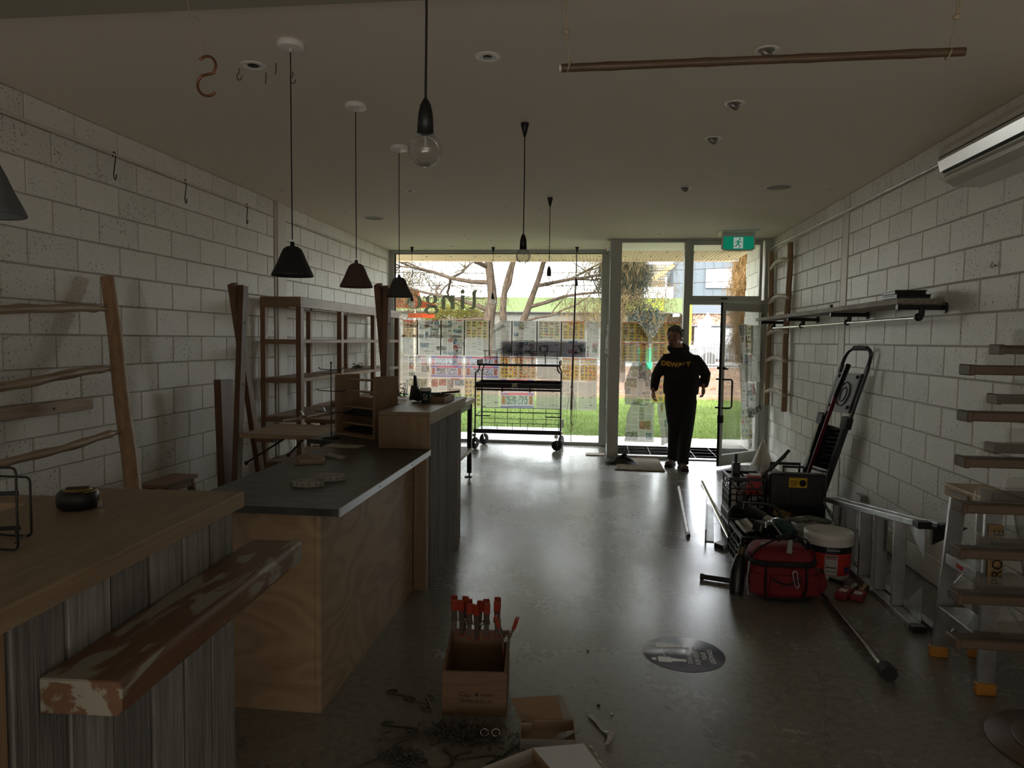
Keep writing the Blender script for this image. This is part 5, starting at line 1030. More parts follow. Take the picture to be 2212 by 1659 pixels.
# ------------------------------------------------------------------ right wall: shelf and wooden ladder
XW = (2.236, 2.140)
RSH = thing('pipe_shelf', 'driftwood plank shelf on black pipe brackets along the right wall', 'shelf', (2.1, 7.1, 1.88))
for i, (a, b, x0) in enumerate(((5.02, 7.2, 1.955), (7.21, 9.3, 1.95))):
    n = 14; P = [(x0 + 0.008 * math.sin(k * 1.7 + i), a + (b - a) * k / n) for k in range(n + 1)]
    ob('plank', MB().prism([(XW[i], a), (XW[i], b)] + list(reversed(P)), 1.862, 1.900, 'XY'), SHELFTIM, RSH, world=True, bevel=0.003)
for y in (4.99, 6.35, 7.72, 8.95):
    b = ob('bracket_pipe', MB().cyl((1.95, y, 1.838), (2.238, y, 1.838), 0.017, n=12), BLACK, RSH, world=True)
    for nm, mbb in (('pipe_flange', MB().cyl((2.226, y, 1.838), (2.241, y, 1.838), 0.035, n=16)), ('pipe_elbow', MB().tube(curvepts([(2.09, y, 1.838), (2.09, y, 1.79), (2.075, y + 0.03, 1.772)], 4), 0.020, 10).ball((2.08, y + 0.01, 1.775), 0.028, n=12, m=8)), ('end_cap', MB().cyl((1.938, y, 1.838), (1.955, y, 1.838), 0.020, n=12))):
        ob(nm, mbb, BLACK, b)
    ob('stop_peg', MB().bx(1.95, 1.97, y + 0.04, y + 0.07, 1.900, 1.925), BLACK, RSH, world=True)
for a, b in ((5.02, 6.33), (6.40, 7.70), (7.76, 8.93)): ob('hanging_rail', MB().cyl((2.075, a, 1.770), (2.075, b, 1.770), 0.012, n=12), STEEL, RSH, world=True)
for i, (a, b, z, lab) in enumerate((((1.965, 5.05), (2.17, 5.30), 1.901, 'flat black box lying on the near end of the pipe shelf'), ((1.955, 5.07), (2.15, 5.28), 1.929, 'smaller black box on top of the flat black box'))):
    t = thing('black_box', lab, 'box', ((a[0] + b[0]) / 2, (a[1] + b[1]) / 2, z)); ob('box_body', MB().bx(a[0], b[0], a[1], b[1], z, z + 0.020), BLACKP, t, world=True, bevel=0.003); ob('box_lid', MB().bx(a[0] - 0.003, b[0] + 0.003, a[1] - 0.003, b[1] + 0.003, z + 0.020, z + 0.027), BLACKP, t, world=True)
WLD = thing('driftwood_ladder', 'wavy orange-brown branch ladder hung flat on the right wall', 'ladder', (2.2, 9.1, 0.8))
def wav(y, s, z0=0.79, z1=2.76): return curvepts([(2.19 + 0.006 * math.sin(z * 3 + s), y + 0.018 * math.sin(z * 4.1 + s) + 0.01 * math.sin(z * 9), z) for z in np.linspace(z0, z1, 9)], 4)
ob('rail', MB().tube(wav(8.75, 0.6), 0.034, 10), ORWOOD, WLD, world=True); ob('rail', MB().tube(wav(9.62, 2.2), 0.034, 10), ORWOOD, WLD, world=True)
for z in (2.55, 2.12, 1.72, 1.38, 0.98): ob('rung', MB().tube(curvepts([(2.18, 8.70, z), (2.165, 8.95, z + 0.035), (2.16, 9.25, z + 0.03), (2.18, 9.64, z - 0.02)], 4), [0.022, 0.026, 0.03, 0.028, 0.03, 0.027, 0.03, 0.026, 0.028, 0.025, 0.024, 0.02, 0.018], 8), BARK_PALE, WLD, world=True)
wk = thing('wall_eyelet', 'small white eyelet bolt on the right block wall below the air conditioner', 'bolt', (2.225, 4.42, 2.05)); ob('eyelet', MB().lathe([(0.006, -0.012), (0.014, -0.012), (0.016, 0), (0.006, 0)], (0, 0, 0), 14, 'X'), WHITEP, wk); ob('screw', MB().cyl((0.0, 0, 0), (0.016, 0, 0), 0.005, n=8), BLACKM, wk)
pt = thing('power_point', 'small grey power outlet near the floor on the right wall', 'outlet', (2.236, 6.25, 0.30)); ob('outlet_box', MB().bx(-0.045, 0.004, -0.06, 0.06, -0.04, 0.04), mat('outlet_grey', (0.34, 0.34, 0.33), 0.4), pt, bevel=0.004); ob('socket_face', MB().bx(-0.047, -0.045, -0.05, 0.05, -0.03, 0.03), WHITEP, pt)
# ------------------------------------------------------------------ person walking in
def fuse(mb, vox, smooth=4):
    me = mb.mesh('tmp'); o = bpy.data.objects.new('tmp', me); COL.objects.link(o)
    r = o.modifiers.new('r', 'REMESH'); r.mode = 'VOXEL'; r.voxel_size = vox; r.use_smooth_shade = True
    s = o.modifiers.new('s', 'SMOOTH'); s.iterations = smooth; s.factor = 0.6
    dg = bpy.context.evaluated_depsgraph_get(); out = bpy.data.meshes.new_from_object(o.evaluated_get(dg)); bpy.data.objects.remove(o)
    out.polygons.foreach_set('use_smooth', [True] * len(out.polygons)); return out
def loft(mb, secs, n=24):
    # elliptical sections: centre, rx, ry; stacked upwards
    vs = []
    for c, rx, ry in secs: vs += [(c[0] + rx * math.cos(2 * PI * k / n), c[1] + ry * math.sin(2 * PI * k / n), c[2]) for k in range(n)]
    m = len(secs); fs = [(i * n + k, i * n + (k + 1) % n, (i + 1) * n + (k + 1) % n, (i + 1) * n + k) for i in range(m - 1) for k in range(n)]
    mb.add(vs, fs + [tuple(reversed(range(n))), tuple(range((m - 1) * n, m * n))], True); return mb
def setm(me, m): me.materials.clear(); me.materials.append(m); return me
PR = thing('person', 'man in black hooded sweatshirt and black work trousers walking in through the door', 'person', (1.05, 9.25, 0))
bd = MB(); HM = TR((0.948, 9.19, 1.655), (0.10, 0.10, math.radians(-24)))
bd.M = HM
bd.ball((0, 0.012, 0.025), 0.1, 0.80, 0.96, 1.02, 28, 20); bd.ball((0, -0.025, -0.052), 0.068, 0.92, 0.95, 1.05, 20, 14); bd.ball((0, -0.052, -0.092), 0.036, 1.0, 0.8, 0.7)
bd.ball((0, -0.070, 0.030), 0.030, 1.6, 0.6, 0.5); bd.tube([(0, -0.080, 0.028), (0, -0.104, -0.012), (0, -0.109, -0.024)], [0.008, 0.014, 0.016], 10); bd.ball((-0.012, -0.096, -0.028), 0.010); bd.ball((0.012, -0.096, -0.028), 0.010)
bd.ball((-0.042, -0.062, -0.018), 0.028, 1, .8, .9); bd.ball((0.042, -0.062, -0.018), 0.028, 1, .8, .9); bd.ball((0, -0.088, -0.062), 0.018, 1.5, 0.7, 0.7)
for s in (-1, 1): bd.ball((s * 0.084, 0.015, -0.005), 0.028, 0.35, 0.65, 1.1)
bd.M = None
bd.tube([(0.955, 9.215, 1.60), (1.00, 9.25, 1.52), (1.04, 9.27, 1.42)], [0.060, 0.064, 0.075], 16)
loft(bd, [((1.05, 9.27, 0.86), .15, .10), ((1.05, 9.27, 1.05), .15, .11), ((1.06, 9.27, 1.30), .16, .11), ((1.05, 9.27, 1.44), .10, .08)])
def hand(mb, w, side, curl=0.5, fwd=0.0):
    # w: wrist; side: +1 thumb towards +x
    x, y, z = w; mb.tube([(x, y, z + 0.05), (x, y, z)], [0.030, 0.026], 10)
    mb.ball((x, y - 0.008, z - 0.045), 0.05, 0.50, 0.78, 1.0, 14, 10)
    for i, (dy, L) in enumerate(((-0.030, 0.070), (-0.010, 0.080), (0.011, 0.074), (0.030, 0.058))):
        a = Vector((x, y - 0.008 + dy, z - 0.078)); c = curl * (1 + 0.15 * i)
        b = a + Vector((side * math.sin(c * 0.4), 0, -math.cos(c * 0.4))) * L * 0.5; e = b + Vector((side * math.sin(c * 1.5), 0, -math.cos(c * 1.5))) * L * 0.5
        mb.tube([a + Vector((0, 0, 0.03)), a, b, e], [0.0095, 0.0095, 0.0085, 0.0065], 8)
    a = Vector((x, y - 0.036, z - 0.02)); mb.tube([a, a + Vector((side * 0.016, -0.020, -0.030)), a + Vector((side * 0.030, -0.022, -0.062))], [0.013, 0.011, 0.008], 8)
armL = [(0.865, 9.27, 1.365), (0.745, 9.30, 1.16), (0.715, 9.20, 0.985)]; armR = [(1.24, 9.27, 1.355), (1.365, 9.33, 1.18), (1.335, 9.24, 1.045)]
bd.tube([(1.0, 9.27, 1.40)] + armL, [0.05, 0.05, 0.04, 0.028], 10); bd.tube([(1.1, 9.27, 1.40)] + armR, [0.05, 0.05, 0.04, 0.028], 10)
hand(bd, (0.705, 9.19, 0.965), 1, 0.9); hand(bd, (1.325, 9.22, 1.025), -1, 0.8)
legA = [(0.965, 9.28, 0.86), (0.995, 9.27, 0.50), (0.985, 9.36, 0.11)]; legB = [(1.15, 9.28, 0.86), (1.125, 9.19, 0.50), (1.085, 9.10, 0.11)]
for l in (legA, legB): bd.tube(l, [0.08, 0.055, 0.04], 12)
ob('body', setm(fuse(bd, 0.0065, 5), SKIN), None, PR, world=True)
hd = MB(); loft(hd, [((1.055, 9.27, 0.925), .210, .150), ((1.055, 9.27, 0.96), .222, .165), ((1.055, 9.265, 1.05), .226, .175), ((1.06, 9.265, 1.18), .218, .172), ((1.065, 9.27, 1.30), .222, .160), ((1.06, 9.275, 1.38), .190, .135), ((1.045, 9.275, 1.44), .145, .115), ((1.02, 9.27, 1.50), .095, .09)])
for a, rs in ((armL, (0.082, 0.060, 0.047)), (armR, (0.082, 0.064, 0.050))):
    P = [Vector((1.05, 9.27, 1.38))] + [Vector(p) for p in a]; hd.tube([P[0], P[1], (P[1] + P[2]) / 2, P[2], (P[2] + P[3]) / 2, P[3]], [0.07, rs[0], (rs[0] + rs[1]) / 2 + .006, rs[1] + .004, rs[1] - .002, rs[2]], 16)
    hd.ball(tuple(P[3] + (P[2] - P[3]) * 0.12), rs[2] * 1.12, 1, 1, 0.8)
hd.tube([(1.012 + 0.100 * math.cos(t), 9.285 + 0.085 * math.sin(t), 1.512 + 0.030 * math.sin(t)) for t in np.linspace(0, 2 * PI, 20, endpoint=False)], 0.042, 10, True); hd.ball((1.05, 9.37, 1.49), 0.10, 1.1, 0.6, 0.9)
for z in (1.02, 1.10): hd.tube([(0.86, 9.13, z + .02), (1.0, 9.10, z), (1.2, 9.115, z + .03)], 0.022, 8)
hood = ob('sweatshirt', setm(fuse(hd, 0.010, 5), HOOD), None, PR, world=True)
lt = text_mesh('lettering', 'DEWALT', 0.078, 0.002, bold=0.004, sx=1.12); v = [w_.co.copy() for w_ in lt.vertices]
for w_, c in zip(lt.vertices, v):
    wx = 0.968 + c.x; w_.co = (wx, 9.122 - 0.006 + 0.55 * (wx - 1.065) ** 2 - c.z, 1.313 + c.y - 0.01 * math.sin(wx * 14))
ob('lettering', setm(lt, mat('orange_print', (0.62, 0.33, 0.03), 0.6)), None, hood)
tr2 = MB(); loft(tr2, [((1.055, 9.28, 0.80), .165, .125), ((1.055, 9.28, 0.87), .200, .145), ((1.055, 9.28, 0.97), .195, .140)])
for l, rr in ((legA, (.110, .088, .078)), (legB, (.112, .090, .080))):
    a, b, c = [Vector(p) for p in l]; tr2.tube([a, (a + b) / 2, b, (b + c) / 2, c, c - Vector((0, 0, 0.045))], [rr[0], .104, rr[1], .076, .070, .074], 18)
tr2.ball((0.905, 9.27, 0.66), 0.05, 0.4, 1.1, 1.4); tr2.ball((1.215, 9.25, 0.66), 0.05, 0.4, 1.1, 1.4)
ob('trousers', setm(fuse(tr2, 0.010, 5), TROUS), None, PR, world=True)
def boot(x, y, a):
    M0 = Matrix.Translation((x, y, 0)) @ Matrix.Rotation(a, 4, 'Z'); b = MB(); b.M = M0
    b.tube([(0, 0.03, 0.15), (0, 0.02, 0.08), (0, 0.0, 0.055)], [0.055, 0.055, 0.052], 14); b.ball((0, -0.03, 0.055), 0.055, 0.95, 1.6, 0.8); b.ball((0, -0.13, 0.045), 0.05, 1.0, 1.1, 0.75); b.ball((0, 0.045, 0.05), 0.048, 0.9, 1, 0.95)
    o = ob('boot', setm(fuse(b, 0.007, 3), BOOT), None, PR, world=True)
    s = MB(); s.M = M0; P = [(0.042, 0.07), (0.045, 0.0), (0.054, -0.10), (0.046, -0.165), (0.0, -0.188), (-0.046, -0.165), (-0.054, -0.10), (-0.045, 0.0), (-0.042, 0.07), (0, 0.09)]
    s.prism([(p[0], p[1]) for p in reversed(P)], 0.0, 0.026, 'XY'); ob('sole', s, RUBBER, o)
    l = MB(); l.M = M0
    for k in range(4): l.tube([(-0.02, -0.085 + 0.022 * k, 0.088 + 0.009 * k), (0, -0.09 + 0.022 * k, 0.096 + 0.010 * k), (0.02, -0.085 + 0.022 * k, 0.088 + 0.009 * k)], 0.003, 5)
    ob('lace', l, BLACKM, o)
boot(1.075, 9.10, 0.12); boot(0.968, 9.36, -0.35)
hr = MB(); hr.M = HM; hm = MB(); hm.ball((0, 0.014, 0.030), 0.108, 0.81, 0.96, 1.03, 30, 22)
g = random.Random(3); keep = []
for f in hm.f:
    c = sum((Vector(hm.v[i]) for i in f), Vector()) / len(f)
    if c.z > 0.060 + (0.035 if c.y > -0.05 else 0) - (c.y + 0.05) * 1.4 and (c.y > -0.075 or c.z > 0.082): keep.append(f)
vv = [tuple(Vector(v) * (1 + 0.03 * g.uniform(-1, 1))) for v in hm.v]
hr.add(vv, keep, True); ho = ob('hair', hr, HAIR, PR, world=True); so_ = ho.modifiers.new('solidify', 'SOLIDIFY'); so_.thickness = 0.014; so_.offset = 0.2
ct_ = MB(); ct_.M = HM
for i in range(26):
    a = g.uniform(0.3, 2.84); r0 = 0.1; x = 0.088 * math.cos(a); y = 0.014 + 0.10 * math.sin(a); z = g.uniform(-0.04, 0.10); ct_.tube([(x, y, z), (x * 1.15, y * 1.12 + 0.004, z - 0.012), (x * 1.2, y * 1.08, z - 0.03)], [0.008, 0.007, 0.002], 5)
for i in range(16):
    x = g.uniform(-0.06, 0.06); ct_.tube([(x, -0.055, 0.098), (x * 1.1, -0.082, 0.098), (x * 1.25 + 0.01, -0.092, 0.076)], [0.009, 0.008, 0.002], 5)
ob('hair_curls', ct_, HAIR, ho)['kind'] = 'stuff'
ey = MB(); ey.M = HM
for s in (-1, 1): ey.ball((s * 0.031, -0.083, 0.012), 0.011, 1.2, 0.7, 0.7, 12, 8)
for nm, s in (('eye', -1), ('eye', 1)):
    e = MB(); e.M = HM; e.ball((s * 0.031, -0.0835, 0.010), 0.0115, 1.3, 0.7, 0.62, 12, 8); eo = ob(nm, e, mat('eye_white', (0.14, 0.12, 0.11), 0.3), PR, world=True)
    e = MB(); e.M = HM; e.ball((s * 0.031 - 0.002, -0.0905, 0.010), 0.005, 1, 0.5, 1, 10, 6); ob('iris', e, BLACKM, eo)
    e = MB(); e.M = HM; e.tube([(s * 0.012, -0.094, 0.030), (s * 0.030, -0.096, 0.036), (s * 0.050, -0.084, 0.030)], [0.004, 0.005, 0.003], 6); ob('eyebrow', e, HAIR, PR, world=True)
e = MB(); e.M = HM; e.tube([(-0.022, -0.094, -0.055), (0, -0.101, -0.053), (0.022, -0.094, -0.055)], [0.002, 0.004, 0.002], 6); ob('lips', e, mat('lip_brown', (0.16, 0.06, 0.05), 0.5), PR, world=True)
e = MB(); e.M = HM
for x, y, z, r in ((0, -0.092, -0.078, .016), (-0.02, -0.088, -0.080, .013), (0.02, -0.088, -0.080, .013), (0, -0.085, -0.10, .016), (-0.026, -0.088, -0.045, .007), (0.026, -0.088, -0.045, .007), (0, -0.100, -0.043, .006), (-0.013, -0.099, -0.043, .006), (0.013, -0.099, -0.043, .006)): e.ball((x, y, z), r, 1, .6, .9, 10, 8)
ob('beard', setm(fuse(e, 0.003, 2), mat('stubble', (0.11, 0.07, 0.05), 0.8)), None, PR, world=True)

# ------------------------------------------------------------------ newspapers on the glass
PW = (0.60, 0.59, 0.55)
def paint(style, nx, ny, seed):
    g = np.random.default_rng(seed); A = np.ones((ny, nx, 3)) * np.array(PW) * g.uniform(0.94, 1.04)
    def rect(x0, x1, y0, y1, c): A[max(0, int(y0 * ny)):int(y1 * ny), max(0, int(x0 * nx)):int(x1 * nx)] = c
    def photo(x0, x1, y0, y1, c=None):
        ya, yb, xa, xb = int(y0 * ny), min(ny, int(y1 * ny)), int(x0 * nx), min(nx, int(x1 * nx))
        if yb - ya < 2 or xb - xa < 2: return
        h, w = yb - ya, xb - xa; b = g.uniform(0, 1, (h // 2 + 2, w // 2 + 2)); b = np.kron(b, np.ones((2, 2)))[:h, :w, None]
        c = np.array(c if c is not None else (0.40, 0.38, 0.36)); A[ya:yb, xa:xb] = c * (0.45 + 0.95 * b)
    def textblk(x0, x1, y0, y1, d=0.62):
        ya, yb, xa, xb = int(y0 * ny), int(y1 * ny), int(x0 * nx), int(x1 * nx)
        for y in range(ya, yb):
            if y % 2 == 0: continue
            k = g.uniform(d, 0.85, max(0, xb - xa)); A[y, xa:xb] *= k[:, None]
    if style in ('text', 'mixed', 'listing'):
        nc = {'text': 4, 'mixed': 4, 'listing': 6}[style]
        for c in range(nc):
            y = 0.06
            while y < 0.95:
                h = g.uniform(0.08, 0.3); x0, x1 = 0.05 + 0.9 * c / nc, 0.05 + 0.9 * (c + 0.88) / nc; q = g.uniform()
                if style == 'mixed' and q < 0.34: photo(x0, x1 + g.choice([0, 0.2]), y, min(0.96, y + h), [(0.36, 0.35, 0.34), (0.42, 0.22, 0.20), (0.26, 0.33, 0.36), (0.30, 0.34, 0.26)][g.integers(4)])
                elif q < 0.44: rect(x0, x1, y, y + 0.025, (0.22, 0.21, 0.20)); textblk(x0, x1, y + 0.04, min(0.96, y + h))
                else: textblk(x0, x1, y, min(0.96, y + h))
                y += h + 0.02
        if style == 'mixed' and g.uniform() < 0.6: rect(0.62, 0.9, 0.02, 0.06, (0.50, 0.12, 0.12))
        if style == 'listing': rect(0.05, 0.95, 0.02, 0.035, (0.45, 0.22, 0.22)); rect(0.05, 0.6, 0.5, 0.515, (0.45, 0.22, 0.22))
    else:
        base, strip = {'yellow': ((0.60, 0.46, 0.12), (0.60, 0.20, 0.06)), 'cream': ((0.56, 0.52, 0.34), (0.42, 0.40, 0.34)), 'pink': ((0.60, 0.58, 0.60), (0.62, 0.14, 0.28)), 'red': ((0.58, 0.44, 0.26), (0.60, 0.10, 0.08)), 'green': ((0.44, 0.50, 0.36), (0.35, 0.42, 0.25))}[style]
        rect(0.05, 0.95, 0.03, 0.97, base)
        if style == 'pink':
            for y0 in (0.03, 0.47): rect(0.04, 0.96, y0, y0 + 0.07, strip); rect(0.04, 0.22, y0, y0 + 0.07, (0.30, 0.22, 0.48)); rect(0.8, 0.96, y0, y0 + 0.07, (0.30, 0.22, 0.48))
            rect(0.04, 0.96, 0.90, 0.96, (0.32, 0.30, 0.52))
            for y0 in (0.12, 0.56):
                photo(0.06, 0.16, y0, y0 + 0.30, (0.48, 0.2, 0.2)); photo(0.18, 0.49, y0, y0 + 0.30, (0.40, 0.42, 0.46)); photo(0.52, 0.80, y0, y0 + 0.30, (0.42, 0.44, 0.48)); photo(0.83, 0.94, y0, y0 + 0.30, (0.48, 0.24, 0.22))
        else:
            rect(0.05, 0.95, 0.03, 0.09, strip) if style != 'cream' else rect(0.05, 0.12, 0.03, 0.97, strip)
            for i in range(6):
                for j in range(4):
                    x0, y0 = 0.08 + 0.22 * j, 0.11 + 0.145 * i; c = [(0.30, 0.24, 0.14), (0.26, 0.26, 0.28), (0.42, 0.16, 0.10), (0.22, 0.26, 0.16), (0.5, 0.45, 0.4)][g.integers(5)]
                    photo(x0 + 0.01, x0 + 0.15, y0, y0 + 0.085, c)
                    if g.uniform() < 0.5: rect(x0 + 0.10, x0 + 0.19, y0 + 0.08, y0 + 0.115, [(0.62, 0.60, 0.5), (0.6, 0.12, 0.08), (0.62, 0.55, 0.1)][g.integers(3)])
    return np.clip((A / 0.6) ** 1.75 * 0.33 * g.uniform(0.96, 1.04, (ny, nx, 1)), 0.005, 0.9)
def inpoly(u, v, P):
    c = False; j = len(P) - 1
    for i in range(len(P)):
        if (P[i][1] > v) != (P[j][1] > v) and u < (P[j][0] - P[i][0]) * (v - P[i][1]) / (P[j][1] - P[i][1]) + P[i][0]: c = not c
        j = i
    return c
def sheet(label, fn, w, h, style, seed, poly=None, cat='newspaper', group=None, flip=False, res=0.0078):
    nx, ny = max(12, int(w / res)), max(12, int(h / res)); A = paint(style, nx, ny, seed)
    if flip: A = A[::-1]
    V = [fn(i / (nx - 1), 1 - j / (ny - 1)) for j in range(ny) for i in range(nx)]
    F = [(j * nx + i, (j + 1) * nx + i, (j + 1) * nx + i + 1, j * nx + i + 1) for j in range(ny - 1) for i in range(nx - 1) if poly is None or inpoly((i + .5) / (nx - 1), 1 - (j + .5) / (ny - 1), poly)]
    me = bpy.data.meshes.new('newspaper_page'); me.from_pydata(V, [], F); ca = me.color_attributes.new('ink', 'FLOAT_COLOR', 'POINT')
    ca.data.foreach_set('color', np.concatenate([A.reshape(-1, 3), np.ones((nx * ny, 1))], 1).astype(np.float32).ravel()); me.polygons.foreach_set('use_smooth', [True] * len(F)); me.materials.append(NEWS)
    o = bpy.data.objects.new('newspaper_page', me); COL.objects.link(o); return tag(o, label, cat, group)
def flatsheet(label, x0, x1, z0, z1, style, seed, y=10.986, poly=None, **k):
    r = random.Random(seed); a, b, ph = r.uniform(0.001, 0.004), r.uniform(-0.006, 0.006), r.uniform(0, 6)
    def fn(u, v): return (x0 + (x1 - x0) * u + b * v, y - 0.004 - a * (1 + math.sin(5 * u + 3 * v + ph)), z0 + (z1 - z0) * v + b * 0.6 * math.sin(6 * u + ph))
    return sheet(label, fn, x1 - x0, z1 - z0, style, seed, poly, **k)
WG = 'newspaper pages taped over the shop window'
rowA = [(-3.04, -2.80, 'red', 'narrow page with a red block'), (-2.775, -2.43, 'mixed', 'grey photo page'), (-2.41, -2.06, 'mixed', 'text page with small photos'), (-2.04, -1.67, 'cream', 'yellowish advert page'), (-1.63, -1.32, 'text', 'partly peeled page with curled corner'),
        (-1.30, -0.935, 'mixed', 'page with blue picture'), (-0.92, -0.565, 'cream', 'orange-edged catalogue page'), (-0.55, -0.19, 'yellow', 'dark product-grid page'), (-0.175, 0.01, 'text', 'narrow pale page')]
ordn = ['first', 'second', 'third', 'fourth', 'fifth', 'sixth', 'seventh', 'eighth', 'last']
for i, (a, b, s, d) in enumerate(rowA):
    pl = None if i != 4 else [(0.0, 0), (1, 0), (1, 1), (0.45, 1), (0.05, 0.66)]
    flatsheet(f'{d}, upper top-row newspaper on the window, {ordn[i]} from left', a, b, 1.60, 1.885, s, 100 + i, group=WG, poly=pl)
    flatsheet(f'lower half of the top newspaper row on the shop window, {ordn[i]} from the left', a + 0.003, b, 1.335, 1.598, 'mixed' if i % 3 else 'text', 130 + i, group=WG)
    if i < 7: tag(ob('folded_edge', MB().bx(b + 0.001, b + 0.018, 10.935, 10.95, 1.34, 1.88), mat('folded_paper', (0.22, 0.19, 0.15), 0.9)), f'brown folded newspaper edge hanging right of the {ordn[i]} page of the top row', 'paper')
def curl(u, v):
    return (-1.60 + 0.20 * u - 0.08 * (1 - v), 10.93 - 0.05 * math.sin(PI * u), 1.66 + 0.21 * v - 0.05 * u)
sheet('curled grey corner of newsprint peeling off the top row on the shop window', curl, 0.2, 0.24, 'text', 77, [(0.1, 0.0), (1.0, 0.85), (0.75, 1.0)])
rowB = [(-3.05, -2.61, 'mixed', 'portrait photo spread'), (-2.595, -2.065, 'pink', 'wide pink and purple furniture advert'), (-2.05, -1.50, 'pink', 'second pink-banded furniture advert'), (-1.49, -1.215, 'yellow', 'yellow catalogue page behind the trolley'), (-1.21, -0.935, 'red', 'red and yellow catalogue page behind the trolley'), (-0.925, -0.56, 'text', 'plain text page right of the trolley'), (-0.545, -0.27, 'yellow', 'golden product catalogue page'), (-0.26, 0.0, 'yellow', 'orange-bordered product catalogue page')]
for i, (a, b, s, d) in enumerate(rowB): flatsheet(f'{d} in the middle newspaper row on the window', a, b, 0.975 if i > 5 else 0.99, 1.325, s, 160 + i, group=WG)
rowC = [(-3.05, -2.61, 'mixed', 'photo strip page'), (-2.595, -2.06, 'mixed', 'page with orange picture behind the coffee cup'), (-2.05, -1.78, 'cream', 'yellow-headed page'), (-1.775, -1.505, 'text', 'pale sketch page left of the trolley'), (-1.49, -0.945, 'pink', 'wide lilac advert seen through the trolley'), (-0.925, -0.56, 'listing', 'listings page at the trolley end'), (-0.545, -0.29, 'listing', 'listings page behind the dark red pole'), (-0.28, 0.0, 'listing', 'pale listings page at the window edge')]
for i, (a, b, s, d) in enumerate(rowC): flatsheet(f'{d} in the bottom newspaper row on the window', a, b, 0.53, 0.985 if i < 6 else 0.97, s, 190 + i, group=WG)
flatsheet('narrow pale newspaper strip beside the window frame, far left', -3.14, -3.055, 0.55, 1.80, 'text', 220)
# writing on the outside of the shop window, seen reversed from inside
GL = vinyl('sign_sage', (0.22, 0.23, 0.18), 0.85)
lg = thing('window_lettering', 'large sage-green shop name on the window glass, seen from behind', 'lettering', (-2.42, 11.0, 2.15))
def ell(cx, cz, rx, rz, n=40): return [(cx + rx * math.cos(2 * PI * k / n), cz + rz * math.sin(2 * PI * k / n)) for k in range(n)]
a0, a1 = 10.998, 11.0
ob('letter_o', MB().ring(ell(-2.857, 2.163, .118, .112), ell(-2.857, 2.163, .055, .103), a0, a1), GL, lg, world=True)
gm = MB().ring(ell(-2.585, 2.205, .092, .070), ell(-2.585, 2.205, .040, .061), a0, a1).ring(ell(-2.585, 2.032, .118, .062), ell(-2.580, 2.030, .062, .047), a0, a1)
gm.prism([(-2.66, 2.135), (-2.50, 2.115), (-2.48, 2.085), (-2.55, 2.075), (-2.68, 2.10)], a0, a1).prism([(-2.66, 2.24), (-2.71, 2.262), (-2.715, 2.245), (-2.665, 2.215)], a0, a1); ob('letter_g', gm, GL, lg, world=True)
nm_ = MB().prism([(-2.425, 2.056), (-2.365, 2.056), (-2.365, 2.19), (-2.375, 2.225), (-2.355, 2.235), (-2.325, 2.225), (-2.28, 2.195), (-2.28, 2.245), (-2.31, 2.27), (-2.37, 2.275), (-2.41, 2.25), (-2.425, 2.21)], a0, a1).prism([(-2.285, 2.056), (-2.222, 2.056), (-2.222, 2.25), (-2.195, 2.268), (-2.285, 2.272)], a0, a1); ob('letter_n', nm_, GL, lg, world=True)
ob('letter_i', MB().prism([(-2.125, 2.056), (-2.065, 2.056), (-2.065, 2.25), (-2.04, 2.268), (-2.125, 2.272)], a0, a1).prism(ell(-2.095, 2.325, .034, .032, 20), a0, a1), GL, lg, world=True)
ob('letter_l', MB().prism([(-2.0, 2.075), (-1.985, 2.055), (-1.93, 2.052), (-1.895, 2.075), (-1.885, 2.12), (-1.885, 2.31), (-1.858, 2.355), (-1.915, 2.345), (-1.938, 2.32), (-1.938, 2.11), (-1.95, 2.082)], a0, a1), GL, lg, world=True)
DKL = mat('dark_lettering', (0.02, 0.02, 0.025), 0.5)
MIR = Matrix.Diagonal((-1, 1, 1, 1))
for s, x, z, sz, lab in (('home | play | learn', -2.63, 1.80, 0.10, 'first line of small reversed shop lettering on the window behind the newspapers'), ('wear | acorn | laine | re', -2.58, 1.64, 0.10, 'second line of small reversed shop lettering on the window'), ('use', -2.42, 1.46, 0.12, 'third short line of reversed shop lettering on the window')):
    me = text_mesh('window_text', s, sz, 0.001, bold=0.0025); me.transform(TR((x, 11.0, z), (PI / 2, 0, 0)) @ MIR); setm(me, DKL); tag(ob('window_text', me, None), lab, 'lettering')
cs_ = thing('closed_sign', 'dark closed sign hung outside behind the newspapers, seen from behind', 'sign', (-0.83, 11.02, 1.45))
ob('panel', MB().bx(-1.485, -0.18, 11.01, 11.016, 1.34, 1.578), glass_material('smoke_acrylic', (0.42, 0.40, 0.46), 0.04), cs_, world=True)
for s, x in (('C', -0.30), ('L', -0.58), ('O', -0.825), ('S', -1.02), ('E', -1.205), ('D', -1.385)):
    me = text_mesh('letter', s, 0.19, 0.001, bold=0.003); me.transform(TR((x, 11.005, 1.45), (PI / 2, 0, 0)) @ MIR); setm(me, mat('sign_letter', (0.01, 0.01, 0.012), 0.4)); ob('lettering', me, None, cs_, world=True)
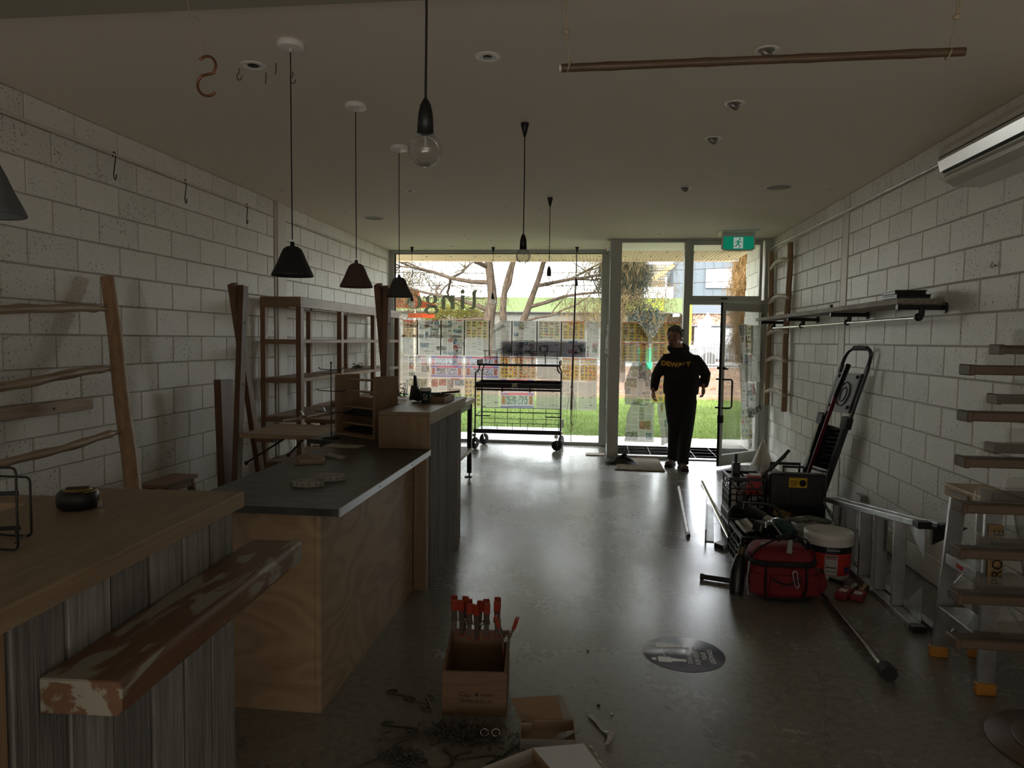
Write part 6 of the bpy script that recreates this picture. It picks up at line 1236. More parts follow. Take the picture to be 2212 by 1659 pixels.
# sidelight papers
def quad(c00, c10, c11, c01, bulge=0.0, wob=0.0, ph=0.0):
    c = [Vector(q) for q in (c00, c10, c11, c01)]
    def fn(u, v):
        p = c[0] * (1 - u) * (1 - v) + c[1] * u * (1 - v) + c[2] * u * v + c[3] * (1 - u) * v
        p.y -= bulge * math.sin(PI * u) * (1 - v) + wob * math.sin(7 * u + 5 * v + ph) * (1 - 0.7 * v); p.x += wob * 0.4 * math.sin(6 * v + ph); return tuple(p)
    return fn
yS = 9.835
def qs(x0, x1, z0, z1, y=yS, **k): return quad((x0, y, z0), (x1, y, z0), (x1, y, z1), (x0, y, z1), **k)
sheet('yellow catalogue page with folded right corner, top left on the sidelight', qs(0.31, 0.69, 1.585, 1.846, wob=.002), .38, .26, 'yellow', 301, [(0, 0), (1, 0), (1, .06), (0.60, 1), (0, 1)])
sheet('orange fold of the cut corner on the top left sidelight page', qs(0.50, 0.69, 1.60, 1.80, y=9.825), .2, .2, 'red', 302, [(0.05, .62), (1, 0.0), (.28, 1)])
sheet('yellow catalogue page, second down on the left of the sidelight', qs(0.312, 0.69, 1.305, 1.575, wob=.002), .38, .27, 'yellow', 303)
sheet('yellow catalogue page with cut left corner, top right on the sidelight beside the man', qs(0.71, 1.112, 1.585, 1.85, wob=.002), .4, .26, 'yellow', 304, [(0, 0), (1, 0), (1, 1), (0.42, 1), (0, .10)])
sheet('orange-striped catalogue page behind the man on the sidelight', qs(0.71, 1.118, 1.315, 1.575, wob=.002), .4, .26, 'yellow', 305)
sheet('drooping grey newspaper page hanging below the catalogue pages on the sidelight', qs(0.362, 0.735, 0.735, 1.305, y=9.81, bulge=0.02, wob=.01), .37, .56, 'mixed', 306, [(0.04, 0), (0.85, 0.0), (1, 0.12), (1, 0.75), (0.78, 1), (.28, 1), (0.0, .48)])
sheet('lowest newspaper page with large photos on the left of the sidelight', qs(0.378, 0.770, 0.235, 0.805, y=9.80, bulge=0.03, wob=.008, ph=1), .39, .56, 'mixed', 307, [(0, 0), (1, 0), (1, 0.95), (0.82, .93), (0.6, .88), (0.3, 1), (.08, .66)])
sheet('product page hanging beside the left hand of the man on the sidelight', qs(0.74, 1.05, 0.755, 1.31, y=9.83, wob=.006), .3, .55, 'yellow', 308, [(0, 0), (.85, 0), (1, .3), (1, 1), (0, 1)])
sheet('twisted newspaper page hanging low behind the legs of the man', quad((0.875, 9.79, 0.19), (0.965, 9.74, 0.24), (0.99, 9.79, 0.80), (0.81, 9.81, 0.755), wob=.012), .17, .58, 'mixed', 309)
sheet('thin grey newspaper tail hanging behind the man below the twisted page', quad((0.965, 9.80, 0.18), (1.03, 9.78, 0.25), (0.94, 9.80, 0.52), (0.93, 9.81, 0.50), wob=.005), .1, .35, 'text', 310)
# door papers, on the inside of the open leaf (door-local frame turned into the room)
DM = Matrix.Translation(door.location) @ door.rotation_euler.to_matrix().to_4x4()
def ds(u0, u1, z0, z1, y=0.012, b=0.0, ph=0.0, tw=0.0, us=0.0):
    def fn(u, v): return tuple(DM @ Vector((u0 + (u1 - u0) * u + us * (1 - v), y + b * math.sin(PI * u) * (1 - v) + tw * math.sin(6 * v + ph) * 0.3 + 0.006 * math.sin(8 * u + 5 * v + ph), z0 + (z1 - z0) * v)))
    return fn
DGp = 'newspaper pages on the open glass door'
sheet('dark grey folded page strip at the top of the open door', ds(0.52, 0.36, 1.30, 1.83, 0.03, 0.02, us=-0.04), .18, .52, 'mixed', 320, group=DGp)
sheet('pale page strip twisting down the middle of the open door', ds(0.49, 0.33, 0.74, 1.31, 0.035, 0.03, 1.0, us=-0.05), .16, .56, 'text', 321, group=DGp)
sheet('green-tinted page strip hanging low on the open door', ds(0.44, 0.20, 0.34, 0.75, 0.035, 0.03, 2.0, us=-0.03), .18, .42, 'green', 322, group=DGp)
sheet('catalogue page with dark product boxes at the top of the open door', ds(0.36, 0.20, 1.45, 1.82, 0.010), .16, .36, 'cream', 323, group=DGp)
sheet('white text page at the top hinge side of the open door', ds(0.25, 0.06, 1.46, 1.82, 0.016), .22, .36, 'text', 324, group=DGp)
sheet('pale page, second down on the hinge side of the open door', ds(0.24, 0.03, 1.08, 1.46, 0.020, 0.02, 0.5), .22, .38, 'listing', 325, group=DGp)
sheet('small mixed page beside the twisting strip on the open door', ds(0.36, 0.22, 1.09, 1.44, 0.010), .16, .34, 'mixed', 326, group=DGp)
ps = sheet('crumpled pinkish advert page with large lettering hanging low on the open door', ds(0.31, 0.10, 0.60, 1.07, 0.03, 0.04, 1.5, us=0.02), .22, .46, 'mixed', 327, [(0.2, 0), (0.95, .1), (1, .5), (.7, 1), (0.0, 1), (0.0, .5)], group=DGp)
sheet('narrow page tail at the bottom of the open door', ds(0.25, 0.16, 0.20, 0.40, 0.02), .1, .2, 'mixed', 328, group=DGp)
me = text_mesh('lettering', 'PIES', 0.105, 0.0008, bold=0.002); me.transform(DM @ TR((0.17, 0.085, 0.72), (PI / 2, 0, 0)) @ Matrix.Rotation(-0.35, 4, 'Z')); setm(me, DKL); ob('lettering', me, None, ps)
# return glass papers
sheet('newspaper page curling off the return glass beside the sidelight post', quad((0.14, 10.2, 1.40), (0.10, 10.65, 1.42), (0.12, 10.65, 1.84), (0.14, 10.25, 1.80), wob=.01), .4, .4, 'mixed', 340); sheet('pale newspaper page lower down on the return glass', quad((0.14, 10.2, 0.60), (0.135, 10.65, 0.62), (0.13, 10.65, 1.36), (0.135, 10.2, 1.36), wob=.006), .4, .7, 'text', 341)
# ------------------------------------------------------------------ long stepladder lying on its side along the right wall
AL = thing('aluminium_stepladder', 'long aluminium stepladder lying on its side along the right wall', 'ladder', (1.84, 5.4, 0))
def up(y, x): return (x, y, 0.60 - (y - 4.2) * 0.138)
def chan(p0, p1, w, d): return MB().beam(p0, p1, w, d)
ob('stile', MB().beam((1.80, 4.17, 0.018), (1.80, 5.80, 0.018), 0.065, 0.034), ALU, AL, world=True, bevel=0.003)
ob('stile', MB().beam(up(4.2, 1.80), up(5.80, 1.80), 0.065, 0.034), ALU, AL, world=True, bevel=0.003)
ob('rear_stile', MB().beam((1.895, 4.12, 0.016), (1.87, 5.78, 0.016), 0.05, 0.026), ALU, AL, world=True, bevel=0.003)
ob('rear_stile', MB().beam((1.905, 4.13, 0.605), (1.87, 5.78, 0.395), 0.05, 0.026), ALU, AL, world=True, bevel=0.003)
for i in range(5):
    y = 4.45 + 0.275 * i; ob('tread', MB().bx(1.775, 1.845, y, y + 0.026, 0.036, 0.60 - (y - 4.2) * 0.138 - 0.018), ALU, AL, world=True, bevel=0.002)
    if i % 2 == 0: ob('rear_rung', MB().cyl((1.885, y + 0.12, 0.03), (1.885, y + 0.12, 0.59 - (y - 4.1) * 0.138), 0.010, n=8), ALU, AL, world=True)
for x, y in ((1.80, 4.165), (1.90, 4.115)):
    for z in (0.018, 0.605): ob('foot', MB().cb((x, y - 0.015, z), (0.075, 0.06, 0.04)), BLACKP, AL, world=True, bevel=0.004)
ob('foot_plate', MB().prism([(1.84, 0.60), (2.02, 0.60), (1.94, 0.555), (1.84, 0.50)], 4.12, 4.15), BLACKP, AL, world=True)
ob('corner_brace', MB().prism([(4.2, 0.03), (4.45, 0.03), (4.2, 0.25)], 1.835, 1.838, 'YZ'), ALU, AL, world=True); ob('corner_brace', MB().prism([(4.2, 0.59), (4.45, 0.555), (4.2, 0.40)], 1.835, 1.838, 'YZ'), ALU, AL, world=True)
for a, b in (((1.76, 4.55, 0.53), (1.90, 4.9, 0.04)), ((1.76, 5.35, 0.42), (1.88, 5.75, 0.04)), ((1.76, 5.75, 0.37), (1.88, 5.35, 0.03)), ((1.765, 4.75, 0.02), (1.765, 4.72, 0.52))): ob('spreader', MB().beam(a, b, 0.018, 0.004), ALU, AL, world=True)
# small step ladder with amber top
SL = thing('platform_stepladder', 'small aluminium stepladder with amber top cap and amber feet beside the display stand', 'ladder', (1.87, 3.65, 0))
def slp(name, mb, m=ALU, **k): return ob(name, mb, m, SL, world=True, **k)
f0, f1 = (1.78, 3.845, 0.0), (1.80, 3.42, 0.0); t0, t1 = (1.775, 3.70, 0.86), (1.86, 3.50, 0.86)
f0 = (1.765, 3.83, 0); f1 = (1.79, 3.43, 0); t0 = (1.80, 3.78, 0.84); t1 = (1.815, 3.49, 0.84); r0 = (1.95, 3.85, 0); r1 = (2.06, 3.44, 0); u0 = (1.90, 3.77, 0.84); u1 = (1.93, 3.51, 0.84)
for a, b, n in ((f0, t0, 'front_stile'), (f1, t1, 'front_stile'), (r0, u0, 'rear_stile'), (r1, u1, 'rear_stile')):
    slp(n, MB().beam(a, b, 0.022 if n[0] == 'f' else 0.018, 0.075 if n[0] == 'f' else 0.035, (1, 0, 0) if n[0] == 'f' else (1, 0, 0)), bevel=0.002); slp('foot', MB().cb((a[0], a[1], 0.028), (0.085 if n[0] == 'f' else 0.06, 0.034, 0.056)), YELFOOT, bevel=0.004)
CAPM = mat('tan_cap', (0.40, 0.26, 0.11), 0.45)
slp('top_cap', MB().prism([(1.765, 3.44), (1.97, 3.46), (1.95, 3.83), (1.755, 3.83)], 0.84, 0.90, 'XY'), CAPM, bevel=0.006, seg=2)
slp('cap_label', MB().bx(1.750, 1.7555, 3.60, 3.78, 0.858, 0.880), GREYCARD)
for z, k in ((0.55, 0.04), (0.27, 0.02)):
    y0, y1 = 3.83 - k - 0.02, 3.43 + k; x = 1.765 + z * 0.04
    slp('step', MB().bx(x - 0.035, x + 0.10, y1 + 0.012, y0 - 0.0, z, z + 0.005).bx(x - 0.037, x - 0.033, y1 + 0.012, y0, z - 0.045, z + 0.004), bevel=0.001)
    slp('step_brace', MB().beam((x + 0.08, y1 + 0.05, z), (x, y1 + 0.015, z - 0.14), 0.014, 0.004).beam((x + 0.08, y0 - 0.05, z), (x, y0 - 0.015, z - 0.14), 0.014, 0.004))
slp('warning_label', MB().bx(1.748, 1.7505, 3.60, 3.66, 0.518, 0.54), REDPL); slp('spreader', MB().beam((1.79, 3.47, 0.40), (1.99, 3.46, 0.42), 0.015, 0.004).beam((1.79, 3.80, 0.40), (1.93, 3.81, 0.42), 0.015, 0.004)); slp('rear_brace', MB().beam((1.94, 3.82, 0.5), (1.99, 3.47, 0.25), 0.014, 0.004))
slp('side_label', MB().beam((1.808, 3.405 + .03, 0.50), (1.818, 3.435 + .03, 0.78), 0.003, 0.062, (1, 0, 0)), mat('label_tan', (0.42, 0.27, 0.12), 0.5))
text('lettering', 'PRO-LITE', 0.062, BLACKM, TR((1.812, 3.425, 0.64), (PI / 2, -PI / 2 + 0.0, 0)), SL, True, ext=0.0006)

# ------------------------------------------------------------------ display stand at the right edge
AS = thing('arm_display_stand', 'wooden display stand with stacked side arms and clear acrylic holders at the right edge', 'display stand', (1.90, 2.98, 0))
MD = mat('stand_wood', (0.115, 0.075, 0.048), 0.5, c2=(0.085, 0.055, 0.035), nscale=4)
ob('base_disc', MB().lathe([(0.30, 0), (0.305, 0.006), (0.30, 0.016), (0.001, 0.016)], n=48), MD, AS); ob('upper_disc', MB().lathe([(0.21, 0.016), (0.212, 0.024), (0.205, 0.032), (0.001, 0.032)], n=40), MD, AS)
ob('column', MB().bx(-0.105, 0.11, -0.06, 0.05, 0.032, 1.64), MD, AS, bevel=0.004)
for i in range(7):
    for k, (xl, yv, zz) in enumerate(((1.335, 2.76, 0.495), (1.52, 2.93, 0.44))):
        z = zz + (0.1685 if k == 0 else 0.190) * i - (0 if k == 0 else 0.0)
        if k == 1 and i > 7: continue
        a = ob('side_arm', MB().bx(xl, xl + 0.60, yv, yv + 0.075, z - 0.017, z + 0.017), MD, AS, world=True, bevel=0.004)
        ob('arm_cap', MB().bx(xl - 0.006, xl + 0.014, yv - 0.004, yv + 0.079, z - 0.020, z + 0.020), MD, a, bevel=0.004)
        ob('holder', MB().prism(rnd_rect_xz(xl + 0.045, xl + 0.34, z + 0.017, z + 0.085) if False else [(xl + 0.045, z + 0.017), (xl + 0.30, z + 0.017), (xl + 0.30, z + 0.08), (xl + 0.055, z + 0.08), (xl + 0.045, z + 0.07)], yv + 0.02, yv + 0.023).prism([(xl + 0.075, z + 0.017), (xl + 0.30, z + 0.017), (xl + 0.30, z + 0.075), (xl + 0.085, z + 0.075), (xl + 0.075, z + 0.065)], yv + 0.055, yv + 0.058), ACRYL, a)

# ------------------------------------------------------------------ telescopic ladder, leaning
ML = thing('folding_ladder', 'grey folding combination ladder with moulded tray leaning against the right wall', 'ladder', (2.02, 7.0, 0))
GM = mat('gunmetal', (0.11, 0.11, 0.115), 0.3, 0.8)
b0, b1 = Vector((1.96, 7.25, 0.02)), Vector((2.08, 6.95, 0.02)); c0, c1 = Vector((2.085, 6.46, 1.42)), Vector((2.195, 6.16, 1.42))
def lp(t, s): return (b0.lerp(c0, t)) * (1 - s) + (b1.lerp(c1, t)) * s
def mp_(n, m_, mat_): return ob(n, m_, mat_, ML, world=True)
for s in (0, 1): mp_('inner_stile', MB().beam(lp(0.02, s), lp(1.0, s), 0.022, 0.045, (0, 1, 0)), GM); mp_('outer_stile', MB().beam(lp(0.0, s) + Vector((-0.03, -0.02, 0)), lp(0.62, s) + Vector((-0.03, -0.02, 0)), 0.028, 0.05, (0, 1, 0)), GM); mp_('hinge_block', MB().cb(tuple(lp(0.64, s) + Vector((-0.02, -0.01, 0))), (0.06, 0.075, 0.10), (0.25, 0.05, 0.3)), BLACKP)
mp_('top_handle', MB().tube(curvepts([lp(0.95, 0), lp(1.06, 0.04), lp(1.10, 0.28), lp(1.10, 0.72), lp(1.06, 0.96), lp(0.95, 1)], 5), 0.016, 10), GM); mp_('grip', MB().cyl(lp(1.10, 0.26), lp(1.10, 0.74), 0.020, n=12), mat('grip_grey', (0.10, 0.10, 0.10), 0.8))
tr3 = MB()
for (t_0, t_1, s0, s1, o_) in ((0.70, 0.95, 0.08, 0.92, 0.0),):
    a, b, c, d = lp(t_0, s0), lp(t_0, s1), lp(t_1, s1), lp(t_1, s0); n = (b - a).cross(d - a).normalized(); 
    if n.y > 0: n = -n
    tr3.add([p + n * k for k in (0.0, 0.02) for p in (a, b, c, d)], [(0, 1, 2, 3), (4, 5, 6, 7), (0, 1, 5, 4), (1, 2, 6, 5), (2, 3, 7, 6), (3, 0, 4, 7)])
mp_('tool_tray', tr3, mat('tray_silver', (0.42, 0.43, 0.44), 0.3, 0.6))
ctr = lp(0.82, 0.5) + n * 0.022; ax = (b - a).normalized(); ay = (d - a).normalized(); mp_('tray_recess', MB().tube([ctr + ax * 0.07 * math.cos(t) + ay * 0.12 * math.sin(t) for t in np.linspace(0, 2 * PI, 24, endpoint=False)], 0.008, 8, True), mat('tray_shadow', (0.16, 0.16, 0.17), 0.3, 0.6)); mp_('tray_recess', MB().tube([ctr + ax * 0.035 * math.cos(t) + ay * 0.075 * math.sin(t) for t in np.linspace(0, 2 * PI, 20, endpoint=False)], 0.006, 8, True), MATS['tray_shadow'])
for tt in (0.73, 0.92):
    for s in (0.16, 0.84): mp_('tray_slot', MB().beam(lp(tt, s) + n * 0.021, lp(tt + 0.02, s) + n * 0.021, 0.03, 0.004), BLACKM)
for i in range(15):
    t = 0.60 - 0.030 * i
    if 0.24 < t < 0.30: continue
    q = MB().tube([lp(t, 0.06) + n * 0.01, lp(t - 0.01, 0.5) + n * 0.02, lp(t - 0.005, 0.94) + n * 0.01], 0.0095, 6); mp_('step_rib', q, BLACKP if i % 2 else GM)
mp_('step_pad', MB().beam(lp(0.60, 0.5), lp(0.31, 0.5), 0.24, 0.012, (0.3, 1, 0)), BLACKP); mp_('step_pad', MB().beam(lp(0.23, 0.5), lp(0.02, 0.5), 0.24, 0.012, (0.3, 1, 0)), BLACKP)
mp_('cross_bar', MB().cyl(lp(0.29, -0.05), lp(0.285, 0.95), 0.014, n=10), ALU)
RB = thing('red_pole', 'dark red extension pole leaning across the folding ladder', 'pole', (1.90, 7.1, 0)); ob('shaft', MB().cyl((1.92, 7.10, 0.0), (2.03, 6.30, 1.28), 0.017, n=12), mat('dark_red_pole', (0.14, 0.012, 0.022), 0.35), RB, world=True)
ob('grip', MB().cyl((2.018, 6.38, 1.15), (2.045, 6.18, 1.42), 0.021, n=12), BLACKP, RB, world=True); ob('collar', MB().cyl((1.96, 6.88, 0.45), (1.972, 6.81, 0.60), 0.024, n=12), BLACKP, RB, world=True)

# ------------------------------------------------------------------ crates, toolboxes, bag, buckets
def crate(name, lab, x0, x1, y0, y1, z0, z1, m, rows=3, cat='crate'):
    t = thing(name, lab, cat, ((x0 + x1) / 2, (y0 + y1) / 2, z0))
    ob('base', MB().bx(x0, x1, y0, y1, z0, z0 + 0.012), m, t, world=True); ob('rim', MB().bx(x0 - .004, x1 + .004, y0 - .004, y0 + .012, z1 - 0.025, z1).bx(x0 - .004, x1 + .004, y1 - .012, y1 + .004, z1 - 0.025, z1).bx(x0 - .004, x0 + .012, y0 + .012, y1 - .012, z1 - 0.025, z1).bx(x1 - .012, x1 + .004, y0 + .012, y1 - .012, z1 - 0.025, z1), m, t, world=True)
    for nm, (ax_, p, a0_, a1_) in (('front_side', ('x', y0, x0, x1)), ('back_side', ('x', y1 - 0.008, x0, x1)), ('left_side', ('y', x0, y0, y1)), ('right_side', ('y', x1 - 0.008, y0, y1))):
        w = MB(); hgt = z1 - 0.025
        def bar(u0, u1, v0, v1):
            if ax_ == 'x': w.bx(u0, u1, p, p + 0.008, v0, v1)
            else: w.bx(p, p + 0.008, u0, u1, v0, v1)
        bar(a0_, a1_, z0 + 0.012, z0 + 0.04); nn = 5
        for i in range(nn + 1): u = a0_ + (a1_ - a0_ - 0.012) * i / nn; bar(u, u + 0.012, z0 + 0.04, z0 + (hgt - z0) * 0.66)
        bar(a0_, a0_ + 0.016, z0, hgt); bar(a1_ - 0.016, a1_, z0, hgt)
        for r in range(rows): v = z0 + 0.04 + (hgt - z0 - 0.04) * (r + 1) / (rows + 1) * 0.9; bar(a0_, a1_, v, v + 0.01)
        for i in range(4):
            u0 = a0_ + (a1_ - a0_) * i / 4; u1 = a0_ + (a1_ - a0_) * (i + 1) / 4; v0, v1 = (z0 + (hgt - z0) * .68, hgt) if i % 2 else (hgt, z0 + (hgt - z0) * .68)
            w.beam((u0, p + .004, v0), (u1, p + .004, v1), 0.010, 0.006, (0, 1, 0)) if ax_ == 'x' else w.beam((p + .004, u0, v0), (p + .004, u1, v1), 0.010, 0.006, (1, 0, 0))
        ob(nm, w, m, t, world=True)
    return t
crate('milk_crate', 'black lattice crate holding bottles, left of the tall black toolbox', 1.085, 1.375, 5.95, 6.28, 0.215, 0.50, BLACKP)
bc = thing('equipment_case', 'black case under the lattice crate', 'case', (1.23, 6.1, 0)); ob('case_body', MB().bx(1.08, 1.38, 5.93, 6.30, 0.0, 0.12), BLACKP, bc, world=True, bevel=0.01); ob('case_lid', MB().bx(1.08, 1.38, 5.93, 6.30, 0.125, 0.21), BLACKP, bc, world=True, bevel=0.01); ob('latch', MB().bx(1.2, 1.25, 5.92, 5.93, 0.09, 0.15), DARKSTEEL, bc, world=True)
for i, (x, y, h, m, lab) in enumerate(((1.14, 6.02, 0.22, WHITEP, 'pale bottle at the left inside the lattice crate'), (1.21, 6.10, 0.20, GREYCARD, 'grey bottle in the middle of the lattice crate'), (1.31, 6.04, 0.21, WHITEP, 'tilted pale box at the right inside the lattice crate'))):
    t = thing('bottle' if i < 2 else 'small_box', lab, 'bottle' if i < 2 else 'box', (x, y, 0.23))
    if i < 2: ob('bottle_body', MB().lathe([(0.001, 0), (0.035, 0), (0.037, 0.01), (0.037, h * .7), (0.014, h * .9), (0.014, h)], n=18), m, t); ob('cap', MB().cyl((0, 0, h), (0, 0, h + 0.02), 0.016, n=12), BLACKP, t)
    else: ob('carton', MB().cb((0, 0, 0.11), (0.05, 0.08, 0.20), (0, 0.25, 0)), m, t); ob('carton_label', MB().cb((-0.026, -0.002, 0.11), (0.002, 0.06, 0.08), (0, 0.25, 0)), GREYCARD, t)
sp_ = thing('spray_box', 'upright black box with a handle standing in the lattice crate', 'box', (1.17, 6.16, 0.3)); ob('box_body', MB().bx(-0.03, 0.03, -0.04, 0.04, -0.08, 0.29), BLACKP, sp_, bevel=0.004); ob('spout', MB().cyl((0.0, 0, 0.29), (0.0, 0, 0.36), 0.012, n=10), BLACKP, sp_)
rbx = thing('red_carton', 'small red and white carton on the front rim of the lattice crate', 'carton', (1.28, 6.0, 0.47)); ob('carton_body', MB().bx(-0.05, 0.06, -0.04, 0.04, -0.12, 0.045), REDPL, rbx, bevel=0.002); ob('white_top', MB().bx(-0.03, 0.055, -0.038, 0.035, 0.0455, 0.056), WHITEP, rbx)
# tall black toolbox with open lid
tb2 = thing('black_toolbox', 'large black toolbox with its lid standing open and a yellow label', 'toolbox', (1.60, 5.75, 0))
ob('box_shell', MB().bx(1.38, 1.755, 5.63, 5.815, 0.0, 0.25), BLACKP, tb2, world=True, bevel=0.012); ob('box_rim', MB().bx(1.372, 1.76, 5.622, 5.635, 0.235, 0.262).bx(1.372, 1.385, 5.635, 5.815, 0.235, 0.262).bx(1.745, 1.76, 5.635, 5.815, 0.235, 0.262), BLACKP, tb2, world=True)
ld = ob('open_lid', MB().bx(1.372, 1.808, 5.83, 5.93, 0.20, 0.565), BLACKP, tb2, world=True, bevel=0.014)
for i in range(4): ob('lid_rib', MB().bx(1.44 + 0.1 * i, 1.455 + 0.1 * i, 5.822, 5.83, 0.25, 0.44), BLACKP, ld)
ob('yellow_label', MB().bx(1.518, 1.655, 5.826, 5.829, 0.458, 0.535), YELLOW, ld); ob('label_emblem', MB().lathe([(0.026, 0), (0.026, -0.002), (0.001, -0.002)], (1.622, 5.825, 0.495), 20, 'Y'), BLACKM, ld)
ob('label_print', MB().bx(1.53, 1.585, 5.823, 5.8255, 0.505, 0.51).bx(1.53, 1.58, 5.823, 5.8255, 0.485, 0.49).bx(1.53, 1.57, 5.823, 5.8255, 0.47, 0.474), BLACKM, ld)
ob('carry_handle', MB().tube([(1.50, 5.93, 0.545), (1.50, 5.96, 0.60), (1.66, 5.96, 0.60), (1.66, 5.93, 0.545)], 0.011, 8), BLACKP, tb2, world=True); ob('latch', MB().bx(1.44, 1.48, 5.610, 5.622, 0.18, 0.27).bx(1.70, 1.74, 5.610, 5.622, 0.18, 0.27), mat('latch_white', (0.40, 0.40, 0.38), 0.5), tb2, world=True)
cs2 = thing('power_tool_case', 'black power tool case with clear organiser behind the open toolbox', 'case', (1.45, 6.5, 0))
ob('case_body', MB().bx(1.30, 1.85, 6.40, 6.80, 0.0, 0.40), BLACKP, cs2, world=True, bevel=0.015); ob('organiser', MB().bx(1.32, 1.62, 6.42, 6.76, 0.401, 0.47), mat('smoky_clear', (0.20, 0.20, 0.20), 0.15), cs2, world=True, bevel=0.01); ob('case_handle', MB().tube([(1.50, 6.38, 0.44), (1.50, 6.36, 0.56), (1.74, 6.36, 0.56), (1.74, 6.38, 0.44)], 0.014, 8), BLACKP, cs2, world=True)
for i in range(4): ob('organiser_clip', MB().cb((1.36 + 0.07 * i, 6.415, 0.45), (0.04, 0.02, 0.04)), WHITEP, cs2, world=True, bevel=0.004)
cg = thing('caulking_gun', 'caulking gun lying aslant across the lattice crate and toolbox', 'caulking gun', (1.45, 6.05, 0.5)); ob('barrel', MB().beam((1.31, 5.98, 0.47), (1.56, 6.15, 0.66), 0.022, 0.022), DARKSTEEL, cg, world=True); ob('nozzle_end', MB().cyl((1.55, 6.145, 0.655), (1.60, 6.18, 0.70), 0.014, n=10), BLACKP, cg, world=True); ob('rod', MB().cyl((1.29, 5.97, 0.45), (1.42, 6.06, 0.55), 0.005, n=8), STEEL, cg, world=True)
# green tool crate
gc = crate('tool_crate', 'dark green handled crate full of tools behind the red bag', 1.0, 1.36, 4.98, 5.50, 0.0, 0.27, GREENBLK)
ob('bail_handle', MB().tube(curvepts([(1.0, 5.44, 0.24), (1.01, 5.47, 0.34), (1.10, 5.49, 0.385), (1.30, 5.49, 0.385), (1.365, 5.47, 0.33), (1.37, 5.44, 0.24)], 4), 0.012, 8), GREENBLK, gc, world=True)
ag = thing('power_planer', 'black cordless power tool with shiny barrel lying on the green crate', 'power tool', (1.22, 5.25, 0.30))
ob('motor_body', MB().tube([(1.12, 5.42, 0.365), (1.22, 5.27, 0.33)], [0.040, 0.042], 16), BLACKP, ag, world=True); ob('barrel', MB().tube([(1.22, 5.27, 0.33), (1.26, 5.21, 0.32)], 0.036, 16), STEEL, ag, world=True); ob('lens_head', MB().tube(curvepts([(1.26, 5.21, 0.32), (1.30, 5.14, 0.31), (1.36, 5.04, 0.285)], 3), [0.040, 0.050, 0.058, 0.062, 0.060, 0.052, 0.035], 18), mat('green_glass', (0.02, 0.06, 0.055), 0.15), ag, world=True); ob('battery', MB().cb((1.10, 5.44, 0.385), (0.08, 0.07, 0.06), (0, 0.2, 0.6)), BLACKP, ag, world=True, bevel=0.006)
bb2 = thing('battery_pack', 'square battery pack with pale label on the green crate', 'battery', (1.16, 5.08, 0.30)); ob('pack', MB().cb((0, 0, 0.02), (0.10, 0.10, 0.07), (0.1, 0.1, 0.5)), BLACKP, bb2, bevel=0.006); ob('pack_label', MB().cb((-0.012, -0.052, 0.022), (0.05, 0.003, 0.045), (0.1, 0.1, 0.5)), mat('label_pale', (0.42, 0.38, 0.24), 0.5), bb2)
hkt = thing('bent_bar', 'hooked grey metal bar sticking up between the red bag and the green crate', 'tool', (1.2, 4.92, 0.3)); ob('bar', MB().tube(curvepts([(1.245, 4.84, 0.30), (1.20, 4.95, 0.37), (1.17, 5.0, 0.375), (1.155, 4.97, 0.34)], 4), 0.007, 8), STEEL, hkt, world=True)
mx_ = thing('putty_knives', 'bundle of pale scraper handles in the green crate', 'scraper', (1.10, 5.3, 0.28))
for i in range(5): ob('handle', MB().beam((1.03 + 0.02 * i, 5.34, 0.29 + 0.006 * i), (1.06 + 0.022 * i, 5.14, 0.26 + 0.006 * i), 0.018, 0.010), (WHITEP, STEEL, GREYCARD, WHITEP, STEEL)[i], mx_, world=True)
ybx = thing('screw_boxes', 'small yellow and black screw boxes in the open toolbox', 'box', (1.45, 5.6, 0.24)); ob('carton', MB().cb((1.44, 5.70, 0.275), (0.09, 0.10, 0.05), (0, 0.2, 0.3)), mat('box_ochre', (0.25, 0.16, 0.05), 0.5), ybx, world=True); ob('carton', MB().cb((1.53, 5.72, 0.27), (0.07, 0.10, 0.05), (0, -0.1, -0.2)), BLACKP, ybx, world=True)
# scattered rods and blades left of the crates
def rod(name, lab, cat, a, b, r, m, extra=None):
    t = thing(name, lab, cat, ((a[0] + b[0]) / 2, (a[1] + b[1]) / 2, min(a[2], b[2]))); ob('shaft', MB().cyl(a, b, r, n=10), m, t, world=True)
    if extra: extra(t)
    return t
rod('silver_tube', 'thin silver tube lying alone on the open floor', 'tube', (0.905, 7.90, 0.014), (0.770, 5.98, 0.014), 0.013, ALU, lambda t: ob('end_plug', MB().cyl((0.770, 5.98, 0.014), (0.764, 5.90, 0.014), 0.016, n=10), BLACKP, t, world=True))
sq = thing('metal_level', 'flat pale metal straightedge standing on its edge left of the tools', 'straightedge', (0.93, 6.2, 0)); ob('blade', MB().beam((1.09, 7.15, 0.05), (0.885, 5.80, 0.05), 0.012, 0.10), mat('zinc', (0.40, 0.41, 0.41), 0.45, 0.7, c2=(0.26, 0.27, 0.27), nscale=5), sq, world=True, bevel=0.002); ob('foot_edge', MB().beam((1.12, 7.15, 0.005), (0.915, 5.80, 0.005), 0.07, 0.006), MATS['zinc'], sq, world=True)
rod('steel_tube', 'chrome tube resting on the crate behind the straightedge', 'tube', (0.98, 6.75, 0.30), (1.05, 5.70, 0.06), 0.016, CHROME); rod('steel_strip', 'thin steel rod lying under the chrome tube', 'rod', (1.10, 7.6, 0.10), (1.16, 6.45, 0.03), 0.009, STEEL)
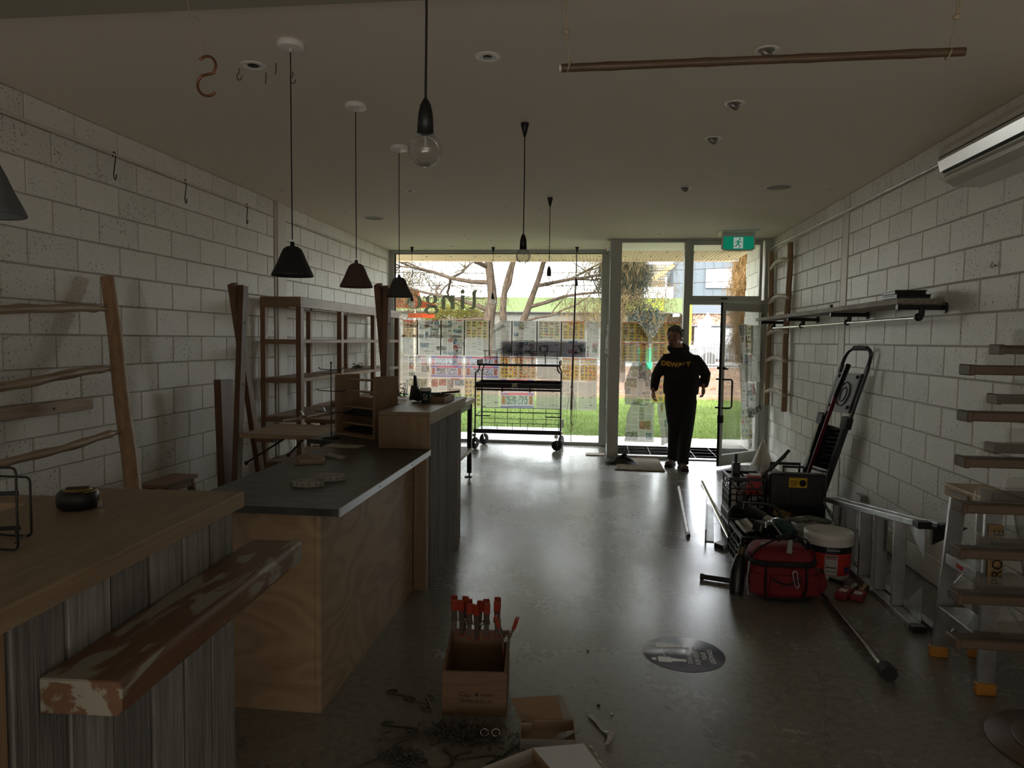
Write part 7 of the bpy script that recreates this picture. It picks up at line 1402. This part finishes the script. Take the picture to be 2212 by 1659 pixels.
fb2 = thing('floor_scraper', 'dark flat scraper blade on the floor left of the green crate', 'scraper', (1.0, 5.75, 0)); ob('blade', MB().prism([(0.93, 5.66), (1.10, 5.85), (1.13, 5.75), (0.98, 5.58)], 0.03, 0.036, 'XY'), DARKSTEEL, fb2, world=True); ob('handle', MB().cyl((1.10, 5.80, 0.035), (1.17, 5.9, 0.05), 0.012, n=8), BLACKP, fb2, world=True); ob('heel', MB().prism([(0.93, 5.66), (0.98, 5.58), (0.99, 5.60), (0.94, 5.68)], 0.0, 0.03, 'XY'), DARKSTEEL, fb2, world=True)
# red tool bag
rb = thing('tool_bag', 'red canvas tool bag with black trim, straps and a carabiner', 'bag', (1.165, 4.64, 0))
def sbox(mb, secs, n=28, e=0.45):
    vs = []
    for (cx, cy, z, rx, ry) in secs:
        for k in range(n):
            a = 2 * PI * k / n; c, s = math.cos(a), math.sin(a); vs.append((cx + rx * math.copysign(abs(c) ** e, c), cy + ry * math.copysign(abs(s) ** e, s), z))
    m = len(secs); mb.add(vs, [(i * n + k, i * n + (k + 1) % n, (i + 1) * n + (k + 1) % n, (i + 1) * n + k) for i in range(m - 1) for k in range(n)] + [tuple(reversed(range(n))), tuple(range((m - 1) * n, m * n))], True); return mb
ob('bag_body', sbox(MB(), [(0.0, 0, 0.004, .13, .10), (0.0, 0, 0.03, .165, .135), (0.0, 0, 0.09, .198, .155), (0, 0, 0.16, .205, .160), (0, 0, 0.225, .196, .150)]), REDBAG, rb)
ob('base_pad', sbox(MB(), [(0.02, -0.01, 0.0, .135, .105), (0.02, -0.01, 0.022, .16, .13), (0.02, -0.01, 0.03, .15, .12)]), BLACKBAG, rb)
ob('zip_band', sbox(MB(), [(0, 0, 0.222, .200, .155), (0, 0, 0.245, .200, .155), (0, 0, 0.252, .19, .145)]), BLACKBAG, rb)
ob('bag_top', sbox(MB(), [(0, 0.01, 0.245, .19, .145), (0, 0.02, 0.285, .175, .125), (0.0, 0.03, 0.315, .15, .095), (0.0, 0.04, 0.325, .11, .06)]), REDBAG, rb)
ob('white_tag', MB().beam((-0.10, -0.115, 0.262), (-0.10, 0.0, 0.332), 0.035, 0.004), mat('tag_white', (0.45, 0.43, 0.42), 0.6), rb)
for x0, x1 in ((-0.19, 0.17),): ob('carry_strap', MB().tube(curvepts([(x0, -0.05, 0.23), (-0.15, -0.08, 0.31), (-0.05, -0.06, 0.365), (0.05, 0.0, 0.385), (0.13, 0.02, 0.36), (0.18, 0.0, 0.26)], 5), 0.012, 8, flat=0.5), BLACKBAG, rb)
ob('shoulder_strap', MB().tube(curvepts([(0.10, 0.06, 0.33), (0.17, 0.05, 0.35), (0.205, 0.0, 0.29), (0.21, -0.06, 0.22)], 5), 0.012, 8, flat=0.4), BLACKBAG, rb)
ob('strap_grip', MB().cyl((-0.03, -0.055, 0.372), (0.055, -0.03, 0.395), 0.017, n=12), BLACKBAG, rb)
for x in (-0.115, 0.125): ob('front_webbing', MB().tube([(x, -0.158, 0.235), (x, -0.170, 0.16), (x, -0.166, 0.09), (x * .9, -0.14, 0.03)], 0.016, 6, flat=0.3), BLACKBAG, rb)
for i, x in enumerate((-0.165, 0.005, 0.165)): ob('front_pocket', MB().cb((x, -0.158 + abs(i - 1) * 0.012, 0.115), (0.085 if i != 1 else 0.19, 0.03, 0.13), (0.05, 0, 0.25 * (i - 1))), REDBAG, rb, bevel=0.012, seg=2)
ob('pocket_flap', MB().tube(curvepts([(-0.08, -0.178, 0.155), (0, -0.184, 0.125), (0.09, -0.178, 0.16)], 4), 0.010, 6, flat=0.5), BLACKBAG, rb)
ob('carabiner', MB().tube(curvepts([(0.045, -0.19, 0.215), (0.06, -0.192, 0.205), (0.068, -0.19, 0.15), (0.075, -0.19, 0.125), (0.062, -0.19, 0.112), (0.050, -0.19, 0.135), (0.036, -0.19, 0.195), (0.045, -0.19, 0.215)], 3), 0.0042, 8), ALU, rb)
ob('side_pouch', sbox(MB(), [(0.215, -0.02, 0.03, .03, .06), (0.235, -0.02, 0.10, .045, .08), (0.225, -0.02, 0.17, .035, .07)]), REDBAG, rb); ob('side_tape', MB().tube([(0.255, -0.03, 0.12 + 0.0), (0.262, -0.04, 0.16), (0.245, -0.05, 0.19)], 0.018, 8, flat=0.4), BLACKBAG, rb)
ob('piping', MB().tube(curvepts([(-0.20, -0.09, 0.02), (-0.212, -0.10, 0.10), (-0.207, -0.10, 0.18), (-0.20, -0.09, 0.235)], 4), 0.006, 6), mat('grey_piping', (0.30, 0.32, 0.36), 0.4), rb)
kn = thing('utility_knife', 'small grey-handled tool tucked into the top of the red bag', 'tool', (1.20, 4.60, 0.30)); ob('handle', MB().tube([(0.0, -0.055, -0.005), (0.012, -0.035, 0.075)], [0.018, 0.013], 10), mat('tool_grey', (0.30, 0.32, 0.33), 0.4), kn); ob('blade', MB().beam((0.0, -0.04, 0.01), (0.05, -0.03, 0.0), 0.02, 0.004), STEEL, kn)
bt2 = thing('black_flask', 'black drink flask leaning on the left side of the red bag', 'flask', (0.915, 4.66, 0)); ob('flask_body', MB().tube([(0.905, 4.62, 0.02), (0.912, 4.63, 0.14), (0.93, 4.66, 0.215), (0.935, 4.665, 0.24)], [0.045, 0.046, 0.036, 0.024], 18), BLACKP, bt2, world=True); ob('flask_foot', MB().cyl((0.905, 4.62, 0.0), (0.905, 4.62, 0.02), 0.042, n=18), BLACKP, bt2, world=True); ob('flask_cap', MB().cyl((0.935, 4.665, 0.24), (0.945, 4.68, 0.285), 0.022, n=14), mat('dull_brass', (0.10, 0.075, 0.045), 0.5, 0.4), bt2, world=True)
rod('hammer', 'black hammer handle lying on the floor left of the flask', 'hammer', (0.735, 4.86, 0.02), (0.90, 4.80, 0.022), 0.017, BLACKP, lambda t: ob('butt_end', MB().cyl((0.715, 4.866, 0.02), (0.735, 4.86, 0.02), 0.021, n=12), BLACKP, t, world=True))
# paint buckets
def bucket(x, y, r, h, lab, lidded, bands):
    t = thing('paint_bucket', lab, 'bucket', (x, y, 0), 0, 'white paint buckets beside the toolbox')
    ob('tub', MB().lathe([(0.001, 0), (r * 0.88, 0), (r * 0.89, 0.004), (r * 0.97, h - 0.03), (r * .97, h), (r * .90, h), (r * .89, h - 0.02), (r * .84, 0.02), (0.001, 0.015)], n=40), WHITEP, t)
    if lidded: ob('lid', MB().lathe([(r * 1.0, h - 0.035), (r * 1.02, h - 0.03), (r * 1.02, h + 0.002), (r * .98, h + 0.008), (r * .92, h + 0.008), (r * .90, h - 0.004), (0.001, h - 0.004)], n=40), WHITEP, t)
    for k in range(3): ob('rim_ridge', MB().lathe([(r * .965, h - 0.040 - 0.012 * k), (r * 1.0, h - 0.043 - 0.012 * k), (r * 1.0, h - 0.049 - 0.012 * k), (r * .96, h - 0.050 - 0.012 * k)], n=40), WHITEP, t)
    for nm, z0, z1, m in bands: ob(nm, MB().lathe([((0.89 + 0.08 * z0 / h) * r + 0.0015, z0), ((0.89 + 0.08 * z1 / h) * r + 0.0015, z1)], n=40), m, t)
    ob('wire_bail', MB().tube(curvepts([(-r * 1.0, 0.0, h - 0.075), (-r * 1.08, -r * .35, h - 0.13), (-r * .75, -r * .85, h - 0.17)] if not lidded else [(-r, 0, h - 0.075), (-r * 1.06, -r * .3, h - 0.10), (-r * .95, -r * .5, h - 0.14)], 5), 0.0025, 6), DARKSTEEL, t); ob('bail_lug', MB().cb((-r * .99, 0, h - 0.075), (0.02, 0.03, 0.03)), WHITEP, t); return t
BNV = mat('navy_band', (0.012, 0.014, 0.028), 0.4); BRD = mat('red_band', (0.52, 0.035, 0.025), 0.4)
b1_ = bucket(1.61, 5.12, 0.158, 0.30, 'nearer paint bucket with closed lid, dark and red label bands', True, (('red_band', 0.03, 0.18, BRD), ('dark_band', 0.18, 0.235, BNV)))
text('lettering', 'Dulux', 0.030, mat('label_silver', (0.5, 0.5, 0.5), 0.4), TR((-0.012, -0.151, 0.208), (PI / 2, 0, 0)), b1_, sx=1.15)
lbm = MB(); rr = 0.1475
def cyl_patch(a0, a1, z0, z1, r0=0.1475, n=8, k=0.012): 
    vs = [(( r0 + k * z / 0.3) * math.sin(a), -(r0 + k * z / 0.3) * math.cos(a), z) for z in (z0, z1) for a in np.linspace(a0, a1, n)]; return MB().add(vs, [(i, i + 1, n + i + 1, n + i) for i in range(n - 1)])
pl_ = ob('label_panel', cyl_patch(-0.42, 0.12, 0.035, 0.172), mat('label_white', (0.48, 0.45, 0.42), 0.5), b1_)
for z, w, m in ((0.158, 0.008, BLACKM), (0.145, 0.006, REDPL), (0.132, 0.003, GREYCARD), (0.120, 0.003, GREYCARD), (0.105, 0.003, GREYCARD), (0.085, 0.007, BLACKM), (0.070, 0.003, GREYCARD), (0.058, 0.004, BLACKM)): ob('label_line', cyl_patch(-0.38, 0.08, z, z + w, 0.1490), m, pl_)
ob('blue_patch', cyl_patch(0.45, 0.85, 0.05, 0.09, 0.1485), mat('patch_blue', (0.04, 0.05, 0.14), 0.4), b1_)
bucket(1.600, 5.465, 0.152, 0.285, 'farther paint bucket without lid, holding gloves', False, (('grey_label', 0.13, 0.17, mat('label_dark_grey', (0.06, 0.06, 0.065), 0.5)),))
gv = thing('work_gloves', 'grey-green rubber gloves lying over the rim of the farther bucket', 'gloves', (1.600, 5.465, 0.27)); GV = mat('glove_green', (0.13, 0.14, 0.115), 0.6, bump=0.4, bscale=30)
for k, (x, y, a) in enumerate(((-0.05, -0.03, 0.6), (0.06, -0.05, -0.4))):
    gm_ = MB(); gm_.M = TR((x, y, 0.03), (0, 0, a)); gm_.ball((0, 0, 0), 0.05, 1.3, 0.8, 0.4)
    for i in range(5): gm_.tube(curvepts([(-0.04, -0.03 + 0.016 * i, 0.0), (-0.09, -0.035 + 0.02 * i, 0.012), (-0.125, -0.03 + 0.02 * i, 0.0)], 3), 0.0115, 8)
    ob('glove', setm(fuse(gm_, 0.006, 2), GV), None, gv)
# brushes and packs in front of the bucket
for i, (x, y, a, lab) in enumerate(((1.575, 4.66, -0.62, 'red packet of brushes with clear wrap in front of the nearer bucket, left one'), (1.66, 4.655, -0.50, 'red boxed brush with pale handle in front of the nearer bucket, right one'))):
    t = thing('brush_pack', lab, 'brush pack', (x, y, 0.0), a, 'packets of paintbrushes by the buckets')
    ob('sleeve', MB().bx(-0.035, 0.035, -0.085, 0.06, 0.002, 0.045 if i == 0 else 0.035), mat('pack_red', (0.34, 0.03, 0.05), 0.4, c2=(0.16, 0.02, 0.03), nscale=9), t, bevel=0.004)
    ob('white_panel', MB().bx(-0.025, 0.02, -0.04, 0.02, 0.046 if i == 0 else 0.0355, 0.047 if i == 0 else 0.0365), WHITEP, t)
    ob('pack_handle', MB().tube(curvepts([(0.0, 0.06, 0.02), (0.0, 0.12, 0.022), (0.005, 0.20, 0.03)], 4), [0.018] * 4 + [0.012] * 3 + [0.014] * 2, 10), mat('handle_wood', (0.42, 0.30, 0.17), 0.5) if i else mat('clear_wrap', (0.45, 0.42, 0.40), 0.2), t)
    if i == 0: ob('clear_wrap', MB().cb((0.0, 0.07, 0.035), (0.06, 0.10, 0.03), (0.3, 0.1, 0.2)), ACRYL, t)
sw = thing('scraper_blade', 'dark flat blade lying beside the brush packs at the fallen ladder', 'scraper', (1.77, 4.85, 0)); ob('blade', MB().prism([(1.62, 4.86), (1.74, 4.77), (1.76, 4.82), (1.65, 4.93)], 0.002, 0.008, 'XY'), DARKSTEEL, sw, world=True); ob('handle', MB().cyl((1.64, 4.90, 0.012), (1.58, 4.965, 0.016), 0.011, n=8), BLACKP, sw, world=True)
rod('long_pole', 'long dark steel pole with round rubber end lying on the floor', 'pole', (1.43, 4.60, 0.022), (1.405, 3.56, 0.035), 0.017, mat('worn_steel', (0.10, 0.09, 0.08), 0.3, 0.7, c2=(0.22, 0.18, 0.15), nscale=8), lambda t: (ob('rubber_end', MB().tube([(1.405, 3.57, 0.035), (1.404, 3.50, 0.036)], [0.036, 0.036], 20), RUBBER, t, world=True), ob('end_rim', MB().tube([(1.405, 3.585, 0.034), (1.405, 3.565, 0.034)], [0.026, 0.038], 20), STEEL, t, world=True)))

# ------------------------------------------------------------------ foreground floor: wine box with clamps, hooks, chain, cartons
WX = thing('wine_box', 'open wooden wine box with spring clamps along its back edge', 'box', (-0.508, 3.08, 0), 0.085)
OK_ = wood('box_oak', (0.20, 0.115, 0.06), (0.145, 0.08, 0.042), 'X', 3.5, 0.6, 0.05)
ob('front_board', MB().bx(-0.135, 0.14, -0.165, -0.153, 0.0, 0.19), OK_, WX, bevel=0.001); ob('back_board', MB().bx(-0.123, 0.128, 0.153, 0.165, 0.0, 0.24), OK_, WX, bevel=0.001)
for s, x in ((-1, -0.135), (1, 0.128)): ob('side_board', MB().prism([(-0.153, 0), (0.165, 0), (0.165, 0.24), (-0.153, 0.195)], x, x + 0.012, 'YZ'), OK_, WX, bevel=0.001)
ob('bottom_board', MB().bx(-0.122, 0.127, -0.152, 0.152, 0.003, 0.012), OK_, WX)
SC_ = mat('scorched_print', (0.035, 0.02, 0.012), 0.7)
text('lettering', 'TEMPRANILLO', 0.020, SC_, TR((0.008, -0.1662, 0.062), (PI / 2, 0, 0)), WX, ext=0.0004, sx=1.1); text('lettering', 'Capi', 0.028, SC_, TR((-0.035, -0.1662, 0.092), (PI / 2, 0.1, 0)), WX, ext=0.0004); ob('print_mark', MB().lathe([(0.008, 0), (0.001, -0.0006)], (0.012, -0.1655, 0.092), 14, 'Y').bx(0.03, 0.085, -0.1662, -0.165, 0.093, 0.095).bx(0.03, 0.085, -0.1662, -0.165, 0.087, 0.089), SC_, WX)
CLM = mat('clamp_body', (0.16, 0.12, 0.10), 0.4, 0.5); CTIP = mat('clamp_tip', (0.30, 0.035, 0.012), 0.5)
def clamp(x, y, rz, lab, spread=0.0, z=0.17):
    t = thing('spring_clamp', lab, 'clamp', (x, y, z), rz, 'spring clamps gripping the wine box')
    for s in (-1, 1):
        h = ob('handle', MB().beam((0, s * 0.012, 0.055), (0, s * (0.028 + spread), 0.15), 0.026, 0.010, (0, 1, 0)), CLM, t, bevel=0.002); ob('orange_tip', MB().beam((0, s * (0.020 + spread * .6), 0.105), (0, s * (0.029 + spread), 0.160), 0.031, 0.016, (0, 1, 0)), CTIP, h, bevel=0.004)
        ob('jaw', MB().beam((0, s * 0.012, 0.058), (0, s * 0.009, -0.01), 0.022, 0.008, (0, 1, 0)), CLM, t); ob('jaw_pad', MB().beam((0, s * 0.0085, 0.008), (0, s * 0.0085, -0.018), 0.026, 0.008, (0, 1, 0)), CTIP, t, bevel=0.002)
    ob('spring', MB().tube([(-0.018 + 0.0045 * (i / 6), 0.010 * math.cos(i * 1.05), 0.058 + 0.010 * math.sin(i * 1.05)) for i in range(49)], 0.002, 5), STEEL, t); return t
for x, lab in ((-0.615, 'leftmost orange-tipped spring clamp on the back edge of the wine box'), (-0.575, 'second orange-tipped spring clamp from the left on the wine box'), (-0.545, 'third spring clamp, close beside the second on the wine box'), (-0.505, 'short middle spring clamp on the wine box'), (-0.465, 'fourth upright spring clamp on the wine box, right of the short one'), (-0.415, 'tall spring clamp at the right back corner of the wine box')):
    clamp(x - 0.026, 3.235 + (x + 0.5) * 0.08, 0.25 * math.sin(x * 90), lab, z=0.225 + 0.008 * math.sin(x * 130) - (0.012 if 'short' in lab else 0))
clamp(-0.385, 3.14, 1.5, 'spring clamp with splayed handles gripping the right side of the wine box', 0.022, 0.19)
HKM = mat('worn_hook_steel', (0.13, 0.12, 0.11), 0.35, 0.7); HKC = mat('worn_hook_bronze', (0.15, 0.095, 0.075), 0.4, 0.5)
def fhook(x, y, rz, L, r, lab, m=HKM, w=0.0034, dia=1.0, z=0.006, cls='s_hook'):
    t = thing(cls, lab, 'hook', (x, y, z), rz, 'loose hooks on the floor'); P = []
    for k in range(9): a = math.radians(200 - 200 * k / 8 + 0); P.append((-L / 2 + r * 0.2 + r * math.cos(a) * 1.0, r * math.sin(a) * 1.0 + r * 0.0, 0))
    A = [(-L / 2 + r * 1.25 * math.cos(math.radians(b)) , r + r * math.sin(math.radians(b)), 0.0) for b in (35, 75, 115, 155, 190, 215)]
    B = [(L / 2 - r * math.cos(math.radians(b)), -r - r * math.sin(math.radians(b)), 0.0) for b in (215, 190, 155, 115, 75, 35)]
    ob('wire', MB().tube(curvepts(A + [(0, 0, 0)] + B, 4), w, 7), m, t); return t
fhook(-0.842, 3.035, -0.15, 0.10, 0.017, 'dark S-hook lying alone, farthest left of the wine box', w=0.0045)
fhook(-0.757, 2.985, -0.12, 0.085, 0.018, 'reddish S-hook crossing another beside the wine box', HKC)
fhook(-0.700, 2.978, -1.0, 0.085, 0.019, 'shiny S-hook crossing the reddish one beside the wine box')
fhook(-0.775, 2.78, 0.02, 0.115, 0.017, 'dark S-hook at the left end of the hook pile', w=0.0045)
def wire_thing(name, lab, pts, r, m, cat='hook'):
    t = thing(name, lab, cat, (pts[0][0], pts[0][1], 0.0), 0, 'loose hooks on the floor'); ob('wire', MB().tube(curvepts([(p[0], p[1], p[2] if len(p) > 2 else r + 0.002) for p in pts], 5), r, 7), m, t, world=True); return t
wire_thing('long_hook', 'long straight wire hook with rounded end over the chain pile', [(-0.745, 2.585), (-0.765, 2.61), (-0.74, 2.66, .012), (-0.60, 2.78, .016), (-0.525, 2.815, .014), (-0.485, 2.79, .012), (-0.485, 2.745), (-0.51, 2.70)], 0.0034, HKM)
wire_thing('long_hook', 'bent wire hook with squared left end crossing the hook pile', [(-0.80, 2.735, .010), (-0.835, 2.70, .010), (-0.815, 2.665, .010), (-0.74, 2.70, .012), (-0.64, 2.765, .016), (-0.60, 2.77, .014), (-0.575, 2.735), (-0.59, 2.695), (-0.62, 2.67)], 0.0034, HKM)
wire_thing('long_hook', 'wire loop hook under the long hook beside the chain', [(-0.62, 2.79, .02), (-0.60, 2.81, .02), (-0.56, 2.78, .018), (-0.51, 2.71, .014), (-0.485, 2.685), (-0.455, 2.70), (-0.452, 2.74)], 0.0034, HKM)
wire_thing('large_hook', 'large round bronze hook in front of the chain heap', [(-0.665, 2.585), (-0.635, 2.58), (-0.60, 2.525), (-0.56, 2.51), (-0.52, 2.535), (-0.515, 2.585), (-0.545, 2.63), (-0.57, 2.645)], 0.0052, HKC)
wire_thing('bent_wire', 'zigzag bent wire right of the large round hook', [(-0.455, 2.645), (-0.505, 2.615), (-0.49, 2.59), (-0.37, 2.635), (-0.355, 2.61), (-0.385, 2.575)], 0.0036, HKM)
wire_thing('s_hook', 'small shiny S-hook near the chain end by the cartons', [(-0.365, 2.60), (-0.335, 2.585), (-0.315, 2.61), (-0.315, 2.67), (-0.29, 2.70), (-0.255, 2.68), (-0.26, 2.64)], 0.0034, HKM)
wire_thing('straight_wire', 'straight wire rod running out of the frame at the bottom', [(-0.90, 2.44), (-0.80, 2.55), (-0.755, 2.63, .01), (-0.70, 2.60)], 0.0034, HKM, 'wire')
def chain(name, lab, pts, n, seed, rl=0.008, spread=0.0):
    g = random.Random(seed); mb = MB()
    for i in range(n):
        if spread: p = Vector((pts[0][0] + g.gauss(0, spread * 1.7), pts[0][1] + g.gauss(0, spread * 0.8), 0.006 + abs(g.gauss(0, 0.014)))); ax_ = Vector((g.gauss(0, 1), g.gauss(0, 1), g.gauss(0, .6))).normalized(); bx_ = ax_.orthogonal().normalized()
        else: q = i / n * (len(pts) - 1); k = int(q); p = Vector(pts[k]).lerp(Vector(pts[k + 1]), q - k); ax_ = (Vector(pts[k + 1]) - Vector(pts[k])).normalized(); bx_ = Vector((0, 0, 1)) if i % 2 else ax_.cross(Vector((0, 0, 1))).normalized()
        mb.tube([p + ax_ * rl * math.cos(t) + bx_ * rl * 0.6 * math.sin(t) for t in np.linspace(0, 2 * PI, 8, endpoint=False)], 0.0016, 4, True)
    return tag(ob(name, mb, HKM), lab, 'chain', kind='stuff')
chain('chain_heap', 'heap of fine chain at the foot of the wine box', [(-0.50, 2.755)], 620, 1, rl=0.0058, spread=0.050); chain('chain_heap', 'small heap of fine chain between the hooks', [(-0.70, 2.555)], 330, 2, rl=0.0056, spread=0.024)
chain('chain_length', 'length of chain running towards the small carton', [(-0.36, 2.62, .006), (-0.33, 2.63, .006), (-0.30, 2.68, .008), (-0.275, 2.72, .008), (-0.27, 2.75, .01)], 30, 3, rl=0.0065)
for i, (x, y) in enumerate(((-0.42, 2.75), (-0.375, 2.755))): t = thing('steel_ring', ('left', 'right')[i] + ' bright steel ring on the chain heap', 'ring', (x, y, 0.025)); ob('ring_wire', MB().tube([(0.016 * math.cos(a), 0.006 * math.sin(a), 0.012 * math.sin(a)) for a in np.linspace(0, 2 * PI, 14, endpoint=False)], 0.003, 6, True), STEEL, t)
ks = thing('hook_bundle', 'bundle of small dark and brass hooks at the bottom edge beside the large carton', 'hooks', (-0.45, 2.47, 0))
for k in range(7): a = k * 0.9; ob('small_hook', MB().tube(curvepts([(-0.49 + .02 * k, 2.46 + .01 * math.sin(a), .008), (-0.47 + .02 * k, 2.49 + .01 * math.sin(a), .014), (-0.455 + .018 * k, 2.475, .01), (-0.45 + .018 * k, 2.445, .006)], 4), 0.003, 6), mat('brass', (0.3, 0.2, 0.1)) if k == 4 else HKM, ks, world=True)
# cartons
c1t = thing('small_carton', 'small opened brown carton with raised lid and screws inside', 'carton', (-0.19, 2.765, 0), 0.10)
ob('carton_front', MB().bx(-0.085, 0.125, -0.075, -0.072, 0, 0.048), GREYCARD, c1t); ob('carton_left', MB().prism([(-0.075, 0), (0.06, 0), (0.06, 0.055), (-0.075, 0.048)], -0.088, -0.085, 'YZ'), GREYCARD, c1t); ob('carton_right', MB().prism([(-0.075, 0), (0.075, 0), (0.065, 0.075), (-0.075, 0.048)], 0.125, 0.128, 'YZ'), KRAFT, c1t); ob('carton_floor', MB().bx(-0.085, 0.125, -0.072, 0.075, 0.001, 0.004), KRAFT, c1t)
ob('carton_back', MB().bx(-0.085, 0.125, 0.072, 0.075, 0, 0.048), KRAFT, c1t); ob('lid_panel', MB().add([(-0.09, 0.076, 0.045), (0.09, 0.076, 0.05), (0.065, 0.20, 0.088), (-0.13, 0.19, 0.075), (-0.09, 0.078, 0.043), (0.09, 0.078, 0.048), (0.065, 0.202, 0.086), (-0.13, 0.192, 0.073)], [(0, 1, 2, 3), (4, 5, 6, 7), (0, 1, 5, 4), (1, 2, 6, 5), (2, 3, 7, 6), (3, 0, 4, 7)]), KRAFT, c1t)
ob('lid_flap', MB().add([(0.09, 0.076, 0.052), (0.065, 0.20, 0.09), (0.092, 0.205, 0.082), (0.122, 0.090, 0.050)], [(0, 1, 2, 3)]).add([(0.09, 0.077, 0.050), (0.065, 0.201, 0.088), (0.092, 0.206, 0.080), (0.122, 0.091, 0.048)], [(3, 2, 1, 0)]), GREYCARD, c1t); ob('inner_flap', MB().cb((-0.065, 0.03, 0.035), (0.045, 0.003, 0.05), (0.2, 0, 0.1)), KRAFT, c1t)
sc1 = thing('screw_eye', 'screw eye lying in the small carton', 'screw', (-0.225, 2.71, 0.007)); ob('eye_ring', MB().tube([(0.007 * math.cos(a), 0.007 * math.sin(a), 0.003) for a in np.linspace(0, 2 * PI, 12, endpoint=False)], 0.0018, 5, True).cyl((-0.007, 0, 0.003), (-0.022, -0.004, 0.003), 0.0015, n=6), STEEL, sc1)
pg = thing('plastic_bag', 'scrap of crumpled clear plastic in the small carton', 'plastic bag', (-0.115, 2.74, 0.02)); ob('film', MB().tube([(-0.03, -0.01, -0.005), (0.0, 0.0, 0.012), (0.05, 0.02, 0.03), (0.075, 0.022, 0.034)], [0.012, 0.018, 0.008, 0.002], 8), mat('film_grey', (0.24, 0.24, 0.23), 0.3), pg)
c2t = thing('flat_carton', 'large shallow carton with its white inner flap folded out', 'carton', (-0.13, 2.58, 0))
ob('carton_back', MB().beam((-0.185, 2.745, 0.03), (-0.46, 2.50, 0.03), 0.003, 0.06), GREYCARD, c2t, world=True); ob('carton_side', MB().beam((-0.185, 2.745, 0.03), (-0.075, 2.565, 0.03), 0.003, 0.06), KRAFT, c2t, world=True)
ob('carton_floor', MB().prism([(-0.185, 2.745), (-0.46, 2.50), (-0.36, 2.30), (-0.075, 2.565)], 0.001, 0.004, 'XY'), KRAFT, c2t, world=True); ob('carton_front', MB().beam((-0.075, 2.565, 0.03), (-0.36, 2.30, 0.03), 0.003, 0.06), GREYCARD, c2t, world=True)
ob('white_flap', MB().add([(-0.185, 2.745, 0.060), (-0.075, 2.565, 0.060), (0.075, 2.66, 0.052), (0.005, 2.815, 0.052), (-0.185, 2.745, 0.057), (-0.075, 2.565, 0.057), (0.075, 2.66, 0.049), (0.005, 2.815, 0.049)], [(0, 1, 2, 3), (7, 6, 5, 4), (0, 1, 5, 4), (1, 2, 6, 5), (2, 3, 7, 6), (3, 0, 4, 7)]), PAPER, c2t, world=True)
ob('edge_flap', MB().add([(0.075, 2.66, 0.052), (0.005, 2.815, 0.052), (0.025, 2.84, 0.038), (0.10, 2.69, 0.038), (0.075, 2.66, 0.049), (0.005, 2.815, 0.049), (0.025, 2.84, 0.035), (0.10, 2.69, 0.035)], [(0, 1, 2, 3), (7, 6, 5, 4), (0, 1, 5, 4), (1, 2, 6, 5), (2, 3, 7, 6), (3, 0, 4, 7)]), GREYCARD, c2t, world=True)
for k in range(3): ob('tab_cut', MB().cyl((0.034 + 0.016 * k - 0.0, 2.80 - 0.045 * k, 0.0455), (0.036 + 0.016 * k, 2.802 - 0.045 * k, 0.047), 0.009, n=12), WHITEP, c2t, world=True)
c2t.location = (c2t.location.x - 0.03, c2t.location.y - 0.135, 0)
st_ = tag(ob('paper_strip', MB().add([(p[0] + o_[0], p[1] + o_[1], p[2]) for p in ((-0.005, 2.985, .006), (0.03, 2.92, .010), (0.055, 2.865, .006), (0.07, 2.845, .012), (0.085, 2.82, .030), (0.075, 2.79, .012), (0.06, 2.765, .005)) for o_ in ((-0.010, -0.005), (0.012, 0.005))], [(2 * i, 2 * i + 1, 2 * i + 3, 2 * i + 2) for i in range(6)]), mat('strip_grey', (0.40, 0.40, 0.40), 0.6)), 'curled pale paper strip on the floor right of the cartons', 'paper strip')
for i, (x, y, lab) in enumerate(((0.033, 3.07, 'tiny dark chip of debris on the floor above the paper strip'), (0.09, 3.01, 'tiny pale chip of debris on the floor right of the paper strip'), (-0.02, 3.62, 'tiny dark crumb on the bare floor left of the round sticker'))):
    tag(ob('debris_chip', MB().cb((x, y, 0.004), (0.012, 0.007, 0.006), (0.3, 0.2, i)), BLACKM if i != 1 else WHITEP), lab, 'debris')
